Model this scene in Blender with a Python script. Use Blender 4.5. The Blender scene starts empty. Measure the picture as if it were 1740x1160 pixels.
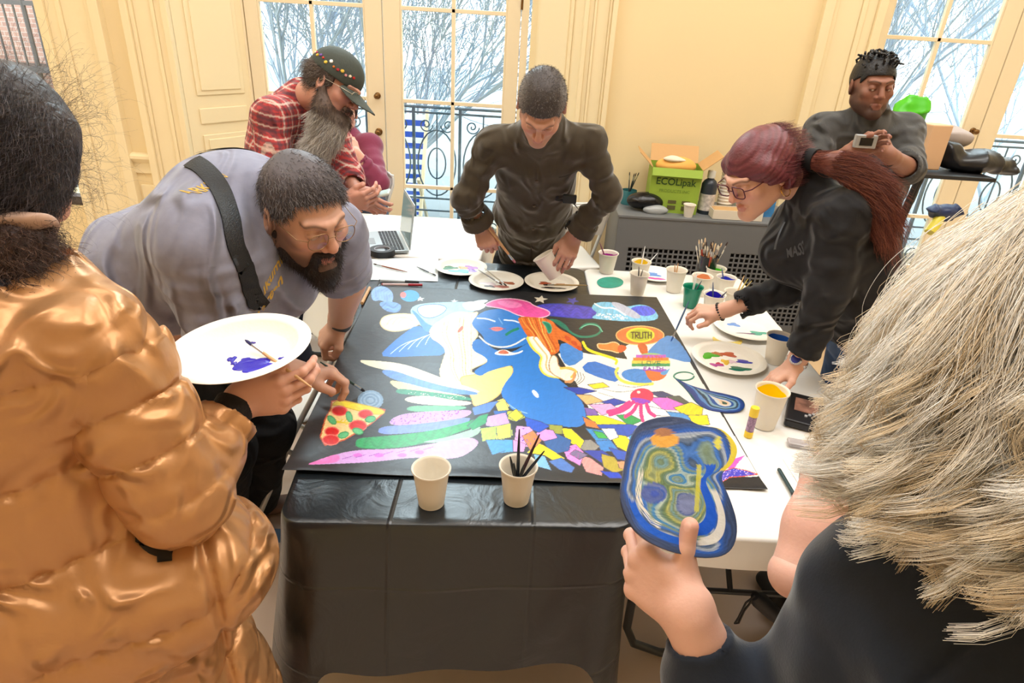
import bpy, math, random
import numpy as np
from math import sin, cos, pi, radians
rng = np.random.RandomState(7); random.seed(7)
SC = bpy.context.scene; COL = SC.collection
V = lambda *a: np.array(a, dtype=float)
def nrm(v):
    v = np.asarray(v, float); return v / (np.linalg.norm(v) + 1e-12)

# ---------------------------------------------------------------- camera
F_PX, PITCH, ROLL, CAMH = 1083.0, radians(26.4), radians(3.4), 1.80
CF = V(0, cos(PITCH), -sin(PITCH)); _R = V(1, 0, 0); _U = np.cross(_R, CF)
CR = _R * cos(ROLL) + _U * sin(ROLL); CU = np.cross(CR, CF)
cam_d = bpy.data.cameras.new('camera'); cam = bpy.data.objects.new('camera', cam_d); COL.objects.link(cam)
from mathutils import Matrix, Vector
m = Matrix.Identity(4)
for i in range(3):
    m[i][0], m[i][1], m[i][2] = CR[i], CU[i], -CF[i]
m[2][3] = CAMH
cam.matrix_world = m
cam_d.sensor_width = 36; cam_d.lens = F_PX / 1740 * 36; cam_d.clip_start = 0.03; cam_d.clip_end = 200
SC.camera = cam
# ---------------------------------------------------------------- world, exposure
vs = SC.view_settings; vs.view_transform = 'Standard'; vs.look = 'None'; vs.gamma = 1; vs.exposure = 0.72; vs.use_curve_mapping = False
W = bpy.data.worlds.new('sky'); SC.world = W; W.use_nodes = True
nt = W.node_tree; bg = nt.nodes['Background']; tc = nt.nodes.new('ShaderNodeTexCoord'); sx = nt.nodes.new('ShaderNodeSeparateXYZ')
rp = nt.nodes.new('ShaderNodeValToRGB'); nt.links.new(tc.outputs['Generated'], sx.inputs[0]); nt.links.new(sx.outputs['Z'], rp.inputs[0])
rp.color_ramp.elements[0].position = 0.0; rp.color_ramp.elements[0].color = (0.93, 0.97, 0.98, 1)
rp.color_ramp.elements[1].position = 0.6; rp.color_ramp.elements[1].color = (0.80, 0.93, 1.0, 1)
nt.links.new(rp.outputs[0], bg.inputs['Color']); bg.inputs['Strength'].default_value = 3.0
sd = bpy.data.lights.new('daylight', 'SUN'); sd.energy = 7.5; sd.angle = radians(55); sd.color = (0.80, 0.92, 1.0)   # soft overcast daylight slanting in through the glazed doors
so = bpy.data.objects.new('daylight', sd); COL.objects.link(so); so.rotation_euler = Vector((0.10, 0.80, 0.60)).to_track_quat('Z', 'Y').to_euler(); so.location = (0, 12, 9)
# unseen area lamps added below the ceiling as warm fill for the room
def area(name, loc, size, power, color, rot=(0, 0, 0)):
    d = bpy.data.lights.new(name, 'AREA'); d.shape = 'RECTANGLE'; d.size, d.size_y = size; d.energy = power; d.color = color
    o = bpy.data.objects.new(name, d); COL.objects.link(o); o.location = loc; o.rotation_euler = rot; return o
for (lx, ly, pw) in ((-2.2, 2.4, 40), (0.9, 2.6, 44), (3.0, 2.4, 40), (-1.5, 0.5, 38), (1.5, 0.5, 38)):
    area('ceiling_fill_light', (lx, ly, 5.1), (1.8, 1.0), pw, (1.0, 0.97, 0.93))

def at(px, py, t):
    return V(0, 0, CAMH) + t * (CF + CR * (px - 870) / F_PX - CU * (py - 580) / F_PX)
def atz(px, py, z):
    d = CF + CR * (px - 870) / F_PX - CU * (py - 580) / F_PX
    return V(0, 0, CAMH) + d * (z - CAMH) / d[2]
def aty(px, py, y):
    d = CF + CR * (px - 870) / F_PX - CU * (py - 580) / F_PX
    return V(0, 0, CAMH) + d * y / d[1]
def projN(P):
    d = np.asarray(P) - V(0, 0, CAMH); z = d @ CF
    return np.stack([870 + F_PX * (d @ CR) / z, 580 - F_PX * (d @ CU) / z], -1)

# ---------------------------------------------------------------- object helpers
def s2l(c):
    c = np.asarray(c, float)
    if c.max() > 1.001: c = c / 255.0
    return np.where(c <= 0.04045, c / 12.92, ((c + 0.055) / 1.055) ** 2.4)
MATS = {}
def mat(name, color=(0.5, 0.5, 0.5), rough=0.6, metal=0.0, bump=0.0, bscale=60.0, vcol=False, spec=0.5, sheen=0.0,
        stretch=None, vary=0.0, vscale=8.0, trans=0.0, ior=1.45, emit=None, coat=0.0, sss=0.0, detail=4.0, distort=0.0, alpha=1.0, wrk=None):
    if name in MATS: return MATS[name]
    M = bpy.data.materials.new(name); M.use_nodes = True; n = M.node_tree; b = n.nodes['Principled BSDF']
    c = s2l(color); rgba = (*c, 1)
    b.inputs['Base Color'].default_value = rgba; b.inputs['Roughness'].default_value = rough; b.inputs['Metallic'].default_value = metal
    b.inputs['Specular IOR Level'].default_value = spec; b.inputs['IOR'].default_value = ior
    if sheen: b.inputs['Sheen Weight'].default_value = sheen; b.inputs['Sheen Roughness'].default_value = 0.4
    if trans: b.inputs['Transmission Weight'].default_value = trans
    if coat: b.inputs['Coat Weight'].default_value = coat; b.inputs['Coat Roughness'].default_value = 0.2
    if sss:
        b.inputs['Subsurface Weight'].default_value = sss; b.inputs['Subsurface Radius'].default_value = (1, .35, .2); b.inputs['Subsurface Scale'].default_value = 0.008
    if emit: b.inputs['Emission Color'].default_value = (*s2l(emit[0]), 1); b.inputs['Emission Strength'].default_value = emit[1]
    if alpha < 1: b.inputs['Alpha'].default_value = alpha
    tcn = n.nodes.new('ShaderNodeTexCoord'); src = tcn.outputs['Object']
    if stretch:
        mp = n.nodes.new('ShaderNodeMapping'); mp.inputs['Scale'].default_value = stretch
        n.links.new(src, mp.inputs[0]); src = mp.outputs[0]
    base = None
    if vcol:
        a = n.nodes.new('ShaderNodeAttribute'); a.attribute_name = 'Col'; base = a.outputs['Color']
    if vary:
        no = n.nodes.new('ShaderNodeTexNoise'); no.inputs['Scale'].default_value = vscale; no.inputs['Detail'].default_value = 5
        n.links.new(src, no.inputs['Vector'])
        mr = n.nodes.new('ShaderNodeMapRange'); mr.inputs['From Min'].default_value = 0.3; mr.inputs['From Max'].default_value = 0.7
        mr.inputs['To Min'].default_value = 1 - vary; mr.inputs['To Max'].default_value = 1 + vary
        n.links.new(no.outputs['Fac'], mr.inputs['Value'])
        mx = n.nodes.new('ShaderNodeVectorMath'); mx.operation = 'SCALE'
        if base is None: mx.inputs[0].default_value = c
        else: n.links.new(base, mx.inputs[0])
        n.links.new(mr.outputs[0], mx.inputs['Scale']); base = mx.outputs[0]
    if base is not None: n.links.new(base, b.inputs['Base Color'])
    if bump:
        no = n.nodes.new('ShaderNodeTexNoise'); no.inputs['Scale'].default_value = bscale; no.inputs['Detail'].default_value = detail
        no.inputs['Distortion'].default_value = distort
        n.links.new(src, no.inputs['Vector']); bp = n.nodes.new('ShaderNodeBump'); bp.inputs['Strength'].default_value = min(1, bump)
        bp.inputs['Distance'].default_value = 0.01 * max(1, bump)
        n.links.new(no.outputs['Fac'], bp.inputs['Height']); n.links.new(bp.outputs[0], b.inputs['Normal'])
        if wrk:
            n3 = n.nodes.new('ShaderNodeTexNoise'); n3.inputs['Scale'].default_value = wrk[0]; n3.inputs['Detail'].default_value = 2.5; n3.inputs['Distortion'].default_value = 1.1; n3.noise_type = 'RIDGED_MULTIFRACTAL'
            n3.inputs['Roughness'].default_value = .45; mp3 = n.nodes.new('ShaderNodeMapping'); mp3.inputs['Scale'].default_value = wrk[2] if len(wrk) > 2 else (1, 1, 1); mp3.inputs['Rotation'].default_value = (.5, .6, .3)
            n.links.new(tcn.outputs['Object'], mp3.inputs[0]); n.links.new(mp3.outputs[0], n3.inputs['Vector']); b3 = n.nodes.new('ShaderNodeBump'); b3.inputs['Distance'].default_value = wrk[1]; b3.inputs['Strength'].default_value = 1
            n.links.new(n3.outputs['Fac'], b3.inputs['Height']); n.links.new(b3.outputs[0], bp.inputs['Normal'])
    MATS[name] = M; return M

def wloc(o):
    p = np.zeros(3)
    while o is not None:
        p = p + np.array(o.location[:]); o = o.parent
    return p
def link_mesh(name, verts, faces, material, parent=None, cols=None, smooth=True, local=False, fa=None):
    """verts (N,3); faces list of tuples or (M,k) array. World coordinates unless local; parent's location is taken off."""
    verts = np.asarray(verts, float)
    off = np.zeros(3)
    if not local:
        off = wloc(parent) if parent is not None else verts[:, :].mean(0) * V(1, 1, 0) + V(0, 0, verts[:, 2].min())
    me = bpy.data.meshes.new(name); v = (verts - off).astype(np.float32)
    if isinstance(faces, np.ndarray):
        k = faces.shape[1]; me.vertices.add(len(v)); me.vertices.foreach_set('co', v.ravel())
        me.loops.add(faces.size); me.loops.foreach_set('vertex_index', faces.astype(np.int32).ravel())
        me.polygons.add(len(faces)); me.polygons.foreach_set('loop_start', np.arange(0, faces.size, k, dtype=np.int32))
        me.update(calc_edges=True); me.validate()
    else:
        me.from_pydata([tuple(x) for x in v], [], [tuple(int(i) for i in f) for f in faces]); me.update()
    if smooth: me.polygons.foreach_set('use_smooth', [True] * len(me.polygons))
    if fa is not None:
        me.polygons.foreach_set('material_index', np.asarray(fa, np.int32))
    if cols is not None:
        ca = me.color_attributes.new('Col', 'FLOAT_COLOR', 'POINT'); c4 = np.ones((len(v), 4), np.float32); c4[:, :3] = cols
        ca.data.foreach_set('color', c4.ravel())
    for mm in (material if isinstance(material, (list, tuple)) else [material]): me.materials.append(mm)
    o = bpy.data.objects.new(name, me); COL.objects.link(o)
    if parent is not None: o.parent = parent
    elif not local: o.location = off
    return o
def tag(o, label=None, cat=None, group=None, kind=None):
    if label: o['label'] = label
    if cat: o['category'] = cat
    if group: o['group'] = group
    if kind: o['kind'] = kind
    return o
def thing(name, label, cat, loc=(0, 0, 0), group=None, rotz=0):
    o = bpy.data.objects.new(name, None); COL.objects.link(o); o.location = [float(x) for x in loc]; o.rotation_euler = (0, 0, rotz)
    o.empty_display_size = 0.1
    return tag(o, label, cat, group)
def copy_tree(o, parent=None):
    c = o.copy(); COL.objects.link(c); c.parent = parent
    for ch in list(o.children): copy_tree(ch, c)
    return c

class MB:
    """collects boxes, tubes, lathes into one mesh"""
    def __init__(s): s.v = []; s.f = []; s.n = 0; s.c = []; s.col = None
    def add(s, v, f):
        v = np.asarray(v, float); s.v.append(v); s.f += [tuple(i + s.n for i in q) for q in f]; s.n += len(v)
        s.c.append(np.tile(s2l(s.col) if s.col is not None else [1, 1, 1], (len(v), 1))); return s
    def box(s, c, d, rz=0, R=None):
        c = np.asarray(c, float); h = np.asarray(d, float) / 2
        P = np.array([[x, y, z] for x in (-1, 1) for y in (-1, 1) for z in (-1, 1)]) * h
        if R is not None: P = P @ np.asarray(R).T
        elif rz: P = P @ np.array([[cos(rz), -sin(rz), 0], [sin(rz), cos(rz), 0], [0, 0, 1]]).T
        return s.add(P + c, [(0, 1, 3, 2), (4, 6, 7, 5), (0, 4, 5, 1), (2, 3, 7, 6), (0, 2, 6, 4), (1, 5, 7, 3)])
    def box2(s, lo, hi): lo = np.array(lo, float); hi = np.array(hi, float); return s.box((lo + hi) / 2, hi - lo)
    def prism(s, poly, z0, z1):
        """poly list of (x,y) counter-clockwise, extruded in z"""
        n = len(poly); P = [(x, y, z0) for x, y in poly] + [(x, y, z1) for x, y in poly]
        return s.add(P, [tuple(range(n))[::-1], tuple(range(n, 2 * n))] + [(i, (i + 1) % n, n + (i + 1) % n, n + i) for i in range(n)])
    def tube(s, pts, r, k=8, cap=True, flat=1.0):
        pts = np.asarray(pts, float); n = len(pts); r = np.broadcast_to(np.asarray(r, float), (n,))
        T = np.gradient(pts, axis=0); T /= np.linalg.norm(T, axis=1)[:, None] + 1e-12
        u = np.cross(T[0], [0, 0, 1.0]); u = np.cross(T[0], [1.0, 0, 0]) if np.linalg.norm(u) < 1e-3 else u; u = nrm(u)
        P = []; an = np.arange(k) / k * 2 * pi
        for i in range(n):
            u = nrm(u - T[i] * (u @ T[i])); w = np.cross(T[i], u)
            P.append(pts[i] + r[i] * (np.cos(an)[:, None] * u + flat * np.sin(an)[:, None] * w))
        P = np.concatenate(P); f = [(i * k + j, i * k + (j + 1) % k, (i + 1) * k + (j + 1) % k, (i + 1) * k + j) for i in range(n - 1) for j in range(k)]
        if cap: f += [tuple(range(k))[::-1], tuple(range((n - 1) * k, n * k))]
        return s.add(P, f)
    def lathe(s, prof, k=32, c=(0, 0, 0), ax=None, close=False, sx=1.0, sy=1.0):
        """prof [(r,z)], around z; ax: 3x3 whose columns are local x,y,z"""
        an = np.arange(k) / k * 2 * pi; P = np.concatenate([np.stack([r * np.cos(an) * sx, r * np.sin(an) * sy, np.full(k, z)], 1) for r, z in prof])
        if ax is not None: P = P @ np.asarray(ax).T
        n = len(prof); f = [(i * k + j, i * k + (j + 1) % k, (i + 1) * k + (j + 1) % k, (i + 1) * k + j) for i in range(n - 1) for j in range(k)]
        if prof[0][0] > 1e-6 and not close: f.append(tuple(range(k))[::-1])
        if prof[-1][0] > 1e-6 and not close: f.append(tuple(range((n - 1) * k, n * k)))
        return s.add(P + np.asarray(c, float), f)
    def build(s, name, material, parent=None, smooth=False, local=False, bevel=0, vc=False):
        o = link_mesh(name, np.concatenate(s.v), s.f, material, parent, smooth=smooth, local=local, cols=np.concatenate(s.c) if vc else None)
        if bevel:
            b = o.modifiers.new('bevel', 'BEVEL'); b.width = bevel; b.segments = 2; b.limit_method = 'ANGLE'
        if smooth:
            try: o.data.set_sharp_from_angle(angle=radians(50))
            except Exception: pass
        return o
def frame(z, xhint=(1, 0, 0)):
    z = nrm(z); x = np.asarray(xhint, float); x = nrm(x - z * (x @ z)); return np.stack([x, np.cross(z, x), z], 1)

# ---------------------------------------------------------------- implicit surfaces (bodies and clothes)
def wav(P, s, seed=0, n=5):
    r = np.random.RandomState(seed); out = 0
    for i in range(n):
        d = r.normal(size=3); d /= np.linalg.norm(d); fr = s * (0.6 + 0.9 * r.rand()); out = out + np.sin(P @ d * fr + r.rand() * 7 + 0.7 * np.sin(P[:, (i + 1) % 3] * s * 0.6 + i))
    return out / n
def wr(P, s, seed=0):
    """soft cloth creases"""
    return (np.abs(np.sin(1.6 * wav(P, s, seed, 4) * 2.2)) - .6)
class S:
    def __init__(s): s.ops = []; s.post = []
    def cap(s, a, b, ra, rb=None, k=0.02, op='u', prof=None, flat=False, flata=False):
        s.ops.append(('cap', np.asarray(a, float), np.asarray(b, float), ra, ra if rb is None else rb, k, op, prof, flat, flata)); return s
    def chain(s, pts, rs, k=0.02, **kw):
        for i in range(len(pts) - 1): s.cap(pts[i], pts[i + 1], rs[i], rs[i + 1], k, **kw)
        return s
    def ell(s, c, r, R=None, k=0.02, op='u'):
        s.ops.append(('ell', np.asarray(c, float), np.asarray(r, float), np.eye(3) if R is None else np.asarray(R, float), k, op)); return s
    def tor(s, a, b, lat, wa, wb, da, db, k=0.03, op='u', prof=None, ex=2.0, zr=None):
        s.ops.append(('tor', np.asarray(a, float), np.asarray(b, float), np.asarray(lat, float), wa, wb, da, db, k, op, prof, ex, zr)); return s
    def plane(s, p, n, k=0.004):  # keeps the side away from n
        s.ops.append(('pl', np.asarray(p, float), nrm(n), k)); return s
    def grp(s, other, k=0.01, op='u'): s.ops.append(('grp', other, k, op)); return s
    def fn(s, f): s.ops.append(('fn', f)); return s
    def __call__(s, P):
        d = np.full(len(P), 10.0)
        for o in s.ops:
            if o[0] == 'cap':
                _, a, b, ra, rb, k, op, prof, flat, flata = o
                ba = b - a; L2 = ba @ ba + 1e-12; pa = P - a; hu = pa @ ba / L2; h = np.clip(hu, 0, 1)
                q = np.sqrt(((pa - h[:, None] * ba) ** 2).sum(1)); r = ra + (rb - ra) * h
                if prof is not None: r = r + prof(h, P)
                e = q - r
                if flat: e = np.maximum(e, (hu - 1) * math.sqrt(L2))
                if flata: e = np.maximum(e, -hu * math.sqrt(L2))
            elif o[0] == 'ell':
                _, c, r, R, k, op = o
                q = (P - c) @ R; k0 = np.sqrt(((q / r) ** 2).sum(1)); k1 = np.sqrt(((q / r ** 2) ** 2).sum(1)) + 1e-9; e = k0 * (k0 - 1) / k1
                e = np.where(k0 < 0.1, -r.min(), e)
            elif o[0] == 'tor':
                _, a, b, lat, wa, wb, da, db, k, op, prof, ex, zr = o
                ba = b - a; L = math.sqrt(ba @ ba); z = ba / L; x = nrm(lat - z * (lat @ z)); y = np.cross(z, x); pa = P - a
                hz = pa @ z; h = np.clip(hz / L, 0, 1); ez = hz - h * L; w = wa + (wb - wa) * h; dd = da + (db - da) * h
                if prof is not None: pr = prof(h, P); w = w + pr; dd = dd + pr
                mz = zr if zr else np.minimum(w, dd) * 0.6
                n_ = ((np.abs(pa @ x) / w) ** ex + (np.abs(pa @ y) / dd) ** ex + (np.abs(ez) / mz) ** ex) ** (1 / ex); e = (n_ - 1) * np.minimum(w, dd)
            elif o[0] == 'pl':
                e = (P - o[1]) @ o[2]; d = np.maximum(d, e); continue
            elif o[0] == 'grp': e = o[1](P); k, op = o[2], o[3]
            else: d = o[1](P, d); continue
            if op == 'u':
                hh = np.maximum(k - np.abs(d - e), 0) / k; d = np.minimum(d, e) - hh * hh * k * 0.25
            elif op == 's':
                e = -e; hh = np.maximum(k - np.abs(d - e), 0) / k; d = np.maximum(d, e) + hh * hh * k * 0.25
            elif op == 'i':
                d = np.maximum(d, e)
        return d
    def grad(s, P, e=0.0006):
        g = np.zeros_like(P)
        for t in ((1, -1, -1), (-1, -1, 1), (-1, 1, -1), (1, 1, 1)):
            t = np.array(t, float); g += t * s(P + e * t)[:, None]
        return g / (4 * e)
    def mesh(s, lo, hi, h, B=6):
        lo = np.asarray(lo, float); hi = np.asarray(hi, float); nb = np.ceil((hi - lo) / (h * B)).astype(int) + 1; N = nb * B
        bi = np.stack(np.meshgrid(*[np.arange(x) for x in nb], indexing='ij'), -1).reshape(-1, 3)
        dc = s(lo + (bi * B + (B - 1) / 2) * h); act = np.abs(dc) < h * B * 1.45
        G = np.repeat(np.repeat(np.repeat(dc.reshape(nb), B, 0), B, 1), B, 2).astype(np.float32)
        off = np.stack(np.meshgrid(*[np.arange(B)] * 3, indexing='ij'), -1).reshape(-1, 3)
        ai = bi[act]
        for c0 in range(0, len(ai), 2500):
            idx = (ai[c0:c0 + 2500, None, :] * B + off[None]).reshape(-1, 3)
            G[idx[:, 0], idx[:, 1], idx[:, 2]] = s(lo + idx * h)
        sg = G < 0
        mixed = np.zeros(tuple(N - 1), bool); a0 = sg[:-1, :-1, :-1]
        for dx in (0, 1):
            for dy in (0, 1):
                for dz in (0, 1):
                    mixed |= sg[dx:N[0] - 1 + dx, dy:N[1] - 1 + dy, dz:N[2] - 1 + dz] != a0
        ci = np.argwhere(mixed); vid = np.full(tuple(N - 1), -1, np.int32); vid[tuple(ci.T)] = np.arange(len(ci))
        acc = np.zeros((len(ci), 3)); cnt = np.zeros(len(ci))
        for ax in range(3):
            o1, o2 = [a for a in range(3) if a != ax]
            for i in (0, 1):
                for j in (0, 1):
                    p = ci.copy(); p[:, o1] += i; p[:, o2] += j; q = p.copy(); q[:, ax] += 1
                    a = G[tuple(p.T)]; b = G[tuple(q.T)]; m_ = (a < 0) != (b < 0); t = np.where(m_, a / np.where(m_, a - b, 1), 0)
                    pt = (p - ci).astype(float); pt[:, ax] += t; acc[m_] += pt[m_]; cnt[m_] += 1
        vv = lo + (ci + acc / cnt[:, None]) * h
        fs = []
        for ax in range(3):
            o1, o2 = [(1, 2), (2, 0), (0, 1)][ax]
            sl1 = [slice(None)] * 3; sl2 = [slice(None)] * 3; sl1[ax] = slice(0, -1); sl2[ax] = slice(1, None)
            A = sg[tuple(sl1)]; Bq = sg[tuple(sl2)]; ed = np.argwhere(A != Bq)
            ok = (ed[:, o1] > 0) & (ed[:, o2] > 0) & (ed[:, o1] < N[o1] - 1) & (ed[:, o2] < N[o2] - 1) & (ed[:, ax] < N[ax] - 1); ed = ed[ok]
            ins = A[tuple(ed.T)]; q = []
            for (i, j) in ((-1, -1), (0, -1), (0, 0), (-1, 0)):
                e_ = ed.copy(); e_[:, o1] += i; e_[:, o2] += j; q.append(vid[tuple(e_.T)])
            q = np.stack(q, 1); q[~ins] = q[~ins][:, ::-1]; fs.append(q)
        fs = np.concatenate(fs); fs = fs[(fs >= 0).all(1)]
        for _ in range(2):
            g = s.grad(vv); d = s(vv); n2 = (g ** 2).sum(1) + 1e-6; st = d[:, None] * g / n2[:, None]; L = np.linalg.norm(st, axis=1)[:, None]
            vv = vv - st * np.minimum(1, 0.7 * h / (L + 1e-9))
        return vv, fs
    def build(s, name, material, parent, lo, hi, h, color=None):
        v, f = s.mesh(lo, hi, h); c = color(v) if color is not None else None
        return link_mesh(name, v, f, material, parent, cols=c)
def bounds(pts, pad):
    P = np.array([np.asarray(p, float) for p in pts]); return P.min(0) - pad, P.max(0) + pad
def join_meshes(name, parts, material, parent):
    vs_, fs_, cs_, n = [], [], [], 0
    for v, f, c in parts:
        vs_.append(v); fs_.append(f + n); cs_.append(c); n += len(v)
    return link_mesh(name, np.concatenate(vs_), np.concatenate(fs_), material, parent, cols=np.concatenate(cs_))
def strands(name, paths, rad, material, parent, cols=None, k=3, tip=0.3):
    """paths (n,m,3) -> thin tubes"""
    P = np.asarray(paths, float); n, m_, _ = P.shape; T = np.gradient(P, axis=1); T /= np.linalg.norm(T, axis=2)[..., None] + 1e-9
    u = np.cross(T, V(0.31, 0.52, 0.79)); u /= np.linalg.norm(u, axis=2)[..., None] + 1e-9; w = np.cross(T, u)
    r = np.broadcast_to(np.asarray(rad, float).reshape(-1, 1), (n, m_)) * np.linspace(1, tip, m_)[None]
    an = np.arange(k) / k * 2 * pi
    X = P[:, :, None, :] + r[:, :, None, None] * (np.cos(an)[None, None, :, None] * u[:, :, None, :] + np.sin(an)[None, None, :, None] * w[:, :, None, :])
    b = (np.arange(n)[:, None, None] * m_ + np.arange(m_ - 1)[None, :, None]) * k; j = np.arange(k)[None, None, :]; j2 = (j + 1) % k
    Fq = np.stack([b + j, b + j2, b + k + j2, b + k + j], -1).reshape(-1, 4)
    c = None
    if cols is not None: c = np.repeat(np.asarray(cols), m_ * k, axis=0)
    return link_mesh(name, X.reshape(-1, 3), Fq, material, parent, cols=c)
def text_mesh(name, body, size, origin, xdir, ydir, material, parent=None, surf=None, lift=0.0012, align='CENTER', bold=0.0, vdiv=0):
    """lettering laid on a plane (origin, xdir, ydir); surf: an implicit surface it is laid onto"""
    cu = bpy.data.curves.new(name, 'FONT'); cu.body = body; cu.size = size; cu.align_x = align; cu.align_y = 'CENTER'; cu.offset = bold; cu.resolution_u = 3
    to = bpy.data.objects.new(name, cu); COL.objects.link(to); dg = bpy.context.evaluated_depsgraph_get(); dg.update()
    me = bpy.data.meshes.new_from_object(to.evaluated_get(dg)); bpy.data.objects.remove(to)
    v = np.array([q.co[:] for q in me.vertices]); f = [tuple(p.vertices) for p in me.polygons]; bpy.data.meshes.remove(me)
    x = nrm(xdir); y = nrm(np.asarray(ydir, float) - x * (np.asarray(ydir, float) @ x)); n_ = np.cross(x, y)
    P = np.asarray(origin, float) + v[:, :1] * x + v[:, 1:2] * y
    if surf is not None:
        for _ in range(6):
            g = surf.grad(P); d = surf(P) - lift; P = P - d[:, None] * g / ((g ** 2).sum(1)[:, None] + 1e-6)
    else: P = P + n_ * lift
    return link_mesh(name, P, f, material, parent, smooth=False)
# ================================================================ the setting
def st(o): o['kind'] = 'structure'; return o
m_wall = mat('cream_plaster', (238, 216, 170), 0.75, bump=0.06, bscale=25, vary=0.015, vscale=1.2)
m_trim = mat('cream_gloss_paint', (240, 222, 182), 0.42, bump=0.02, bscale=20)
m_sash = mat('sash_paint', (236, 220, 188), 0.45)
m_floor = mat('beige_floor', (205, 186, 172), 0.42, bump=0.04, bscale=6, vary=0.05, vscale=2.5)
m_ceil = mat('ceiling_white', (240, 232, 215), 0.85, bump=0.02, bscale=30)
def glassmat():
    M = bpy.data.materials.new('window_glass'); M.use_nodes = True; n = M.node_tree; n.nodes.clear()
    o = n.nodes.new('ShaderNodeOutputMaterial'); t = n.nodes.new('ShaderNodeBsdfTransparent'); g = n.nodes.new('ShaderNodeBsdfGlossy'); x = n.nodes.new('ShaderNodeMixShader')
    t.inputs[0].default_value = (.96, 1, 1, 1); g.inputs['Roughness'].default_value = 0.03; x.inputs[0].default_value = 0.06
    n.links.new(t.outputs[0], x.inputs[1]); n.links.new(g.outputs[0], x.inputs[2]); n.links.new(x.outputs[0], o.inputs[0]); return M
m_glass = glassmat()
YW, YD = 4.35, 4.80
fl = MB().box2((-4.5, -4.5, -.06), (4.6, 4.9, 0)); st(fl.build('floor', m_floor))
ce = MB().box2((-4.5, -4.5, 5.3), (4.6, 4.9, 5.4)); st(ce.build('ceiling', m_ceil))
wb = MB()
OP = [(-5.6, -3.03, -3.03, -5.6), (-2.215, .317, 0.02, -2.0), (2.10, 4.50, 4.2, 2.28)]
for a, b in ((-3.03, -2.215), (.317, 2.10), (4.40, 4.6)): wb.box2((a, YW, 0), (b, YW + .50, 5.3))
wb.box2((-4.5, YW, 4.85), (-3.03, YW + .5, 5.3)); wb.box2((-2.215, YW, 4.85), (.317, YW + .5, 5.3)); wb.box2((2.1, YW, 4.85), (4.4, YW + .5, 5.3))
wb.box2((-4.5, YW, 0), (-3.03, YW + .5, .5))
st(wb.build('wall_back', m_wall))
st(MB().box2((-4.6, -4.5, 0), (-4.5, 4.9, 5.3)).build('wall_left', m_wall)); st(MB().box2((4.6, -4.5, 0), (4.7, 4.9, 5.3)).build('wall_right', m_wall)); st(MB().box2((-4.6, -4.6, 0), (4.7, -4.5, 5.3)).build('wall_front', m_wall))

# baseboards and chair rails on the back wall
def moulding(name, x0, x1, z, prof, y=YW):
    """prof [(out, z)] swept along x"""
    b = MB(); n = len(prof); P = [(x0, y - o, z + q) for o, q in prof] + [(x1, y - o, z + q) for o, q in prof]
    b.add(P, [(i, i + 1, n + i + 1, n + i) for i in range(n - 1)] + [tuple(range(n)), tuple(range(n, 2 * n))[::-1]]); return st(b.build(name, m_trim))
base_prof = [(0, 0), (.025, 0), (.025, .16), (.012, .19), (.012, .2), (0, .21)]
rail_prof = [(0, -.10), (.012, -.10), (.012, -.03), (.03, -.015), (.045, 0), (.045, .018), (.03, .03), (0, .035)]
for i, (a, b) in enumerate(((-2.63, -2.5), (.52, 1.73))): moulding('baseboard_back_%d' % (i + 1), a, b, 0, base_prof)
moulding('trim_1', -2.63, -2.5, .86, rail_prof); 
# raised panel under the chair rail on the narrow pier
st(MB().box2((-2.615, YW - .012, .28), (-2.52, YW + .01, .68)).build('trim_2', m_trim, bevel=.006))
# casings: fluted flat boards with steps
def casing(name, x0, x1, flip=1):
    b = MB(); w = x1 - x0
    steps = [(0, .16, .055), (.16, .24, .035), (.24, .62, .02), (.62, .70, .032), (.70, .86, .024), (.86, 1.0, .045)]
    if flip < 0: steps = [(1 - q, 1 - p, d) for p, q, d in steps]
    for p, q, d in steps: b.box2((x0 + w * p, YW - d, 0), (x0 + w * q, YW + .02, 5.0))
    return st(b.build(name, m_trim, bevel=.004))
casing('trim_3', -2.50, -2.215, 1); casing('trim_4', .317, .515, -1); casing('trim_5', 1.73, 2.10, 1); casing('trim_6', -3.03, -2.63, -1); casing('trim_7', 4.4, 4.6)
# splayed, panelled reveals (shutter boxes)
def reveal(name, xa, ya, xb, yb):
    a = V(xa, ya, 0); b_ = V(xb, yb, 0); d = nrm(b_ - a); L = np.linalg.norm(b_ - a); nrm_in = V(d[1], -d[0], 0)
    if nrm_in[1] > 0: nrm_in = -nrm_in
    R = np.stack([d, nrm_in, V(0, 0, 1)], 1); b = MB()
    def bx(u0, u1, z0, z1, o0, o1):
        c = a + d * (u0 + u1) / 2 * L + nrm_in * (o0 + o1) / 2 + V(0, 0, (z0 + z1) / 2); b.box(c, ((u1 - u0) * L, abs(o1 - o0), z1 - z0), R=R)
    bx(0, 1, 0, 4.85, -.05, 0)
    for z0, z1 in ((.1, .66), (.72, 1.02), (1.09, 1.19), (1.27, 4.7)):
        bx(.16, .84, z0, z1, 0, .010); bx(.22, .78, z0 + .03, z1 - .03, .008, .018) if z1 - z0 > .15 else None
    return st(b.build(name, m_trim, bevel=.005))
reveal('trim_8', -2.215, YW, -1.93, YD); reveal('trim_9', .317, YW, 0.0, YD); reveal('trim_10', 2.10, YW, 2.28, YD)
m_brass = mat('old_brass', (120, 88, 52), 0.35, metal=0.9)
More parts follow.
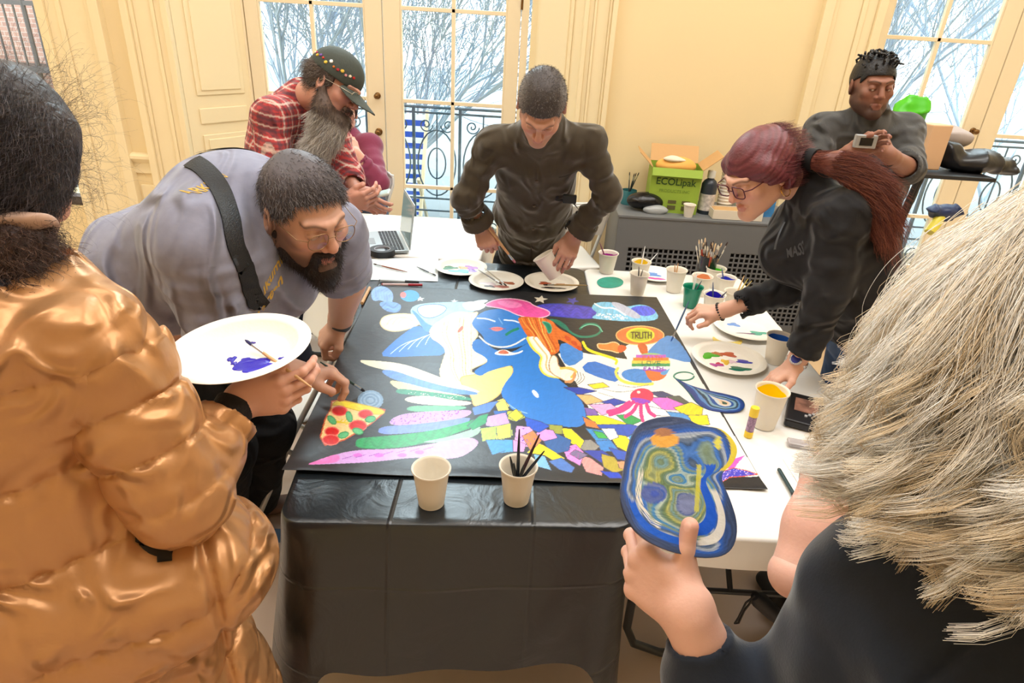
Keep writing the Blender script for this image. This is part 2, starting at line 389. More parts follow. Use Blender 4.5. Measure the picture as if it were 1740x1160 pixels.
def french(n, xc, wleaf=.905, z0=.02, panes=True):
    """a pair of glazed door leaves meeting at xc"""
    root = thing('door_%d' % n, None, None, (xc, YD, 0)); root['kind'] = 'structure'; del_ = None
    fr = MB(); X0, X1 = xc - wleaf - .03, xc + wleaf + .03
    fr.box2((X0 - .05, YD - .03, 0), (X0, YD + .08, 4.85)); fr.box2((X1, YD - .03, 0), (X1 + .05, YD + .08, 4.85)); fr.box2((X0 - .05, YD - .03, 4.78), (X1 + .05, YD + .08, 4.85))
    fr.box2((X0 - .05, YD - .03, -.02), (X1 + .05, YD + .1, .03))
    fr.build('door_frame', m_sash, root, bevel=.004)
    for sgn in (-1, 1):
        a, b = (xc - wleaf - .025, xc - .004) if sgn < 0 else (xc + .004, xc + wleaf + .025)
        o0, o1 = (.09, .115) if sgn < 0 else (.115, .09); q = MB(); y0, y1 = YD - .022, YD + .022
        q.box2((a, y0, .04), (a + o0, y1, 4.76)); q.box2((b - o1, y0, .04), (b, y1, 4.76)); q.box2((a, y0, .04), (b, y1, .28)); q.box2((a, y0, 4.65), (b, y1, 4.76))
        q.build('door_leaf', m_sash, root, bevel=.003)
        g0, g1 = a + o0, b - o1; mu = MB(); mu.box2(((g0 + g1) / 2 - .013, y0 + .006, .28), ((g0 + g1) / 2 + .013, y1 - .006, 4.65))
        for z in (.672, 1.275, 1.86, 2.45, 3.04, 3.63, 4.2): mu.box2((g0, y0 + .006, z - .013), (g1, y1 - .006, z + .013))
        for zz in (.285, 4.645): mu.box2((g0, y0 + .004, zz - .008), (g1, y1 - .004, zz + .008))
        for xx in (g0 + .006, g1 - .006): mu.box2((xx - .006, y0 + .004, .28), (xx + .006, y1 - .004, 4.65))
        mu.build('glazing_bars', m_sash, root, bevel=.003)
        MB().box2((g0, YD - .002, .28), (g1, YD + .002, 4.65)).build('glass', m_glass, root)
        ax = xc - .05 if sgn < 0 else xc + .05
        if sgn < 0:
            for zz, rr in ((1.3, .022), (1.055, .026)):
                k = MB(); k.lathe([(rr, 0), (rr, .006), (rr * .8, .01), (.008, .012), (.008, .03), (rr * .75, .036), (rr * .8, .05), (rr * .5, .058), (0, .06)], 20, (ax, YD - .022, zz), frame(V(0, -1, 0)))
                k.build('door_knob', m_brass, root, smooth=True)
    for zz in (1.95, .5):
        for xx in (X0 + .0, X1 - .0): MB().tube([(xx, YD - .03, zz - .06), (xx, YD - .03, zz + .06)], .008, 8).build('hinge', m_brass, root)
    return root
french(1, -1.0); french(2, 3.21)
# far left sash window
w1 = thing('window_1', None, None, (-3.8, YW + .1, .5)); w1['kind'] = 'structure'
q = MB(); q.box2((-3.06, YW + .02, .5), (-3.02, YW + .12, 4.85)); q.box2((-4.5, YW + .02, .5), (-3.03, YW + .12, .56)); q.box2((-4.5, YW + .02, 4.8), (-3.03, YW + .12, 4.85))
q.build('window_frame', mat('dark_frame', (70, 62, 58), .5), w1)
MB().box2((-4.5, YW + .06, .55), (-3.05, YW + .064, 4.8)).build('glass', m_glass, w1)
# ---------------------------------------------------------------- outdoors
m_pave = mat('pale_terrace', (96, 104, 106), .8, bump=.2, bscale=8, vary=.10, vscale=2)
st(MB().box2((-14, 4.9, -.3), (14, 30, -.05)).build('terrace_ground', m_pave))
st(MB().box2((-2.4, 5.35, -.05), (.6, 5.6, .22)).build('terrace_kerb_1', mat('stone_kerb', (165, 158, 142), .8, bump=.2, bscale=20), bevel=.01))
st(MB().box2((2.0, 5.35, -.05), (5.2, 5.6, .22)).build('terrace_kerb_2', MATS['stone_kerb'], bevel=.01))
m_iron = mat('railing_iron', (70, 92, 112), .5)
def railing(label, x0, x1, y):
    r = thing('balcony_railing', label, 'railing', ((x0 + x1) / 2, y, 0)); b = MB()
    for z in (.12, .40, .50, 1.16, 1.2): b.tube([(x0, y, z), (x1, y, z)], .011 if z > 1.18 else .008, 6)
    for x in np.arange(x0, x1 + .01, .36): b.box2((x - .011, y - .011, 0), (x + .011, y + .011, 1.2))
    b.build('rail_frame', m_iron, r); s = MB()
    for x in np.arange(x0 + .18, x1, .36):
        for cz, rr in ((.78, .15), (.78, .07)): s.tube([(x + rr * cos(t), y, cz + rr * 1.7 * sin(t)) for t in np.linspace(0, 2 * pi, 25)], .0065, 5, cap=False)
        for sg in (-1, 1):
            t = np.linspace(0, 3.2 * pi, 40); s.tube(np.stack([x + sg * (.085 - (.055 - .005 * t) * np.cos(t)), 0 * t + y, 1.07 - (.055 - .005 * t) * np.sin(t)], 1), .0055, 5)
            s.tube(np.stack([x + sg * (.10 - (.06 - .0055 * t) * np.cos(t)), 0 * t + y, .27 + (.06 - .0055 * t) * np.sin(t)], 1), .0055, 5)
        s.tube([(x, y, .5), (x, y, 1.16)], .006, 5)
    s.build('scrollwork', m_iron, r); return r
railing('wrought iron scroll railing outside the left glazed doors', -2.3, .5, 5.15); railing('wrought iron scroll railing outside the right glazed doors', 2.1, 5.0, 5.15)
m_bark = mat('winter_bark', (168, 184, 200), .8, vary=.15, vscale=6)
def tree(label, base, n0, seed, lean=0.0, height=5.0, pale=False):
    r = np.random.RandomState(seed); root = thing('bare_tree', label, 'tree', base, 'bare winter trees outside the glazed doors'); tr = MB(); tw = []
    def grow(p, d, L, rad, lev):
        n = 7; pts = [p]
        bend = r.normal(size=3) * .35; bend[2] = abs(bend[2]) * .6
        for i in range(n):
            d = nrm(d + bend / n + r.normal(size=3) * .07); p = p + d * L / n; pts.append(p)
        rr = np.linspace(rad, rad * .55, n + 1)
        if lev < 2 and min(q_[1] for q_ in pts) > 5.5: tr.tube(pts, rr, 6 if lev else 8, cap=False)
        elif lev > 1: tw.append((pts, rad))
        if lev < 4:
            for k in range({0: 8, 1: 6, 2: 4, 3: 3}[lev]):
                i = r.randint(1, n + 1); a = r.normal(size=3); a = nrm(a - d * (a @ d)); a[1] *= .8
                grow(pts[i], nrm(nrm(pts[i] - pts[i - 1]) * .9 + a * .5 + V(0, 0, .12)), L * (.62 + .2 * r.rand()), rad * .6, lev + 1)
    for k in range(n0):
        a = r.rand() * 2 * pi; sp = .28 + .25 * r.rand()
        grow(V(*base), nrm(V(cos(a) * sp + lean, sin(a) * sp * .5, 1)), height * (.40 + .2 * r.rand()), .018 + .008 * r.rand(), 0)
    tr.build('trunk', m_bark, root, smooth=True)
    paths = np.array([t[0] for t in tw]); keep = paths[:, :, 1].min(1) > 5.5; rads = np.array([max(t[1] * .8, .0045) for t in tw])[keep]; paths = paths[keep]
    strands('branches', paths, rads, m_bark, root, k=4, tip=.4); return root
tree('bare many stemmed tree seen through the left leaf of the left doors', (-2.9, 7.6, -.05), 3, 11, .25)
tree('bare many stemmed tree seen through the right leaf of the left doors', (-1.6, 7.2, -.05), 4, 5, .35)
tree('bare tree standing farther right behind the left doors', (.4, 8.6, -.05), 3, 17, -.2)
tree('bare tree seen through the near leaf of the right doors', (3.6, 7.4, -.05), 5, 23, .3)
tree('bare tree at the far right outside the right doors', (6.3, 8.8, -.05), 3, 31, -.2)
# brick house behind the far left window with a fire escape balcony
bh = thing('brick_house', 'red brick house front beyond the far left window', 'building', (-8, 11, -.05))
def brickmat():
    M = bpy.data.materials.new('red_brick'); M.use_nodes = True; n = M.node_tree; b = n.nodes['Principled BSDF']
    t = n.nodes.new('ShaderNodeTexBrick'); t.inputs['Color1'].default_value = (.55, .30, .24, 1); t.inputs['Color2'].default_value = (.46, .24, .2, 1); t.inputs['Mortar'].default_value = (.62, .5, .45, 1)
    t.inputs['Scale'].default_value = 4; tc = n.nodes.new('ShaderNodeTexCoord'); mp = n.nodes.new('ShaderNodeMapping'); mp.inputs['Rotation'].default_value = (pi / 2, 0, 0)
    n.links.new(tc.outputs['Object'], mp.inputs[0]); n.links.new(mp.outputs[0], t.inputs['Vector']); n.links.new(t.outputs['Color'], b.inputs['Base Color']); b.inputs['Roughness'].default_value = .9; return M
MB().box2((-14, 10, -.05), (-5.2, 12, 7)).build('wall', brickmat(), bh)
q = MB(); 
for x in np.arange(-10, -5.6, .14): q.box2((x, 9.6, .9), (x + .02, 9.62, 1.7))
q.box2((-10, 9.58, 1.68), (-5.6, 9.64, 1.74)); q.box2((-10, 9.5, .84), (-5.6, 10, .92))
for x in (-9.2, -8.0, -6.9, -5.8): q.tube([(x, 9.6, 0), (x + .0, 9.6, 4.5)], .03, 6)
q.build('fire_escape', mat('dark_iron', (70, 66, 70), .6), bh)
MB().box2((5.0, 6.6, -.05), (5.22, 6.8, 4)).build('porch_column', mat('white_stone', (238, 240, 240), .7), None)
tag(bpy.data.objects['porch_column'], 'white square column on the terrace outside the right doors', 'column')
# blue striped deck chair outside
dk = thing('deck_chair', 'blue and white striped deck chair outside behind the railing', 'chair', (-1.0, 5.75, -.05))
q = MB()
for xx in (-1.42, -.9):
    q.tube([(xx, 5.55, -.05), (xx, 6.15, 1.05)], .018, 6); q.tube([(xx, 6.2, -.05), (xx, 5.6, .55)], .018, 6)
q.build('chair_frame', m_sash, dk)
q = MB(); t_ = np.linspace(0, 1, 27)
for i in range(26):
    q.col = (30, 80, 190) if i % 2 == 0 else (225, 235, 245)
    y0, z0 = 5.62 + .5 * t_[i], .12 + .9 * t_[i] - .12 * sin(pi * t_[i]); y1, z1 = 5.62 + .5 * t_[i + 1], .12 + .9 * t_[i + 1] - .12 * sin(pi * t_[i + 1])
    q.add([(-1.42, y0, z0), (-.9, y0, z0), (-.9, y1, z1), (-1.42, y1, z1), (-1.42, y0, z0 - .006), (-.9, y0, z0 - .006), (-.9, y1, z1 - .006), (-1.42, y1, z1 - .006)], [(0, 1, 2, 3), (7, 6, 5, 4)])
q.build('sling', mat('sling_cloth', vcol=True, rough=.8), dk, vc=True)

# ================================================================ tables
TZ = .74
m_white_plastic = mat('white_plastic', (232, 232, 228), .4)
m_grey_metal = mat('grey_tube', (70, 74, 80), .35, metal=.6)
def table(label, x0, x1, y0, y1, cat='table'):
    r = thing('folding_table', label, cat, ((x0 + x1) / 2, (y0 + y1) / 2, 0))
    MB().box2((x0, y0, TZ - .05), (x1, y1, TZ - .006)).build('tabletop', m_white_plastic, r, bevel=.012)
    for yy, s in ((y0 + .22, 1), (y1 - .22, -1)):
        q = MB(); a, b = x0 + .08, x1 - .08
        q.tube([(a, yy, TZ - .05), (a, yy, .12), (a + .03, yy, .05), (a + .12, yy, .014), (b - .12, yy, .014), (b - .03, yy, .05), (b, yy, .12), (b, yy, TZ - .05)], .0135, 10)
        q.build('leg_frame', m_grey_metal, r, smooth=True)
        q = MB(); q.tube([((a + b) / 2, yy, .3), ((a + b) / 2, yy + s * .5, TZ - .05)], .009, 8); q.tube([(a, yy, .3), (b, yy, .3)], .009, 8); q.build('brace', m_grey_metal, r, smooth=True)
    return r
table('folding table under the black plastic cloth, left half of the work surface', -.48, .28, 1.215, 2.96)
table('folding table under the white cloth, right half of the work surface', .335, 1.075, 1.19, 2.98)
table('white folding table carrying the laptop, beyond the black cloth', -1.35, -.2, 3.06, 3.72)
# cloths: swept from the outline of the table top
def cloth(name, corners, rc, mtl, drops, label, folds, seed=0, crease=None, zt=TZ, tail=(), fl=(1, 1, 1, 1)):
    """corners counter-clockwise; drops[i] height hanging at side i (0..3: front,right,back,left); folds (amp, freq)"""
    C = [V(*c) for c in corners]; pts = []; drop = []; nor = []; FM = []
    n = 4; seg = 70
    for i in range(n):
        a, b, c = C[i], C[(i + 1) % n], C[(i + 2) % n]; d1 = nrm(b - a); d2 = nrm(c - b)
        A = a + d1 * rc; B = b - d1 * rc; nn = V(d1[1], -d1[0])
        for t in np.linspace(0, 1, seg, endpoint=False): pts.append(A + (B - A) * t); drop.append(drops[i]); nor.append(nn); FM.append(fl[i])
        n2 = V(d2[1], -d2[0]); cc = b - d1 * rc + d2 * rc
        for t in np.linspace(0, 1, 10, endpoint=False):
            nv = nrm(nn * (1 - t) + n2 * t); pts.append(cc + nv * rc); nor.append(nv); drop.append(drops[i] * (1 - t) + drops[(i + 1) % n] * t + tail_at(tail, i) * sin(pi * t) * 1.0); FM.append(fl[i] * (1 - t) + fl[(i + 1) % n] * t)
    P = np.array(pts); D = np.array(drop); Nn = np.array(nor); m_ = len(P)
    FM = np.array(FM)
    for _ in range(14): D = (np.roll(D, 1) + D + np.roll(D, -1)) / 3; FM = (np.roll(FM, 1) + FM + np.roll(FM, -1)) / 3
    cen = P.mean(0); r = np.random.RandomState(seed); s = np.arange(m_) / m_
    per = np.cumsum(np.linalg.norm(P - np.roll(P, 1, 0), axis=1)); K = 26; rows = []
    # top rings to centre
    top = []
    for u in np.linspace(0, 1, 46)[:-1]:
        q = cen + (P - cen) * u; z = zt + .0016 * (wav(np.c_[q, q[:, :1] * 0], 16, seed + 1, 6) + 1) * min(1, (1 - u) * 8) + .0015 * wav(np.c_[q, q[:, :1] * 0], 55, seed + 2, 5) * min(1, (1 - u) * 8)
        top.append(np.c_[q, z])
    edge = [np.c_[P, np.full(m_, zt)], np.c_[P + Nn * .005, np.full(m_, zt - .003)]]
    side = []
    for u in np.linspace(0, 1, K + 1)[1:] ** 1.15:
        amp = folds[0] * u ** .8; wv = .5 * np.sin(per * folds[1] + 1.3 * np.sin(per * 3.1 + seed)) + .35 * np.sin(per * folds[1] * .43 + 2 + 1.5 * u) + .25 * np.sin(per * folds[1] * 2.3 + 4 * u)
        flare = folds[2] * u
        q = P + Nn * (.007 + FM * (amp * (wv + .75) + flare))[:, None]; z = zt - .005 - D * u * (1 + .03 * np.sin(per * 4 + seed))
        side.append(np.c_[q, z])
    rings = top + edge + side; Vv = np.concatenate(rings); R_ = len(rings); f = []
    idx = np.arange(m_); nx = (idx + 1) % m_
    F_ = np.concatenate([np.stack([k * m_ + idx, k * m_ + nx, (k + 1) * m_ + nx, (k + 1) * m_ + idx], 1) for k in range(R_ - 1)])
    F_ = F_[:, ::-1]
    o = link_mesh(name, Vv, F_, mtl); return tag(o, label, 'tablecloth')
def tail_at(tail, i): return tail[i] if len(tail) else 0
def plasticmat(name, col, rough, scale, strength, creases=None, ior=1.5):
    M = bpy.data.materials.new(name); M.use_nodes = True; n = M.node_tree; b = n.nodes['Principled BSDF']
    b.inputs['Base Color'].default_value = (*s2l(col), 1); b.inputs['Roughness'].default_value = rough; b.inputs['Specular IOR Level'].default_value = .5; b.inputs['IOR'].default_value = ior
    tc = n.nodes.new('ShaderNodeTexCoord'); no = n.nodes.new('ShaderNodeTexNoise'); no.inputs['Scale'].default_value = scale; no.inputs['Detail'].default_value = 6; no.inputs['Distortion'].default_value = 1.2
    n2 = n.nodes.new('ShaderNodeTexVoronoi'); n2.feature = 'DISTANCE_TO_EDGE'; n2.inputs['Scale'].default_value = scale * .5
    n.links.new(tc.outputs['Object'], no.inputs['Vector']); n.links.new(tc.outputs['Object'], n2.inputs['Vector'])
    ad = n.nodes.new('ShaderNodeMath'); ad.operation = 'ADD'; n.links.new(no.outputs['Fac'], ad.inputs[0])
    mu = n.nodes.new('ShaderNodeMath'); mu.operation = 'MULTIPLY'; mu.inputs[1].default_value = .5; n.links.new(n2.outputs['Distance'], mu.inputs[0]); n.links.new(mu.outputs[0], ad.inputs[1])
    h = ad.outputs[0]
    if creases:
        sxyz = n.nodes.new('ShaderNodeSeparateXYZ'); n.links.new(tc.outputs['Object'], sxyz.inputs[0])
        for axn, off, per in creases:
            m1 = n.nodes.new('ShaderNodeMath'); m1.operation = 'PINGPONG'; m1.inputs[1].default_value = per / 2
            m0 = n.nodes.new('ShaderNodeMath'); m0.operation = 'ADD'; m0.inputs[1].default_value = off; n.links.new(sxyz.outputs[axn], m0.inputs[0]); n.links.new(m0.outputs[0], m1.inputs[0])
            mr = n.nodes.new('ShaderNodeMapRange'); mr.inputs['From Max'].default_value = .006; mr.inputs['To Min'].default_value = .5; mr.inputs['To Max'].default_value = 0; n.links.new(m1.outputs[0], mr.inputs['Value'])
            a2 = n.nodes.new('ShaderNodeMath'); a2.operation = 'ADD'; n.links.new(h, a2.inputs[0]); n.links.new(mr.outputs[0], a2.inputs[1]); h = a2.outputs[0]
    bp = n.nodes.new('ShaderNodeBump'); bp.inputs['Strength'].default_value = strength; bp.inputs['Distance'].default_value = .006; n.links.new(h, bp.inputs['Height']); n.links.new(bp.outputs[0], b.inputs['Normal'])
    return M
m_blackcloth = plasticmat('black_plastic_film', (24, 30, 35), .29, 9, .60, [(0, .12, .34), (2, 0.06, .27)], ior=1.6)
m_whitecloth = plasticmat('white_plastic_film', (236, 234, 230), .38, 6, .12, [(0, .12, .34), (1, .1, .34)])
cloth('black_tablecloth', [(-.515, 1.125), (.320, 1.180), (.328, 2.99), (-.69, 2.99)], .05, m_blackcloth, [.40, .42, .3, .42], 'glossy black plastic cloth hanging down the front of the left table', (.022, 9, .05), 3, tail=(.30, 0, 0, .36), fl=(1.3, .0, 1, 1.4))
cloth('white_tablecloth', [(.336, 1.168), (1.10, 1.165), (1.10, 2.99), (.342, 2.99)], .03, m_whitecloth, [.085, .10, .10, .02], 'white plastic cloth over the right table', (.006, 9, .004), 5, fl=(1, 1, 1, 0))
cloth('laptop_tablecloth', [(-1.37, 3.03), (-.19, 3.02), (-.17, 3.74), (-1.37, 3.74)], .03, m_whitecloth, [.2, .2, .2, .2], 'pale plastic cloth on the table carrying the laptop', (.01, 12, .01), 9)
# small worn marks printed on the black cloth near the front right
# ================================================================ the mural
A_ = lambda L: [(500 + x / 3.052, 470 + y / 3.052) for x, y in L]
B_ = lambda L: [(840 + x / 3.052, 470 + y / 3.052) for x, y in L]
def chaikin(P, n=2, closed=True):
    P = np.asarray(P, float)
    for _ in range(n):
        Q = np.roll(P, -1, 0) if closed else P[1:]; Pp = P if closed else P[:-1]
        N = np.empty((2 * len(Q), 2)); N[0::2] = .75 * Pp + .25 * Q; N[1::2] = .25 * Pp + .75 * Q
        if not closed: N = np.vstack([P[:1], N, P[-1:]])
        P = N
    return P
def inpoly(xy, P):
    x, y = xy[:, 0], xy[:, 1]; ins = np.zeros(len(x), bool); j = len(P) - 1
    for i in range(len(P)):
        xi, yi, xj, yj = *P[i], *P[j]
        if yi != yj: ins ^= ((yi > y) != (yj > y)) & (x < (xj - xi) * (y - yi) / (yj - yi) + xi)
        j = i
    return ins
def segdist(xy, P):
    d = np.full(len(xy), 1e9)
    for a, b in zip(P[:-1], P[1:]):
        ba = b - a; h = np.clip(((xy - a) @ ba) / (ba @ ba + 1e-9), 0, 1); d = np.minimum(d, np.hypot(*(xy - a - h[:, None] * ba).T))
    return d
class Paint:
    def __init__(s, xy, bgc): s.xy = xy; s.c = np.tile(s2l(bgc), (len(xy), 1)); s.r = np.random.RandomState(3)
    def sub(s, P, pad=3):
        lo, hi = P.min(0) - pad, P.max(0) + pad; return np.where(((s.xy >= lo) & (s.xy <= hi)).all(1))[0]
    def poly(s, P, col, sm=2, streak=.10, line=None, lw=.8, ang=None):
        P = chaikin(P, sm); i = s.sub(P); k = inpoly(s.xy[i], P); ii = i[k]; xy = s.xy[ii]
        a = s.r.rand() * pi if ang is None else ang; u = xy @ V(cos(a), sin(a)); w = xy @ V(-sin(a), cos(a)); ph = s.r.rand() * 9
        v = .5 * np.sin(u * .45 + 2.6 * np.sin(w * .21 + ph) + 1.7 * np.sin(u * .13)) + .35 * np.sin(u * 1.2 + 3.2 * np.sin(w * .31 + ph) + ph) + .3 * s.r.normal(size=len(u)); s.c[ii] = np.clip(s2l(col)[None] * (1 + streak * v)[:, None], 0, 1)
        if line is not None: s.line(np.vstack([P, P[:1]]), line, lw)
        return s
    def line(s, P, col, w=1.0, sm=0):
        P = np.asarray(P, float); P = chaikin(P, sm, False) if sm else P; i = s.sub(P, w + 2); d = segdist(s.xy[i], P); s.c[i[d < w]] = s2l(col); return s
    def ell(s, c, rx, ry, col, a=0, **kw):
        t = np.linspace(0, 2 * pi, 20, endpoint=False); return s.poly(np.c_[c[0] + rx * np.cos(t) * cos(a) - ry * np.sin(t) * sin(a), c[1] + rx * np.cos(t) * sin(a) + ry * np.sin(t) * cos(a)], col, sm=1, **kw)
    def star(s, c, r, col, a=0, ratio=.45, sy=.55):
        t = np.arange(10) / 10 * 2 * pi + a - pi / 2; rr = np.where(np.arange(10) % 2 == 0, r, r * ratio); return s.poly(np.c_[c[0] + rr * np.cos(t), c[1] + rr * sy * np.sin(t)], col, sm=0)
    def speck(s, P, col, n, r=.8):
        P = chaikin(P, 2); lo, hi = P.min(0), P.max(0); q = lo + s.r.rand(n * 3, 2) * (hi - lo); q = q[inpoly(q, P)][:n]
        for a in q: i = s.sub(np.array([a]), 3); s.c[i[np.hypot(*(s.xy[i] - a).T) < r * (.6 + .8 * s.r.rand())]] = s2l(col)
        return s
PC = [V(-.567, 1.296), V(.690, 1.338), V(.633, 2.655), V(-.620, 2.590)]
nu, nv_ = 560, 590
u = np.linspace(0, 1, nu); w = np.linspace(0, 1, nv_); UU, WW = np.meshgrid(u, w, indexing='xy'); UU = UU.ravel()[:, None]; WW = WW.ravel()[:, None]
PXY = (PC[0] * (1 - UU) + PC[1] * UU) * (1 - WW) + (PC[3] * (1 - UU) + PC[2] * UU) * WW
zz = TZ + .0045 + .0010 * (wav(np.c_[PXY, PXY[:, :1] * 0], 9, 41) + 1)
# the near edge curls up slightly, and sags between the two tables
zz += .010 * np.exp(-(WW[:, 0] * 1.3 / .035) ** 2) * (.4 + .6 * np.sin(UU[:, 0] * 9 + 1) ** 2)
PP = np.c_[PXY, zz]; xy = projN(np.c_[PXY, np.full(len(PXY), TZ + .005)])
p = Paint(xy, (40, 42, 46))
BK, WH, BL, YE, PK, OR, PU, GR, CR_, DB = (34, 34, 37), (238, 236, 230), (48, 122, 205), (236, 214, 40), (226, 82, 165), (205, 104, 44), (128, 78, 190), (20, 140, 84), (244, 234, 200), (44, 66, 170)
# paler patches on the dark ground at left, painting in its glazed reflections
for c, rx, ry in (((690, 560), 60, 20), ((640, 660), 40, 25), ((720, 630), 60, 14), ((600, 760), 60, 18)): p.ell(c, rx, ry, (52, 56, 62), streak=.25)
# white unpainted right side
p.poly(B_([(330, 400), (400, 380), (490, 400), (690, 428), (660, 370), (700, 350), (930, 305), (1430, 1130), (1385, 1040), (1200, 1035), (1150, 1080), (1000, 1000), (700, 930), (500, 700), (430, 560)]), WH, sm=0, streak=.015)
p.poly(B_([(1195, 1045), (1380, 1035), (1415, 1125), (1165, 1112)]), BK, sm=0)
# night sky details
p.poly(B_([(200, 150), (330, 138), (520, 160), (580, 190), (520, 222), (330, 208), (240, 195)]), (72, 66, 190), line=(40, 60, 170), streak=.3, ang=1.5)
p.poly(B_([(495, 215), (540, 190), (500, 165), (520, 135), (600, 128), (680, 160), (760, 140), (830, 165), (862, 228), (700, 234), (560, 224)]), (120, 190, 226), streak=.2)
p.speck(B_([(510, 190), (640, 190), (720, 225), (560, 222)]), (240, 245, 250), 70, .9)
p.poly(B_([(700, 160), (790, 146), (850, 185), (790, 210), (720, 190)]), (84, 96, 222), streak=.25)
p.poly(B_([(590, 132), (650, 132), (770, 205), (740, 222), (680, 200)]), (182, 186, 206), streak=.12)
p.line(B_([(520, 140), (560, 165), (620, 160), (680, 200)]), (225, 240, 248), 1.3, 2)
p.star(B_([(240, 118)])[0], 13, (228, 222, 205), .2); p.star(B_([(405, 125)])[0], 12, (70, 74, 190), .5)
p.star((714, 508), 8, (205, 215, 220)); p.star((772, 512), 7, (190, 205, 215))
p.line(B_([(290, 225), (340, 230), (380, 280), (440, 315), (520, 310), (560, 280), (530, 245), (470, 245), (445, 270)]), (28, 120, 96), 1.8, 3)
p.line(B_([(560, 285), (540, 255), (490, 245), (450, 265)]), (110, 190, 160), .8, 3)
# orange fish and balloons
p.poly(B_([(530, 345), (580, 350), (620, 335), (655, 355), (650, 400), (610, 385), (570, 380), (540, 375)]), (228, 130, 60), line=(245, 200, 150))
p.poly(B_([(640, 350), (690, 360), (680, 385), (640, 400)]), (206, 92, 46))
p.ell(B_([(755, 305)])[0], 41, 16, (226, 116, 62), line=(240, 190, 120), streak=.12)
p.ell(B_([(757, 303)])[0], 23, 11.5, (178, 186, 42), line=(240, 210, 60), lw=1.4)
p.poly(B_([(735, 345), (790, 345), (800, 410), (760, 405)]), (196, 96, 50))
# TRUTH in block letters on the yellow oval
def word(txt, c, w_, h_, col, wd, sk=0.0):
    G = {'T': [[(0, 0), (1, 0)], [(.5, 0), (.5, 1)]], 'R': [[(0, 1), (0, 0), (.9, 0), (.9, .5), (0, .5), (1, 1)]], 'U': [[(0, 0), (0, 1), (1, 1), (1, 0)]], 'H': [[(0, 0), (0, 1)], [(1, 0), (1, 1)], [(0, .5), (1, .5)]],
         'L': [[(0, 0), (0, 1), (1, 1)]], 'O': [[(0, 0), (1, 0), (1, 1), (0, 1), (0, 0)]], 'V': [[(0, 0), (.5, 1), (1, 0)]], 'E': [[(1, 0), (0, 0), (0, 1), (1, 1)], [(0, .5), (.8, .5)]],
         'F': [[(1, 0), (0, 0), (0, 1)], [(0, .5), (.8, .5)]], 'A': [[(0, 1), (.5, 0), (1, 1)], [(.2, .6), (.8, .6)]], 'I': [[(.5, 0), (.5, 1)]], 'M': [[(0, 1), (0, 0), (.5, .6), (1, 0), (1, 1)]]}
    n = len(txt); cw = w_ / n
    for i, ch in enumerate(txt):
        for s_ in G.get(ch, []):
            p.line(np.array([(c[0] - w_ / 2 + cw * (i + .12 + .72 * a), c[1] - h_ / 2 + h_ * b + sk * i) for a, b in s_]), col, wd)
word('TRUTH', B_([(762, 304)])[0], 36, 10, (70, 40, 30), .95)
# blue kite shape at the right edge
p.poly(B_([(795, 385), (880, 305), (940, 310), (1020, 425), (1015, 450), (900, 420), (800, 400)]), (84, 140, 205), sm=1, streak=.06)
# rainbow balloon with words
p.ell(B_([(812, 450)])[0], 33, 18, (150, 190, 120), streak=0)
for k, cc in enumerate([(180, 90, 190), (226, 130, 50), (240, 200, 80), (60, 150, 90), (225, 225, 235), (150, 80, 200)]):
    y = 405 + k * 15; hw = 100 * math.sqrt(max(.05, 1 - ((y + 7 - 450) / 60) ** 2)); p.poly(B_([(812 - hw, y), (812 + hw, y), (812 + hw, y + 15), (812 - hw, y + 15)]), cc, sm=0)
word('FAITH', B_([(820, 422)])[0], 34, 6, (205, 90, 60), .7); word('LOVE', B_([(815, 448)])[0], 34, 6, (30, 110, 80), .7); word('FAITH', B_([(825, 476)])[0], 34, 5, (130, 50, 170), .7)
p.poly(B_([(780, 480), (850, 495), (900, 495), (880, 530), (820, 545), (780, 520)]), (214, 112, 56))
p.poly(B_([(850, 500), (905, 480), (915, 470), (890, 515)]), (90, 160, 220))
# blue bands at the middle right
p.poly(B_([(330, 350), (400, 340), (480, 410), (400, 470), (350, 440)]), (66, 130, 206), sm=1)
p.poly(B_([(440, 480), (500, 430), (600, 465), (640, 480), (650, 550), (560, 530)]), (52, 116, 205), sm=1)
p.poly(B_([(650, 500), (700, 475), (780, 480), (790, 520), (830, 550), (760, 555), (680, 535)]), (66, 136, 214))
p.line(B_([(460, 340), (480, 380), (560, 405), (640, 430), (630, 450)]), YE, 2.2, 2)
p.line(B_([(640, 475), (625, 500), (660, 545), (760, 560), (820, 555)]), (226, 216, 90), 2.4, 2)
# left mermaid in blue with pale hair
p.poly(A_([(400, 60), (470, 45), (520, 90), (500, 160), (460, 120), (400, 130)]), (120, 160, 225), streak=.3)
p.ell(A_([(600, 100)])[0], 16, 10, (40, 150, 215)); p.ell(A_([(565, 95)])[0], 5, 5, (230, 110, 110))
p.poly(A_([(430, 130), (520, 130), (560, 150), (540, 190), (470, 180)]), (96, 140, 205), streak=.4)
p.poly(A_([(610, 150), (700, 135), (860, 130), (1000, 135), (920, 190), (800, 230), (680, 280), (600, 200)]), (150, 196, 226), streak=.15)
p.poly(A_([(640, 150), (740, 140), (800, 160), (760, 200), (690, 220), (640, 190)]), (232, 232, 222), line=(60, 120, 190))
p.poly(A_([(860, 140), (920, 125), (1000, 140), (980, 170), (900, 180)]), (222, 230, 236))
p.poly(A_([(440, 235), (470, 200), (560, 190), (640, 200), (670, 230), (620, 265), (520, 288), (460, 270)]), CR_, line=(210, 190, 140))
for k in (0, 1, 2): p.line(A_([(480 + 30 * k, 250 - 3 * k), (500 + 30 * k, 215), (570 + 15 * k, 205 + 5 * k), (620 - 8 * k, 230)]), (214, 200, 160), .6, 2)
p.poly(A_([(440, 410), (500, 350), (560, 300), (640, 245), (690, 290), (760, 340), (795, 408), (640, 412), (520, 418)]), (36, 112, 205), sm=1)
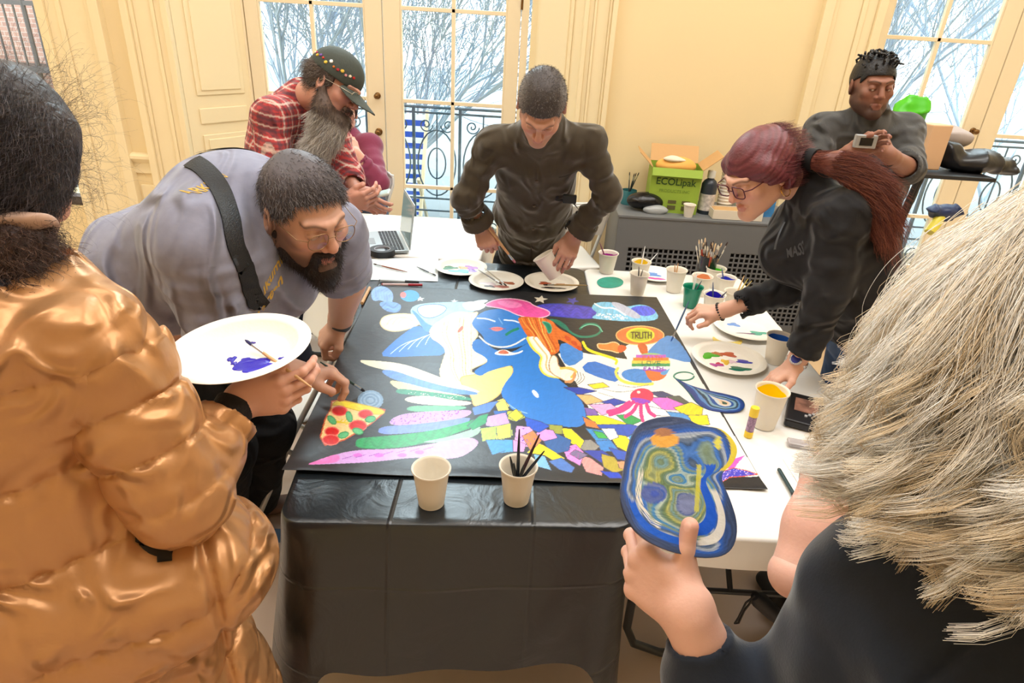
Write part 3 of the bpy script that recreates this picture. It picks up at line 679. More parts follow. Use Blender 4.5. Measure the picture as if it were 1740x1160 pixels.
p.poly(A_([(600, 165), (640, 190), (700, 260), (790, 250), (760, 300), (680, 290), (650, 240)]), (60, 130, 205))
for k in range(5): p.line(A_([(500 + 45 * k, 400 - 12 * k), (560 + 35 * k, 350 - 10 * k), (650 + 20 * k, 320 - 8 * k)]), (190, 215, 240), .6, 2)
# pale flowing hair
p.poly(A_([(700, 270), (770, 220), (840, 180), (920, 190), (960, 180), (920, 240), (960, 300), (930, 330), (920, 380), (990, 410), (1010, 440), (940, 470), (900, 490), (960, 510), (980, 600), (860, 585), (780, 560), (750, 500), (770, 440), (790, 380), (750, 340), (710, 320)]), (244, 236, 212), line=(222, 206, 160))
for k in range(9): p.line(A_([(760 + 20 * k, 240 - 5 * k), (740 + 22 * k, 300), (800 + 15 * k, 380 + 8 * k), (790 + 16 * k, 460 + 5 * k), (830 + 12 * k, 540)]), [(225, 190, 170), (200, 214, 130), (236, 206, 110), (240, 200, 190)][k % 4], .7, 2)
p.poly(A_([(840, 290), (870, 250), (880, 265), (860, 290)]), (214, 96, 66))
# sandy torso of the second figure
p.poly(A_([(850, 520), (940, 510), (1000, 480), (1080, 475), (1120, 455), (1140, 490), (1100, 560), (1060, 620), (990, 660), (930, 680), (920, 620), (880, 580)]), (240, 218, 140), line=(214, 180, 100), streak=.06)
# long coloured streaks running left
p.poly(A_([(325, 430), (420, 435), (560, 450), (700, 500), (800, 540), (960, 590), (960, 605), (800, 590), (640, 540), (500, 490), (380, 462)]), (246, 236, 204), streak=.03)
p.poly(A_([(445, 482), (520, 485), (640, 530), (800, 575), (960, 600), (940, 618), (760, 600), (600, 560), (480, 520)]), (96, 146, 226), streak=.15)
p.poly(A_([(480, 535), (560, 545), (720, 590), (900, 620), (880, 640), (700, 618), (540, 590)]), (232, 226, 176))
p.poly(A_([(530, 578), (640, 590), (800, 610), (920, 628), (920, 645), (760, 632), (620, 615), (525, 605)]), (30, 140, 106), streak=.2)
p.speck(A_([(560, 590), (900, 625), (900, 640), (600, 612)]), (230, 240, 220), 40, .6)
p.poly(A_([(570, 625), (680, 615), (820, 640), (930, 650), (900, 670), (720, 668), (580, 650)]), (240, 232, 206))
p.poly(A_([(590, 670), (720, 668), (900, 672), (880, 690), (720, 700), (580, 698)]), (98, 178, 136), streak=.12)
p.poly(A_([(520, 720), (640, 700), (820, 695), (930, 690), (900, 730), (760, 750), (620, 768), (480, 770)]), (190, 150, 222), streak=.06); p.speck(A_([(520, 720), (640, 700), (930, 690), (760, 750), (480, 770)]), (140, 60, 180), 90, .9)
p.poly(A_([(440, 775), (600, 768), (760, 750), (920, 725), (900, 760), (760, 790), (600, 812), (430, 818)]), (112, 140, 216), streak=.14)
p.poly(A_([(318, 850), (340, 835), (480, 825), (640, 810), (800, 780), (940, 740), (1000, 712), (980, 765), (900, 790), (760, 840), (640, 870), (520, 890), (320, 892)]), (24, 152, 84), streak=.22, ang=1.4)
p.poly(A_([(640, 860), (780, 835), (900, 800), (970, 770), (960, 820), (860, 850), (760, 860)]), (150, 210, 170))
p.poly(A_([(50, 985), (160, 935), (320, 895), (520, 895), (700, 870), (900, 830), (960, 850), (940, 890), (860, 940), (760, 945), (620, 935), (420, 960), (200, 975)]), (206, 160, 226), streak=.08)
p.poly(A_([(50, 985), (150, 940), (230, 915), (240, 960), (150, 975)]), (232, 120, 200), streak=.1)
for c in ((330, 925), (440, 925), (560, 925), (650, 910)): p.ell(A_([c])[0], 8, 3.5, (210, 110, 215))
for k in range(7): p.line(A_([(250 + 70 * k, 945 - 8 * k), (300 + 70 * k, 930 - 8 * k)]), (150, 70, 190), .5)
# blue painted round patch by the brush
p.ell(A_([(395, 640)])[0], 22, 17, (120, 152, 184), streak=.12)
for k in range(5): p.ell(A_([(395, 640)])[0], 18 - 3 * k, 14 - 2.4 * k, [(140, 170, 200), (108, 142, 178)][k % 2])
# pizza slice
PZ = A_([(195, 645), (240, 638), (470, 690), (465, 705), (400, 760), (260, 845), (160, 873), (135, 830), (160, 740), (190, 680)])
p.poly(PZ, (244, 214, 150), sm=0, line=(205, 90, 50), lw=1.1)
p.poly(A_([(192, 668), (215, 642), (260, 642), (470, 688), (462, 714), (400, 712), (280, 680), (225, 665)]), (240, 220, 50), line=(210, 180, 40))
for k in range(7): p.line(A_([(200 + 22 * k, 740 + 8 * k), (230 + 24 * k, 760 - 2 * k), (250 + 20 * k, 740)]), (232, 206, 40), .9, 1)
for c, r_ in (((235, 695), 13), ((370, 712), 12), ((330, 772), 15), ((195, 802), 12), ((190, 845), 14)): p.ell(A_([c])[0], r_, r_ * .62, (216, 40, 44), line=(240, 120, 110), lw=.9)
for c, a in (((285, 725), 1.3), ((195, 742), .8), ((395, 738), -.2), ((255, 820), -.3), ((330, 800), .3)): p.ell(A_([c])[0], 9, 5, (96, 190, 130), a=a, line=(50, 150, 90))
# big blue figure: face, body
p.poly(A_([(918, 235), (960, 190), (1020, 168), (1110, 168), (1170, 205), (1200, 260), (1235, 335), (1150, 372), (1060, 375), (990, 340), (975, 300), (930, 265)]), BL, streak=.05)
p.poly(A_([(925, 385), (920, 340), (955, 318), (1000, 350), (1040, 380), (1120, 400), (1200, 350), (1240, 330), (1290, 410)]) + B_([(250, 400), (290, 470), (330, 530), (370, 560), (440, 620), (480, 700), (470, 770), (410, 785), (250, 765), (130, 715), (60, 665), (30, 600), (60, 545), (100, 500), (95, 465)]) + A_([(1130, 460), (1080, 470), (1000, 495), (965, 520), (925, 498), (960, 470), (1010, 440), (980, 410)]), BL, streak=.05)
p.line(A_([(950, 215), (1000, 218), (1040, 232)]), (210, 225, 240), 1.2, 1); p.line(A_([(1090, 225), (1140, 228), (1165, 238)]), (210, 225, 240), 1.2, 1); p.line(A_([(1060, 215), (1080, 245)]), (120, 170, 225), .8)
p.poly(A_([(1010, 268), (1050, 258), (1095, 268), (1050, 288)]), (224, 130, 130)); p.line(A_([(1010, 270), (1095, 270)]), (190, 70, 90), .5)
p.line(A_([(960, 310), (1000, 350), (1060, 368), (1130, 360), (1195, 320)]), (220, 226, 226), 1.3, 2)
p.line(A_([(1100, 300), (1130, 280), (1160, 270)]), (20, 130, 100), 2.2, 1)
p.poly(A_([(1030, 398), (1085, 372), (1140, 400), (1190, 378), (1180, 395), (1120, 410), (1060, 408)]), (228, 236, 236)); p.poly(A_([(1045, 400), (1085, 374), (1125, 402)]), (200, 110, 80))
p.ell(B_([(213, 608)])[0], 8, 3.6, (215, 228, 240), a=.9); p.line(B_([(70, 660), (110, 690), (170, 710)]), (150, 190, 235), .8, 1)
# pink hat, orange hair
p.poly(A_([(975, 150), (1040, 118), (1130, 112), (1220, 130)]) + B_([(200, 150), (290, 178), (285, 205), (215, 218), (130, 205), (60, 170), (10, 160)]), (226, 84, 160), streak=.12, line=(240, 190, 215))
p.poly(A_([(1030, 128), (1130, 122), (1200, 150), (1120, 170)]), (238, 130, 190), streak=.12)
p.poly(A_([(870, 150), (950, 120), (1020, 120), (960, 150), (980, 172), (900, 180)]), (205, 220, 235))
p.poly(B_([(115, 205), (230, 212), (300, 225), (330, 270), (400, 300), (460, 350), (440, 385), (380, 345), (320, 318), (345, 370), (320, 405), (255, 405), (235, 360), (190, 335), (155, 285), (135, 250)]), (206, 106, 42), streak=.2)
for k in range(8): p.line(B_([(140 + 18 * k, 215), (160 + 18 * k, 250 + 6 * k), (200 + 10 * k, 290), (220 + 14 * k, 340 + 4 * k), (240 + 12 * k, 390)]), [(232, 150, 70), (170, 74, 30), (240, 180, 90)][k % 3], .8, 2)
for c in ((380, 320), (415, 345), (440, 370)): p.ell(B_([c])[0], 6, 3.5, (186, 70, 30), a=.6)
p.poly(B_([(240, 230), (290, 240), (300, 280), (280, 300), (270, 260)]), (20, 124, 92), line=(80, 160, 130)); p.poly(B_([(290, 222), (350, 232), (390, 270), (380, 285), (330, 250)]), (20, 110, 90))
# second hair: yellow, cream curls
for off, cc, w_ in ((0, (236, 214, 70), 3.2), (18, (246, 236, 190), 3), (36, (246, 240, 226), 3.4), (54, (228, 186, 130), 2.4), (70, (244, 240, 226), 2.6)):
    p.line(B_([(175 + off * .6, 320), (200 + off * .8, 370), (255 + off * .5, 410), (235 + off * .6, 460), (260 + off * .4, 505 - off * .3), (330 + off * .2, 520 - off * .2), (400 - off * .1, 515 - off * .2)]), cc, w_, 3)
p.poly(B_([(300, 400), (330, 420), (330, 470), (400, 480), (430, 500), (400, 560), (350, 530), (290, 500), (280, 450)]), (242, 234, 214), line=(170, 130, 90))
p.line(B_([(400, 520), (430, 490), (390, 470), (345, 475)]), (236, 190, 90), 2, 2); p.line(B_([(370, 545), (410, 540), (415, 500)]), (214, 150, 100), 2, 2)
for k in range(3): p.line(B_([(430 + 14 * k, 490 + 6 * k), (440 + 16 * k, 530), (400 + 14 * k, 562)]), (90, 84, 80), .5, 2)
# tail scales
def grow(P, k=1.14):
    P = np.array(P); c = P.mean(0); return c + (P - c) * k
T_ = [([(370, 575), (440, 575), (520, 592), (440, 610)], DB), ([(490, 560), (560, 550), (590, 570), (520, 580)], (238, 216, 60)), ([(430, 612), (500, 615), (560, 645), (480, 660)], (226, 176, 120)),
      ([(560, 650), (620, 632), (680, 650), (620, 668)], DB), ([(500, 665), (600, 660), (640, 690), (560, 715)], (230, 160, 210)), ([(470, 680), (520, 690), (540, 720), (485, 725)], (120, 92, 170)),
      ([(485, 725), (560, 722), (680, 760), (640, 778), (540, 765)], (240, 222, 40)), ([(640, 720), (700, 715), (760, 745), (700, 770)], (40, 150, 80)), ([(540, 770), (700, 768), (780, 785), (700, 826), (600, 815)], (40, 80, 180)),
      ([(462, 730), (520, 755), (540, 785), (480, 775)], (214, 120, 60)), ([(600, 820), (680, 830), (720, 880), (690, 905), (640, 880)], (238, 220, 40)), ([(480, 790), (560, 800), (600, 850), (530, 850)], (50, 136, 200)),
      ([(515, 800), (560, 810), (590, 838), (540, 835)], (56, 170, 80)), ([(560, 790), (620, 790), (640, 830), (600, 845)], (232, 240, 236)), ([(530, 855), (600, 850), (640, 900), (560, 905)], (56, 130, 205)),
      ([(450, 850), (500, 850), (540, 880), (500, 915), (450, 890)], (140, 140, 136)), ([(470, 905), (560, 905), (640, 960), (560, 965)], DB), ([(600, 890), (700, 915), (690, 950), (640, 945)], (44, 84, 186)),
      ([(560, 925), (620, 940), (665, 1000), (620, 1015), (570, 985)], (176, 160, 62)), ([(440, 930), (500, 945), (560, 990), (550, 1030), (480, 1010)], (228, 150, 150)), ([(555, 1010), (640, 1020), (665, 1055), (600, 1050)], (30, 70, 200)),
      ([(350, 790), (400, 795), (460, 850), (440, 885), (380, 850)], (236, 218, 44)), ([(360, 890), (420, 875), (460, 915), (440, 975), (380, 940)], (232, 140, 215)), ([(280, 770), (350, 775), (350, 815), (300, 810)], (150, 156, 70)),
      ([(260, 850), (320, 820), (390, 850), (380, 900), (300, 915)], (50, 96, 160)), ([(180, 915), (230, 865), (300, 905), (355, 940), (330, 965), (260, 925)], (240, 222, 40)), ([(290, 960), (350, 945), (410, 990), (395, 1015), (340, 1000)], (76, 120, 196)),
      ([(210, 925), (260, 935), (290, 1000), (220, 980)], (120, 180, 225)), ([(230, 790), (300, 800), (320, 835), (260, 850), (220, 830)], (226, 150, 220)), ([(165, 735), (240, 755), (280, 775), (230, 805), (175, 780)], (40, 86, 200)),
      ([(120, 780), (180, 785), (225, 830), (180, 880), (110, 860)], (232, 160, 220)), ([(150, 830), (200, 805), (240, 850), (190, 900)], (206, 130, 80)), ([(70, 700), (130, 700), (155, 730), (110, 750), (70, 735)], (190, 200, 60)),
      ([(5, 650), (45, 635), (75, 670), (40, 700)], (240, 226, 110)), ([(0, 700), (60, 700), (70, 750), (20, 770)], (40, 100, 180)), ([(0, 760), (80, 765), (90, 820), (30, 850), (0, 830)], (196, 214, 90)),
      ([(100, 850), (160, 870), (150, 905), (100, 905)], (230, 150, 225)), ([(0, 850), (90, 850), (90, 905), (0, 915)], (70, 150, 210)),
      ([(810, 600), (870, 595), (920, 615), (860, 625)], (60, 66, 110)), ([(900, 620), (960, 620), (1010, 655), (950, 655)], (84, 92, 84)), ([(810, 630), (900, 630), (1000, 670), (980, 690), (880, 685)], (230, 110, 205)),
      ([(940, 680), (1020, 655), (1075, 680), (1070, 715), (990, 715)], (226, 208, 40)), ([(790, 670), (880, 690), (910, 720), (820, 715)], (238, 238, 240)), ([(900, 700), (980, 710), (1045, 745), (940, 745)], (70, 140, 205)),
      ([(1010, 720), (1100, 720), (1112, 765), (1040, 765)], (230, 212, 40)), ([(760, 780), (800, 760), (840, 760), (780, 830)], (60, 150, 80)), ([(700, 830), (760, 790), (740, 870), (715, 880)], (50, 150, 205)),
      ([(640, 960), (700, 960), (680, 1000), (650, 990)], (230, 150, 110)), ([(395, 920), (420, 900), (480, 925), (440, 945)], (120, 110, 150))]
for P_, c in T_: p.poly(grow(B_(P_)), c, sm=0, line=(60, 62, 90), lw=.45, streak=.1)
for P_, c in ([([(1000, 730), (1090, 710), (1110, 760), (1050, 780), (1000, 770)], (196, 160, 226)), ([(1045, 660), (1090, 640), (1110, 690), (1060, 695)], (240, 226, 110)), ([(1110, 720), (1150, 690), (1185, 725), (1150, 750)], (200, 206, 60)),
               ([(1050, 780), (1120, 765), (1120, 830), (1060, 840)], (200, 214, 90)), ([(970, 790), (1045, 780), (1040, 840), (980, 850)], (170, 216, 90)), ([(1000, 850), (1090, 850), (1090, 900), (1030, 920)], (66, 146, 214)),
               ([(905, 770), (960, 725), (1000, 715), (990, 760), (930, 790)], (20, 146, 90)), ([(930, 680), (1010, 655), (1050, 650), (1010, 700), (940, 715)], (84, 130, 214))]): p.poly(grow(A_(P_)), c, sm=0, line=(60, 62, 90), lw=.45, streak=.1)
p.speck(B_([(360, 890), (420, 875), (460, 915), (440, 975), (380, 940)]), (180, 70, 180), 22); p.speck(B_([(120, 780), (180, 785), (225, 830), (180, 880), (110, 860)]), (110, 60, 180), 24)
# octopus
p.ell(B_([(765, 620)])[0], 20, 14, (214, 50, 90)); p.poly(B_([(705, 620), (815, 640), (805, 660), (720, 655)]), (140, 60, 190))
for L in ([(720, 650), (680, 690), (600, 715)], [(740, 660), (720, 700), (680, 725)], [(760, 665), (760, 710), (770, 745)], [(790, 660), (800, 700), (830, 720)], [(700, 650), (640, 690), (590, 700)]): p.line(B_(L), (222, 50, 130), 3.2, 2)
p.ell(B_([(748, 598)])[0], 3, 2.4, (240, 220, 210))
# tail fin by the lower right corner
p.poly(B_([(1205, 975), (1240, 945), (1300, 925), (1260, 970), (1245, 995), (1190, 995)]), (216, 90, 190), sm=0)
FN = [(1150, 1060), (1180, 1010), (1240, 990), (1310, 1005), (1370, 1025), (1290, 1035), (1220, 1040), (1170, 1075)]
p.poly(B_(FN), (72, 66, 190), sm=0, line=(214, 90, 60), lw=.7); p.speck(B_(FN), (225, 200, 240), 60, .7)
# thin pencil outlines on the bare paper
for L in ([(560, 580), (640, 600), (720, 590)], [(540, 600), (620, 625)], [(640, 560), (720, 575), (800, 560)]): p.line(B_(L), (120, 118, 120), .4, 2)
m_mural = mat('mural_paint', vcol=True, rough=.38, bump=.14, bscale=28, spec=.5, ior=1.62)
i = np.arange(nu - 1)[None, :] + np.arange(nv_ - 1)[:, None] * nu; fq = np.stack([i, i + 1, i + nu + 1, i + nu], -1).reshape(-1, 4)
mu_o = link_mesh('mural', PP, fq, m_mural, cols=p.c); tag(mu_o, 'large painted paper mural of blue mermaids lying across both tables', 'painting')
sm_ = mu_o.modifiers.new('paper', 'SOLIDIFY'); sm_.thickness = .0012; sm_.offset = -1
# ================================================================ things on the tables
m_paper = mat('paper_cup_white', (236, 228, 214), .6, bump=.03, bscale=60)
m_fibre = mat('moulded_fibre', (240, 235, 224), .6, bump=.08, bscale=120)
def cup(label, base, rr=.045, h=.104, paint=None, level=.72, group='paper cups on the tables', tilt=None, mtl=None, inside=None):
    r = thing('paper_cup', label, 'cup', base, group); rb = rr * .70; b = MB(); ax = np.eye(3) if tilt is None else tilt; o = V(*base)
    R_ = lambda z: rb + (rr - .001 - rb) * z / h
    prof = [(0, .006), (rb - .002, .006), (rb - .001, 0), (rb, 0), (rb, .004)] + [(R_(z), z) for z in np.linspace(.01, h - .004, 6)] + [(rr + .0022, h - .003), (rr + .0028, h), (rr + .0018, h + .002), (rr - .0012, h)]
    prof += [(R_(z) - .0016, z) for z in np.linspace(h - .004, .010, 6)] + [(0, .009)]
    b.lathe(prof, 40, o, ax, close=True); b.build('cup_body', mtl or m_paper, r, smooth=True)
    if paint:
        z = h * level; q = MB(); k = 40; an = np.arange(k) / k * 2 * pi; rg = np.random.RandomState(int(abs(o[0] * 1e4)) % 999)
        top = z + (h - z) * (.35 + .5 * np.clip(np.sin(an + rg.rand() * 6) + .5 * np.sin(3 * an + rg.rand() * 6), 0, 1.3) / 1.3)
        ri = lambda zz: rb + (rr - rb) * zz / h - .0026
        P = np.concatenate([np.zeros((1, 3)) + [0, 0, z * .5], np.stack([ri(z * .5) * np.cos(an), ri(z * .5) * np.sin(an), np.full(k, z * .5)], 1), np.stack([ri(top) * np.cos(an), ri(top) * np.sin(an), top], 1)]) @ ax.T + o
        f = [(0, 1 + i, 1 + (i + 1) % k) for i in range(k)] + [(1 + i, 1 + k + i, 1 + k + (i + 1) % k, 1 + (i + 1) % k) for i in range(k)]
        q.add(P, f); q.build('paint', mat('wet_paint_%d_%d_%d' % paint, paint, .25, bump=.1, bscale=80), r, smooth=True)
    return r
m_wood = mat('pale_wood', (206, 160, 112), .5, vary=.1, vscale=60); m_ferr = mat('ferrule', (190, 190, 190), .25, metal=1)
def brush(label, tip, end, col=(40, 40, 44), tipc=(50, 40, 36), r=.0034, group=None, L=None, wood=False, name='paintbrush'):
    tip = V(*tip); end = V(*end); d = nrm(end - tip)
    if L: end = tip + d * L
    L = np.linalg.norm(end - tip); root = thing(name, label, 'paintbrush', tip, group)
    MB().tube([tip, tip + d * .006, tip + d * .016, tip + d * .024], [.0006, r * .9, r * 1.05, r], 10).build('bristles', mat('bristle_%d_%d_%d' % tipc, tipc, .6), root, smooth=True)
    MB().tube([tip + d * .020, tip + d * .05], [r * 1.02, r * .9], 12).build('ferrule', m_ferr, root, smooth=True)
    u = np.linspace(.05, L, 12); q = (u - .05) / (L - .05)
    MB().tube([tip + d * x for x in u], r * (.9 + .45 * np.sin(np.clip(q * 3, 0, pi)) - .55 * q), 12).build('handle', m_wood if wood else mat('lacquer_%d_%d_%d' % col, col, .3), root, smooth=True)
    return root
def blobmesh(c, rx, ry, seed, zr=.0022, ax=None, wob=.3):
    rg = np.random.RandomState(seed); k = 28; an = np.arange(k) / k * 2 * pi; w_ = 1 + wob * np.sin(2 * an + rg.rand() * 6) * rg.rand() + wob * .8 * np.sin(3 * an + rg.rand() * 6) + wob * .4 * np.sin(5 * an + rg.rand() * 6)
    b = MB(); P = [np.zeros((1, 3)) + [0, 0, zr]]
    for u_, z_ in ((.4, .95), (.75, .7), (.93, .4), (1, 0)): P.append(np.stack([rx * u_ * w_ * np.cos(an), ry * u_ * w_ * np.sin(an), np.full(k, z_ * zr)], 1))
    P = np.concatenate(P); P = P @ (np.eye(3) if ax is None else ax).T + c
    f = [(0, 1 + i, 1 + (i + 1) % k) for i in range(k)]
    for j in range(3): f += [(1 + j * k + i, 1 + (j + 1) * k + i, 1 + (j + 1) * k + (i + 1) % k, 1 + j * k + (i + 1) % k) for i in range(k)]
    return b.add(P, f)
def plate(label, c, blobs, R=.125, ax=None, group='fibre plates used as palettes', h=.020):
    c = V(*c); r = thing('paint_plate', label, 'plate', c, group); ax = np.eye(3) if ax is None else ax
    prof = [(0, .0012), (R * .62, .0012), (R * .68, .003), (R * .80, h * .8), (R * .83, h * .93), (R * .97, h), (R, h * .93), (R * .985, h * .84), (R * .84, h * .76), (R * .80, h * .6), (R * .66, 0), (0, 0)]
    MB().lathe(prof[::-1], 64, c, ax, close=True).build('plate_body', m_fibre, r, smooth=True)
    for k, (x, y, rx, ry, col) in enumerate(blobs):
        p0 = c + ax @ V(x * R, y * R, .0014); blobmesh(p0, rx * R, ry * R, k * 7 + int(abs(x) * 100), ax=ax).build('paint_blob', mat('wet_paint_%d_%d_%d' % col, col, .25, bump=.1, bscale=80), r, smooth=True)
    return r
T = lambda x, y, z=TZ + .003: atz(x, y, z)
# the two cups at the near edge
cup('empty white paper cup at the near edge of the black cloth', T(733, 853))
c2 = T(877, 848); cup('white paper cup filled with dark brushes at the near edge of the black cloth', c2)
for k, (dx, dy, h_, col) in enumerate(((-.004, .006, .205, (24, 30, 40)), (.045, .012, .19, (60, 30, 40)), (.058, -.012, .16, (26, 34, 50)), (-.012, -.01, .118, (20, 20, 22)), (.0, .014, .122, (26, 26, 30)), (.012, -.012, .115, (24, 24, 26)), (-.022, .006, .125, (30, 30, 34)), (.02, .01, .12, (18, 18, 22)))):
    e = c2 + V(dx, dy, h_); s_ = c2 + V(-dx * .3, -dy * .3, .012)
    brush(['tall dark brush standing upright in the near cup of brushes', 'thin maroon brush leaning right in the near cup of brushes', 'dark blue brush leaning far right in the near cup of brushes'][k] if k < 3 else 'short black brush among others inside the near cup of brushes', s_, e, col, group='brushes in the near cup' if k > 2 else None, r=.0036)
# cups of paint on the white table
CUPS = [((1030, 462), .047, .098, (170, 40, 150), .72, 'paper cup of purple paint left of the yellow one'), ((1085, 478), .044, .100, (240, 205, 50), .80, 'paper cup of yellow paint behind the plain cup'),
        ((1082, 499), .042, .098, None, 0, 'plain paper cup of brushes in front of the yellow paint cup'), ((1144, 494), .046, .104, None, 0, 'paper cup holding pale brushes left of the green tumbler'),
        ((1188, 500), .045, .090, (225, 150, 100), .7, 'paper cup of orange paint behind the green tumbler'), ((1211, 486), .045, .092, (90, 205, 50), .75, 'paper cup of bright green paint behind the other cups'),
        ((1228, 502), .043, .090, (50, 60, 190), .65, 'paper cup with blue paint at its rim right of the green one'), ((1208, 532), .045, .088, (40, 30, 170), .78, 'paper cup of violet blue paint beside the green tumbler'),
        ((1243, 528), .045, .09, None, 0, 'paper cup of wooden brushes nearest the woman in black'), ((1315, 614), .046, .104, (50, 110, 200), .82, 'paper cup of sky blue paint on the right table edge'),
        ((1297, 722), .0475, .126, (250, 215, 20), .80, 'tall paper cup of bright yellow paint by the glue stick')]
cp = {}
for (q, rr, h, pc, lv, lab) in CUPS:
    b = T(*q); cup(lab, b, rr, h, pc, lv or .7, group=None); cp[q] = b
m_teal = mat('teal_tumbler', (40, 160, 128), .15, trans=.35, spec=.6)
b = T(1172, 520); cup('translucent green tumbler of teal water among the paint cups', b, .042, .092, (20, 130, 100), .85, group=None, mtl=m_teal)
tea = b
def inc(q, dx, dy, h, col, label, wood=False, tc=(60, 50, 44), r=.003, z0=.02):
    b = cp[q] if isinstance(q, tuple) else q
    brush(label, b + V(-dx * .25, -dy * .25, z0), b + V(dx, dy, h), col, tc, r=r, wood=wood)
inc((1030, 462), -.05, -.01, .15, (120, 60, 90), 'mauve brush leaning left in the purple paint cup')
inc((1085, 478), .012, .03, .165, (230, 232, 235), 'white brush standing in the yellow paint cup'); inc((1085, 478), .075, .03, .135, (226, 228, 230), 'white brush leaning right out of the yellow paint cup')
inc((1082, 499), -.008, .0, .13, (60, 60, 64), 'dark brush upright in the plain cup by the yellow paint'); inc((1082, 499), .012, .006, .115, (110, 108, 104), 'grey brush in the plain cup by the yellow paint')
inc((1144, 494), .0, .0, .135, (176, 130, 104), 'brown brush upright in the cup left of the green tumbler', True); inc((1144, 494), -.012, .006, .125, (200, 180, 160), 'pale brush in the cup left of the green tumbler', True)
inc(tea, .006, .01, .15, (236, 240, 236), 'clear plastic spoon handle standing in the green tumbler', r=.0045); inc(tea, .03, .0, .12, (90, 100, 110), 'grey brush leaning right in the green tumbler')
inc((1228, 502), -.03, .0, .13, (70, 90, 150), 'blue brush leaning left from the cup with blue rim'); inc((1208, 532), -.018, -.0, .14, (80, 100, 140), 'slate brush leaning left in the violet blue cup'); inc((1208, 532), .04, -.02, .11, (70, 70, 90), 'dark brush leaning right in the violet blue cup')
for k, (dx, dy, h, c) in enumerate(((.05, .03, .14, (190, 176, 90)), (.06, .02, .12, (60, 60, 60)), (.035, .04, .15, (206, 170, 120)), (.07, .035, .13, (180, 160, 90)))):
    inc((1243, 528), dx, dy, h, c, ['olive handled brush in the cup nearest the woman in black', 'black handled brush in the cup nearest the woman in black', 'wooden brush standing highest in the cup nearest the woman in black', 'khaki brush leaning farthest right in the cup nearest the woman in black'][k])
# dark jar packed with brushes behind the paint cups
jb = T(1196, 478); jr = thing('brush_jar', 'dark glass jar packed with many brushes behind the paint cups', 'jar', jb)
MB().lathe([(0, .004), (.040, .0), (.043, .01), (.043, .12), (.045, .13), (.043, .132), (.041, .12), (.040, .012), (0, .01)], 32, jb, close=True).build('jar_body', mat('smoky_glass', (60, 64, 72), .1, trans=.6), jr, smooth=True)
for k in range(26):
    a = rng.rand() * 2 * pi; q = .05 * math.sqrt(rng.rand()) + .008; c = [(210, 170, 120), (190, 70, 50), (40, 40, 44), (226, 214, 190), (150, 100, 70)][k % 5]
    brush('brush with its bristles up in the dark jar of many brushes', jb + V(q * 1.25 * cos(a), q * 1.25 * sin(a), .165 + .05 * rng.rand()), jb + V(.3 * q * cos(a + .4), .3 * q * sin(a + .4), .015), c, [(220, 190, 150), (60, 40, 34), (230, 220, 200)][k % 3], group='brushes packed in the dark jar', wood=(k % 5 == 0))
# plates
plate('fibre plate of green and purple paint at the far left of the black cloth', T(783, 458), [(-.45, .1, .28, .2, (40, 110, 60)), (.1, .2, .2, .14, (190, 150, 80)), (.4, .25, .28, .2, (170, 110, 190)), (.0, -.2, .4, .18, (120, 190, 200)), (.45, -.1, .2, .14, (150, 120, 210))])
pm = T(843, 482); plate('fibre plate with brown paint and two brushes beside the tilted cup', pm, [(.42, .12, .30, .14, (170, 100, 70)), (.2, -.3, .34, .16, (190, 120, 105)), (-.25, -.1, .3, .2, (222, 206, 210)), (-.2, -.3, .2, .1, (90, 80, 84))])
pr_ = T(937, 484); plate('fibre plate with rust paint under the tilted cup', pr_, [(-.25, .12, .22, .13, (180, 90, 60)), (.05, -.32, .4, .07, (40, 36, 40)), (.35, .1, .14, .1, (215, 170, 140))])
plate('fibre plate of many coloured paints in front of the woman in black', T(1237, 614), [(-.48, .28, .25, .2, (70, 170, 40)), (-.2, .42, .12, .13, (180, 110, 60)), (.12, .42, .2, .17, (180, 74, 40)), (-.08, -.05, .13, .14, (222, 180, 60)), (.45, .02, .24, .1, (50, 50, 170)), (.25, -.42, .36, .12, (20, 110, 90)), (-.42, -.28, .2, .09, (180, 80, 150)), (-.3, -.2, .1, .08, (190, 40, 90)), (.1, -.02, .12, .1, (225, 195, 210))], R=.132)
plate('fibre plate with blue and green paint beside the bracelet hand', T(1268, 560), [(-.3, .3, .2, .12, (110, 150, 215)), (.3, -.22, .3, .12, (90, 170, 150)), (0, -.3, .3, .03, (120, 80, 120))], R=.135)
plate('fibre plate with blue and pink paint behind the paint cups', T(1112, 470), [(-.1, .25, .4, .25, (90, 140, 210)), (-.05, -.3, .35, .2, (225, 90, 170))], R=.11)
brush('bristle brush lying on the plate with brown paint', pm + V(.03, -.04, .012), pm + V(-.09, .09, .03), (150, 150, 146), (50, 40, 40)); brush('thin brush crossing the plate with brown paint', pm + V(.05, -.05, .012), pm + V(-.06, .10, .034), (190, 180, 160), (60, 44, 44))
brush('dark tipped brush lying across the plate with rust paint', pr_ + V(-.04, -.035, .012), pr_ + V(.16, -.045, .026), (180, 150, 100), (30, 26, 30))
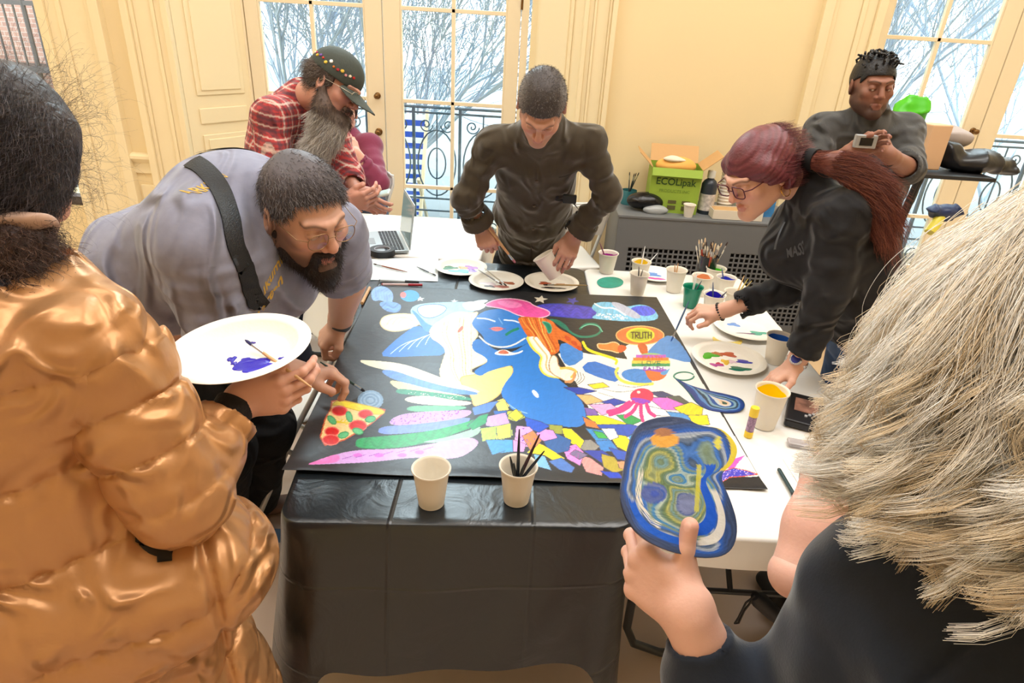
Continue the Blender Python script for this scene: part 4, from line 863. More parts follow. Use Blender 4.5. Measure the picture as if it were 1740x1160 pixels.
# yellow cut out scraps by the plate
def cutout(name, label, pts, col, th=.002, cat='cut-out', line=None, zt=TZ + .003, sm=2):
    P = chaikin(np.array([atz(x, y, zt)[:2] for x, y in pts]), sm)
    if ((P[:, 0] * np.roll(P[:, 1], -1) - np.roll(P[:, 0], -1) * P[:, 1]).sum()) < 0: P = P[::-1]
    b = MB(); b.prism([tuple(q) for q in P], zt, zt + th); return tag(b.build(name, mat('card_%d_%d_%d' % col, col, .5, bump=.1, bscale=60, vary=.12, vscale=30)), label, cat)
cutout('paper_scrap', 'yellow torn paper scrap above the many coloured plate', [(1210, 570), (1222, 580), (1248, 582), (1260, 577), (1262, 583), (1250, 590), (1226, 588), (1212, 582)], (240, 214, 110))
cutout('paint_spill', 'round patch of dried teal paint on the white cloth', [(1012, 478), (1024, 471), (1045, 470), (1060, 476), (1058, 485), (1040, 490), (1020, 488)], (40, 150, 130), th=.0008)
# painted drop shaped cut-out: radial sheet with rings
def ringsheet(name, label, outline, cen, colf, th, toW, nrmW, cat, K=46, sm=2, matn=None, nback=True):
    P = chaikin(np.array(outline, float), sm); n = len(P); u = np.linspace(0, 1, K); c = np.array(cen, float)
    q = c + (P[None] - c) * u[1:, None, None]; flat = np.vstack([c[None], q.reshape(-1, 2)]); uu = np.concatenate([[0], np.repeat(u[1:], n)]); aa = np.concatenate([[0], np.tile(np.arange(n) / n, K - 1)])
    Wd = toW(flat); front = Wd + nrmW * th / 2; col = colf(flat, uu, aa); f = []
    i = np.arange(n); j = (i + 1) % n; f = [(0, 1 + a, 1 + b) for a, b in zip(i, j)]
    for r in range(K - 2): f += [(1 + r * n + a, 1 + (r + 1) * n + a, 1 + (r + 1) * n + b, 1 + r * n + b) for a, b in zip(i, j)]
    last = 1 + (K - 2) * n; base = len(flat); back = Wd[last:] - nrmW * th / 2; Vt = np.vstack([front, back, (Wd[0] - nrmW * th / 2)[None]]); col = np.vstack([col, col[last:], col[:1]])
    f += [(last + a, base + a, base + b, last + b) for a, b in zip(i, j)] + [(base + n, base + b, base + a) for a, b in zip(i, j)]
    return tag(link_mesh(name, Vt, f, matn or mat('glossy_paint', vcol=True, rough=.22, bump=.15, bscale=90), cols=col), label, cat)
def dropcol(xy, u, a):
    ph = u * 9 + .35 * np.sin(a * 12.6) + .2 * np.sin(xy[:, 0] * .3); pal = s2l(np.array([(60, 90, 80), (226, 190, 160), (190, 200, 205), (40, 80, 150), (120, 160, 180), (40, 66, 90), (80, 130, 190), (36, 70, 140), (30, 60, 130), (20, 80, 90)]))
    return pal[np.clip(ph.astype(int), 0, 9)]
ringsheet('drop_cutout', 'blue drop shaped painted cut-out pointing left on the white cloth', [(1145, 641), (1150, 646), (1168, 664), (1180, 682), (1200, 696), (1230, 701), (1258, 700), (1267, 690), (1262, 678), (1240, 671), (1205, 664), (1175, 656), (1150, 644)], (1232, 685), dropcol, .003, lambda q: np.array([atz(x, y, TZ + .006) for x, y in q]), V(0, 0, 1), 'cut-out')
q = MB(); q.tube([atz(1162 + 17 * cos(t), 639 + 7 * sin(t), TZ + .006) for t in np.linspace(0, 5.9, 30)], .003, 8); tag(q.build('wire_ring', mat('green_wire', (90, 150, 130), .4), smooth=True), 'thin green painted ring above the drop shaped cut-out', 'ring')
# glue stick
g0 = T(1271, 741); gl = thing('glue_stick', 'yellow and purple glue stick standing by the tall yellow paint cup', 'glue stick', g0)
MB().lathe([(0, 0), (.0125, 0), (.0125, .02), (.0115, .021), (.0115, .022)], 24, g0).build('twist_base', mat('glue_yellow', (240, 205, 60), .4), gl, smooth=True)
q = MB(); q.lathe([(0, .02), (.0118, .02), (.0118, .072), (0, .072)], 24, g0); q.build('barrel', mat('glue_purple', (150, 120, 150), .4, vary=.5, vscale=120), gl, smooth=True)
MB().lathe([(0, .072), (.0128, .072), (.0128, .098), (.012, .101), (0, .101)], 24, g0).build('cap', MATS['glue_yellow'], gl, smooth=True)
# markers and brushes on the left
def marker(label, a, b, body, capc, r=.0055, fr=.36):
    a, b = V(*a), V(*b); d = nrm(b - a); L = np.linalg.norm(b - a); t = thing('marker_pen', label, 'marker', a)
    MB().tube([a, a + d * L * (1 - fr)], r, 14).build('barrel', mat('pen_%d_%d_%d' % body, body, .35), t, smooth=True)
    MB().tube([a + d * L * (1 - fr), a + d * (L - .004), b], [r * 1.12, r * 1.08, r * .8], 14).build('cap', mat('pen_%d_%d_%d' % capc, capc, .3), t, smooth=True)
    MB().tube([a - d * .004, a + d * .002], [r * .7, r * .9], 10).build('end_plug', mat('pen_%d_%d_%d' % capc, capc, .3), t, smooth=True); return t
Zp = TZ + .010
marker('red capped marker nearest the mural, lying on the far left cloth', atz(650, 483, Zp), atz(718, 484, Zp), (214, 186, 186), (170, 36, 50)); marker('pale marker with dark end lying behind the red capped marker', atz(646, 476, Zp), atz(712, 479, Zp), (205, 215, 222), (60, 66, 74))
marker('black marker lying on the white cloth at the lower right', atz(1324, 798, Zp), atz(1359, 857, Zp), (40, 60, 62), (24, 26, 30), fr=.3)
brush('brown handled brush lying on the white sheet', atz(634, 448, Zp), atz(692, 462, Zp), (150, 90, 70), (60, 40, 34)); brush('grey handled brush lying on the white sheet', atz(741, 468, Zp), atz(708, 453, Zp), (90, 96, 104), (30, 30, 34))
q = MB(); q.tube([atz(615, 515, Zp), atz(628, 489, Zp)], .007, 14); tag(q.build('wooden_stick', m_wood, smooth=True), 'short pale wooden stick on the black cloth left of the mural', 'stick')
cutout('paper_sheet', 'pale sheet of paper under the brushes by the laptop', [(628, 440), (745, 437), (744, 478), (608, 475)], (225, 232, 234), th=.0006, sm=0, cat='paper')
cutout('paper_sheet', 'sheet with orange drawing at the right edge of the table', [(1330, 780), (1405, 775), (1430, 850), (1372, 845)], (240, 236, 230), th=.0006, sm=0, cat='paper')
cutout('paper_star', 'orange star shaped scrap on the sheet at the right edge', [(1358, 793), (1368, 800), (1384, 792), (1378, 806), (1388, 815), (1370, 812), (1362, 818), (1364, 806)], (232, 110, 74), th=.0012, sm=0, zt=TZ + .0042)
# tape roll
tb = atz(650, 432, TZ + .004); tr_ = thing('tape_roll', 'black roll of tape lying in front of the laptop', 'tape', tb)
MB().lathe([(.040, 0), (.062, 0), (.062, .03), (.040, .03), (.040, 0)], 40, tb, close=True).build('tape', mat('tape_black', (34, 36, 40), .45), tr_, smooth=True)
MB().lathe([(.036, .001), (.040, .001), (.040, .0305), (.036, .0305), (.036, .001)], 40, tb, close=True).build('core', mat('tape_core', (150, 150, 156), .5), tr_, smooth=True)
# laptop
lp = thing('laptop', 'open silver laptop on the far table behind the tape roll', 'laptop', (-.60, 3.25, TZ)); m_alu = mat('silver_case', (190, 200, 205), .35, metal=.5)
la = -1.25; Rl = np.array([[cos(la), -sin(la), 0], [sin(la), cos(la), 0], [0, 0, 1]]); lc = atz(645, 414, TZ + .016) + V(0, .03, 0)
MB().box(lc, (.34, .24, .014), R=Rl).build('base', m_alu, lp, bevel=.003)
q = MB()
for i in range(14):
    for j in range(6): q.box(lc + Rl @ V(-.15 + .0231 * i, .015 + .0165 * j - .005, .0085), (.018, .013, .003), R=Rl)
q.build('keyboard', mat('dark_keys', (50, 54, 62), .4), lp)
MB().box(lc + Rl @ V(0, -.065, .0075), (.1, .07, .001), R=Rl).build('trackpad', mat('trackpad', (150, 158, 164), .3), lp)
ca = 1.45; Rs = Rl @ np.array([[1, 0, 0], [0, cos(ca), -sin(ca)], [0, sin(ca), cos(ca)]])
MB().box(lc + Rl @ V(0, .125, .005) + Rs @ V(0, .115, 0), (.34, .23, .007), R=Rs).build('screen_lid', m_alu, lp, bevel=.003)
MB().box(lc + Rl @ V(0, .125, .005) + Rs @ V(0, .115, .0042), (.32, .205, .001), R=Rs).build('screen', mat('screen_glass', (150, 180, 190), .1), lp)
# notebook / black case under the blond woman's hair
kb = atz(1350, 705, TZ + .006); R9 = np.array([[cos(1.15), -sin(1.15), 0], [sin(1.15), cos(1.15), 0], [0, 0, 1]])
ks = thing('pencil_case', 'black pencil case with a printed picture on the right table edge', 'case', kb)
MB().box(kb + V(.03, .0, .012), (.19, .11, .026), R=R9).build('case_body', mat('case_black', (30, 30, 34), .4), ks, bevel=.006)
MB().box(kb + V(.038, .015, .0258), (.085, .07, .002), R=R9).build('printed_picture', mat('portrait_print', (150, 110, 96), .4, vary=.5, vscale=30), ks)
q = MB()
for k in range(6): q.box(kb + V(.012 + .014 * k, -.045 + .006 * k, .0265), (.012, .008, .003), R=R9)
q.build('pencil_tips', mat('pencil_tip', (170, 172, 176), .4), ks)
MB().box(atz(1378, 757, TZ + .012), (.13, .035, .012), rz=-.25).build('clear_packet', mat('clear_film', (214, 208, 210), .15, trans=.5), bevel=.005); tag(bpy.data.objects['clear_packet'], 'clear plastic packet lying below the black pencil case', 'packet')
# ---------------------------------------------------------------- radiator cover
m_rad = mat('grey_metal_cover', (112, 114, 116), .5, bump=.05, bscale=15); rc = thing('radiator_cover', 'grey metal radiator cover with pierced front against the back wall', 'radiator cover', (1.15, 4.1, 0))
x0, x1, yf, zt = .60, 1.95, 3.83, .80
q = MB(); q.box2((x0, yf, zt - .018), (x1, YW - .03, zt)); q.build('top_panel', m_rad, rc, bevel=.004)
q = MB(); q.box2((x0 + .005, yf + .01, 0), (x0 + .02, YW - .03, zt - .018)); q.build('side_panel', m_rad, rc); q = MB(); q.box2((x1 - .02, yf + .01, 0), (x1 - .005, YW - .03, zt - .018)); q.build('side_panel', m_rad, rc)
q = MB(); q.box2((x0 + .005, yf + .004, zt - .20), (x1 - .005, yf + .016, zt - .018)); q.box2((x0 + .005, yf + .004, 0), (x1 - .005, yf + .016, .13))
for xa, xb in ((x0, x0 + .09), (1.23, 1.33), (x1 - .09, x1)): q.box2((xa + .005, yf + .004, .13), (xb - .005, yf + .016, zt - .2))
q.build('front_panel', m_rad, rc)
for a, b_ in ((x0 + .085, 1.235), (1.325, x1 - .085)):
    g = MB()
    for x in np.arange(a, b_ + .001, .032): g.box2((x - .005, yf + .007, .12), (x + .005, yf + .013, zt - .2))
    for z in np.arange(.12, zt - .19, .032): g.box2((a, yf + .0075, z - .005), (b_, yf + .0125, z + .005))
    g.build('grille', m_rad, rc)
MB().box2((x0 + .02, yf + .06, .02), (x1 - .02, yf + .07, zt - .05)).build('interior_shade_sheet', mat('painted_shade_dark', (30, 28, 28), .9), rc)  # dark sheet behind the grille, standing in for the shade inside
RZ = zt
def atr(x, y): return atz(x, y, RZ)
# green cardboard box
Rb = np.array([[cos(-.10), -sin(-.10), 0], [sin(-.10), cos(-.10), 0], [0, 0, 1]]); bc = V(.955, 4.07, RZ); bx_ = thing('cardboard_box', 'green open cardboard box on the radiator cover', 'box', bc)
m_gbox = mat('green_card', (150, 178, 62), .6, bump=.03, bscale=40); m_card = mat('brown_card', (200, 160, 108), .7, bump=.05, bscale=50); bw, bd, bh_ = .30, .24, .27
q = MB()
for (cx, cy, sx_, sy_) in ((0, -bd / 2, bw, .004), (0, bd / 2, bw, .004), (-bw / 2, 0, .004, bd), (bw / 2, 0, .004, bd)): q.box(bc + Rb @ V(cx, cy, bh_ / 2), (sx_, sy_, bh_), R=Rb)
q.box(bc + V(0, 0, .004), (bw, bd, .004), R=Rb); q.build('box_body', m_gbox, bx_)
def flap(nm, p, d, w_, l_, out, up, m_):
    e = bc + Rb @ V(*p); dx = Rb @ V(*d); o_ = nrm(Rb @ V(*out) * cos(up) + V(0, 0, sin(up))); RR = np.stack([dx, o_, np.cross(dx, o_)], 1); MB().box(e + o_ * l_ / 2, (w_, l_, .004), R=RR).build(nm, m_, bx_)
flap('flap', (0, -bd / 2, bh_), (1, 0, 0), bw, .05, (0, -1, 0), -1.1, m_gbox); flap('flap', (0, bd / 2, bh_), (1, 0, 0), bw, .12, (0, 1, 0), .9, m_card)
flap('flap', (-bw / 2, 0, bh_), (0, 1, 0), bd, .12, (-1, 0, 0), .75, m_card); flap('flap', (bw / 2, 0, bh_), (0, 1, 0), bd, .14, (1, 0, 0), .7, m_card)
fr_ = bc + Rb @ V(0, -bd / 2 - .003, 0); xd = Rb @ V(1, 0, 0); mt_dk = mat('print_dark_green', (52, 84, 36), .6)
text_mesh('lettering', 'ECOLipak', .058, fr_ + V(0, 0, .19), xd, (0, 0, 1), mt_dk, bx_, bold=.0008); text_mesh('lettering', 'PRODUCTS INC', .026, fr_ + V(0, 0, .135), xd, (0, 0, 1), mat('print_olive', (112, 140, 50), .6), bx_)
q = MB()
for k in range(3): q.box(fr_ + xd * (-.09 + .085 * k) + V(0, -.001, .07), (.05, .001, .02), R=Rb); q.box(fr_ + xd * (-.09 + .085 * k) + V(0, -.001, .035), (.05, .001, .025), R=Rb)
q.build('printed_panels', mat('print_brown', (96, 92, 52), .6), bx_); q = MB(); q.tube([fr_ + xd * .0 + V(0, -.001, .232), fr_ + xd * .02 + V(0, -.001, .24)], [.001, .006], 6); q.build('leaf_mark', mt_dk, bx_)
# crumpled paper in the box
Sx = S().ell(bc + V(0, 0, .27), (.12, .09, .05), Rb, .02).fn(lambda P, d: d + .012 * wav(P, 45, 4, 6)); Sx.build('crumpled_paper', mat('packing_paper', (236, 176, 90), .7), None, bc + V(-.17, -.14, .18), bc + V(.17, .14, .36), .007); tag(bpy.data.objects['crumpled_paper'], 'crumpled orange packing paper inside the green box', 'paper')
Sx = S().ell(bc + V(-.02, -.03, .31), (.075, .05, .02), Rb, .02).fn(lambda P, d: d + .010 * wav(P, 60, 8, 6)); Sx.build('crumpled_tissue', mat('white_tissue', (236, 222, 200), .8), None, bc + V(-.13, -.12, .26), bc + V(.12, .08, .36), .006); tag(bpy.data.objects['crumpled_tissue'], 'crumpled white tissue on top of the orange packing paper', 'paper')
cup('small cream cup in front of the green box on the radiator cover', V(1.035, 3.885, RZ), .036, .075, None, group=None)
# paint bottles etc
def bottle(label, c, r, h, cb, cc, lab=None):
    b = thing('paint_bottle', label, 'bottle', c); hb = h * .78
    MB().lathe([(0, 0), (r * .96, 0), (r, .006), (r, hb * .9), (r * .75, hb), (r * .42, hb + .012), (r * .42, hb + .02), (0, hb + .02)], 32, c).build('bottle_body', mat('bottle_%d_%d_%d' % cb, cb, .3), b, smooth=True)
    MB().lathe([(0, hb + .018), (r * .5, hb + .018), (r * .5, h), (r * .4, h + .004), (0, h + .004)], 24, c).build('cap', mat('bottle_%d_%d_%d' % cc, cc, .35), b, smooth=True)
    if lab: MB().lathe([(r + .0008, hb * .12), (r + .0008, hb * .62)], 32, c, close=True).build('paper_label', mat('bottle_label', lab, .5, vary=.35, vscale=40), b, smooth=True)
    return b
bottle('black paint bottle with white cap and label right of the green box', V(1.165, 4.0, RZ), .048, .26, (44, 52, 62), (225, 225, 220), (205, 196, 190)); bottle('clear squeeze bottle standing behind the cup stack', V(1.44, 4.2, RZ), .035, .24, (200, 205, 200), (214, 214, 208))
for k in range(7):
    cc = V(1.29, 4.04, RZ + .0); 
st_ = thing('cup_stack', 'tall stack of cream paper cups behind the cardboard tray', 'cup stack', V(1.29, 4.04, RZ)); q = MB(); pf = [(0, 0), (.036, 0)]
for k in range(11): pf += [(.046, .06 + .02 * k), (.049, .062 + .02 * k), (.049, .067 + .02 * k), (.046, .069 + .02 * k)]
q.lathe(pf + [(.044, .26), (0, .255)], 32, V(1.29, 4.04, RZ)); q.build('stacked_cups', m_paper, st_, smooth=True)
ty = thing('cardboard_tray', 'low white and brown cardboard tray at the front of the radiator cover', 'tray', V(1.33, 3.92, RZ)); q = MB()
for (cx, cy, sx_, sy_) in ((0, -.06, .30, .004), (0, .06, .30, .004), (-.15, 0, .004, .12), (.15, 0, .004, .12)): q.box(V(1.33 + cx, 3.92 + cy, RZ + .03), (sx_, sy_, .055))
q.box(V(1.33, 3.92, RZ + .005), (.30, .12, .004)); q.build('tray_walls', mat('white_card', (232, 220, 200), .7), ty)
MB().box(V(1.33, 3.92, RZ + .052), (.28, .105, .004)).build('brown_insert', m_card, ty)
MB().box(V(1.56, 4.0, RZ + .05), (.07, .02, .10), rz=.2).build('blue_carton', mat('blue_print', (60, 130, 190), .4, vary=.3, vscale=25)); tag(bpy.data.objects['blue_carton'], 'small blue printed carton at the right on the radiator cover', 'carton')
tj = V(.695, 4.12, RZ); j_ = thing('paint_jar', 'teal jar holding brushes at the left end of the radiator cover', 'jar', tj); MB().lathe([(0, 0), (.045, 0), (.05, .02), (.05, .09), (.047, .09), (.045, .02), (0, .015)], 28, tj, close=True).build('jar_body', mat('teal_glass', (70, 140, 150), .2, trans=.3), j_, smooth=True)
for k, (dx, dy) in enumerate(((.03, 0), (.05, .02), (-.01, .02), (.015, -.02))): brush('dark brush standing in the teal jar on the radiator cover', tj + V(dx, dy, .20), tj + V(-dx * .3, 0, .02), (50, 60, 66), (30, 30, 30), group='brushes in the teal jar')
kd = V(.78, 3.98, RZ); dsh = thing('black_bowl', 'crushed black plastic bag in a foil bowl left of the green box', 'bowl', kd)
S().ell(kd + V(0, 0, .06), (.115, .07, .055), None, .02).fn(lambda P, d: d + .006 * wav(P, 50, 14, 5)).build('black_bag', mat('black_bin_bag', (20, 20, 22), .25, bump=.3, bscale=50), dsh, kd + V(-.15, -.11, -.01), kd + V(.15, .11, .15), .006)
S().ell(kd + V(.06, -.06, .02), (.08, .035, .03), None, .02).fn(lambda P, d: d + .006 * wav(P, 70, 15, 5)).build('clear_wrap', mat('clear_wrap', (200, 205, 208), .15, trans=.4), dsh, kd + V(-.05, -.12, -.01), kd + V(.16, .0, .08), .005)
# ---------------------------------------------------------------- chairs, cart, outside corner
m_wchair = mat('white_chair_plastic', (226, 228, 226), .4)
def fchair(label, loc, rz, mtl=m_wchair, tube=None, slat=False):
    tube = tube or mat('pale_tube', (205, 206, 204), .35, metal=.3); r = thing('folding_chair', label, 'chair', loc, 'folding chairs round the tables'); R = np.array([[cos(rz), -sin(rz), 0], [sin(rz), cos(rz), 0], [0, 0, 1]]); o = V(*loc); L = lambda x, y, z: o + R @ V(x, y, z)
    b = MB()
    for s_ in (-1, 1): b.tube([L(s_ * .21, .26, .012), L(s_ * .21, .05, .42), L(s_ * .20, -.19, .80), L(s_ * .19, -.205, .84)], .011, 8)
    b.tube([L(-.19, -.205, .84), L(-.15, -.21, .865), L(.15, -.21, .865), L(.19, -.205, .84)], .011, 8); b.build('front_frame', tube, r, smooth=True)
    for s_ in (-1, 1): MB().tube([L(s_ * .185, -.24, .012), L(s_ * .185, .17, .43)], .010, 8).build('leg', tube, r, smooth=True)
    g = S().tor(L(0, -.16, .445), L(0, .2, .455), R @ V(1, 0, 0), .20, .205, .016, .016, .02, ex=3.0, zr=.03); g.build('seat', mtl, r, L(0, 0, .45) - .33, L(0, 0, .45) + .33, .010)
    g = S().fn(lambda P, d: (lambda q: np.maximum.reduce([np.abs(q[:, 0]) - .195, np.abs(q[:, 2] - .755) - .105, np.abs(q[:, 1] + .185 - .35 * q[:, 0] ** 2 + (q[:, 2] - .755) * .35) - .008]))((P - o) @ R))
    g.build('backrest', mtl, r, L(0, -.19, .75) - .27, L(0, -.19, .75) + .27, .008); return r
fchair('white plastic folding chair between the grey shirt man and the table', (-.86, 2.12, 0), 2.2)
fchair('white folding chair behind the man in the dark green shirt', (.30, 3.98, 0), .25)
fchair('pale folding chair the person in maroon sits on', (-1.12, 4.18, 0), 2.7)
fchair('folding chair under the mostly hidden person in black', (1.05, 1.0, 0), -.1, mat('dark_chair_plastic', (60, 60, 64), .5))
fchair('tan folding chair beyond the right edge of the white table', (1.48, 2.72, 0), 1.9, mat('tan_plastic', (196, 168, 130), .5), mat('grey_painted_tube', (150, 140, 126), .4))
# black stand with clothes and a bag in front of the right doors
ct = thing('black_cart', 'black metal stand in front of the right doors', 'stand', (2.45, 3.55, 0)); m_blk = mat('black_powder_coat', (34, 35, 38), .45)
a_ = aty(1552, 292, 3.35); zc = a_[2]; xA, xB = a_[0], aty(1660, 300, 3.45)[0]
q = MB(); q.box2((xA, 3.3, zc - .02), (xB, 3.75, zc)); q.build('shelf_top', m_blk, ct, bevel=.004); q = MB()
for x in (xA + .03, xB - .35):
    q.tube([(x, 3.34, zc - .02), (x - .14, 3.34, .0)], .014, 8); q.tube([(x, 3.7, zc - .02), (x - .14, 3.7, 0)], .014, 8)
q.build('leg_frame', m_blk, ct, smooth=True)
def lump(name, label, cat, c, rad, m_, amp=.012, fs=30, seed=1, h=.01, R=None, parts=None):
    rad = np.array(rad); g = S().ell(c, rad, R, .02)
    for p_, r_ in (parts or []): g.ell(np.array(c) + p_, r_, None, .04)
    g.fn(lambda P, d: d + amp * wav(P, fs, seed, 6) + amp * .8 * wr(P, fs * .9, seed + 3)); e = rad.max() * 1.6 + .03; return tag(g.build(name, m_, None, np.array(c) - e, np.array(c) + e, h), label, cat)
ck = V((xA + xB) / 2, 3.5, zc)
lump('black_bag', 'black shiny bag drooping over the end of the black stand', 'bag', ck + V(.17, -.03, .05), (.20, .10, .055), mat('black_nylon', (26, 27, 32), .3, bump=.2, bscale=20), .016, 22, 3, parts=[(V(.16, 0, -.03), (.08, .08, .03)), (V(-.14, 0, .05), (.06, .06, .05))])
lump('grey_jacket', 'pale grey jacket heaped on the black stand', 'jacket', ck + V(.03, .10, .15), (.17, .09, .07), mat('grey_knit', (176, 166, 164), .9), .016, 24, 5)
lump('green_bag', 'bright green plastic bag on the jacket behind the standing man', 'bag', ck + V(-.16, .10, .27), (.09, .06, .07), mat('green_film', (80, 190, 40), .35), .020, 52, 6)
pb = thing('paper_bag', 'tan paper bag on the stand behind the standing man', 'bag', ck + V(-.14, -.08, 0)); MB().box(ck + V(-.12, -.08, .12), (.12, .10, .22), rz=.2).build('bag_body', mat('kraft_paper', (214, 176, 140), .7), pb, bevel=.006)
tp = thing('tripod', 'folded blue and yellow tripod leaning at the right doors', 'tripod', (2.62, 3.8, 0)); pA = aty(1590, 430, 3.9); pB = aty(1632, 352, 4.0)
MB().tube([V(2.36, 3.85, 0.0), pA, pA + V(.03, 0, .08)], .022, 8).build('pole', mat('steel_blue', (120, 150, 200), .4), tp, smooth=True); MB().tube([aty(1580, 395, 3.95), aty(1600, 365, 4.0)], [.035, .03], 10).build('yellow_grip', mat('yellow_plastic', (226, 214, 80), .4), tp, smooth=True)
lump('cap_bundle', 'black and blue bundle hanging at the right doors', 'bundle', aty(1605, 360, 4.0), (.10, .06, .05), mat('navy_plastic', (34, 50, 90), .4), .02, 30, 9)
# blue tape line on the floor
s_ = MB(); a1, a2 = atz(388, 889, .0), atz(440, 897, .0); s_.box2((-1.12, 1.80, .0005), (-.55, 1.87, .0015)); tag(s_.build('floor_tape', mat('blue_tape', (96, 124, 160), .6)), 'blue tape strip on the floor by the left shoes', 'tape')
# compact umbrella with wrist strap standing under the right table
ua, ub = atz(1283, 1012, .55), atz(1325, 1052, .47); um = thing('umbrella', 'black compact umbrella handle with a wrist strap below the white table', 'umbrella', ub)
MB().tube([ua, ua + (ub - ua) * .15, ua + (ub - ua) * .8, ub], [.012, .022, .02, .015], 16).build('handle', mat('soft_black', (22, 22, 25), .5), um, smooth=True)
d_ = nrm(ub - ua); MB().tube([ub, ub + d_ * .05 + V(0, 0, -.02), ub + d_ * .12 + V(0, 0, -.10)], [.016, .028, .03], 14).build('folded_canopy', mat('umbrella_cloth', (24, 24, 28), .7, bump=.2, bscale=60), um, smooth=True)
w0 = ua; MB().tube([w0, w0 + V(-.02, -.005, -.02), w0 + V(-.03, -.01, -.07), w0 + V(-.035, -.01, -.09), w0 + V(-.025, -.008, -.09), w0 + V(-.018, -.004, -.05), w0 + V(-.002, 0, -.01)], .0028, 8).build('wrist_strap', MATS['soft_black'], um, smooth=True)
# ================================================================ people
def vw(a, b, c):
    """direction: a to the right of the picture, b up, c towards the camera"""
    return nrm(a * CR + b * CU - c * CF)
def orient(fwd, up):
    y = nrm(fwd); z = nrm(np.asarray(up) - y * (np.asarray(up) @ y)); return np.stack([np.cross(y, z), y, z], 1)
def hand_sdf(W_, X, T_, N, curls, thumb, sc=1.0, spread=(.10, .02, -.06, -.14), fat=1.0):
    """W_ wrist; X towards the knuckles; T_ towards the thumb side; N out of the back of the hand"""
    X = nrm(X); T_ = nrm(T_ - X * (T_ @ X)); N_ = np.cross(X, T_); N_ = N_ if N_ @ N > 0 else -N_; P = lambda x, t, n: W_ + sc * (X * x + T_ * t + N_ * n)
    pal = S(); kn = [(.090, .028), (.094, .008), (.089, -.012), (.079, -.030)]
    for (x, t), w0 in zip(kn, (.018, .006, -.006, -.017)): pal.cap(P(.005, w0, -.001), P(x - .006, t, 0), .0155 * sc * fat, .0118 * sc * fat, .014 * sc)
    pal.cap(P(.012, .016, -.006), P(.048, .030, -.012), .017 * sc, .014 * sc, .016 * sc); pal.cap(P(.015, -.016, -.006), P(.05, -.026, -.008), .015 * sc, .012 * sc, .014 * sc)
    fin = S(); tips = []
    for i, ((x, t), L) in enumerate(zip(kn, ((.043, .026, .021), (.047, .030, .022), (.044, .028, .021), (.034, .021, .019)))):
        p_ = P(x - .004, t, .001); th = 0; r0 = (.0093, .0096, .0091, .0080)[i] * sc * fat
        for j in range(3):
            th += curls[i][j]; d = cos(th) * (X + T_ * spread[i] * max(0, cos(th))) - sin(th) * N_; d = nrm(d); q = p_ + d * L[j] * sc
            fin.cap(p_, q, r0 * (1 - .09 * j) * 1.03, r0 * (1 - .09 * (j + 1)), .0022 * sc); fin.ell(p_, V(1, 1, 1) * r0 * 1.06 * (1 - .07 * j), None, .003 * sc); p_ = q
        tips.append((p_, d, r0 * .75))
    base = P(.030, .030, -.012); td = [nrm(X * a[0] + T_ * a[1] + N_ * a[2]) for a in thumb]; ths = S(); p_ = base
    for j, (d, L) in enumerate(zip(td, (.036, .030, .024)[:len(td)])):
        q = p_ + d * L * sc; ths.cap(p_, q, (.0145, .0112, .0105)[j] * sc * fat, (.0115, .0108, .0088)[j] * sc * fat, .006 * sc); p_ = q
    tips.append((p_, td[-1], .0085 * sc))
    H = S(); H.grp(pal, .01).grp(fin, .007 * sc).grp(ths, .009 * sc); return H, tips, (X, T_, N_)
def arm_hand(shoulder_side, elbow, wrist, X, T_, N, curls, thumb, sc=1.0, rads=(.045, .028), h=.0026, fat=1.0):
    H, tips, fr = hand_sdf(wrist, X, T_, N, curls, thumb, sc, fat=fat)
    G = S().cap(elbow, wrist, rads[0], rads[1], .02).cap(wrist - nrm(wrist - elbow) * .03, wrist + nrm(X) * .015 * sc, rads[1], .024 * sc, .02)
    G.grp(H, .012); d = nrm(wrist - elbow); start = wrist - d * min(np.linalg.norm(wrist - elbow), .30)
    pts = [start, wrist] + [t[0] for t in tips] + [wrist + fr[0] * .1 * sc]; lo, hi = bounds(pts, max(rads) + .015); v, f = G.mesh(lo, hi, h)
    NAILS.append((tips, fr)); return v, f, tips, fr
NAILS = []
def skin_cols(v, col, var=.04, seed=0):
    c = s2l(col); c = (c * .84 + .16 * c.mean())[None] * (1 + var * wav(v, 60, seed, 5))[:, None]; return c
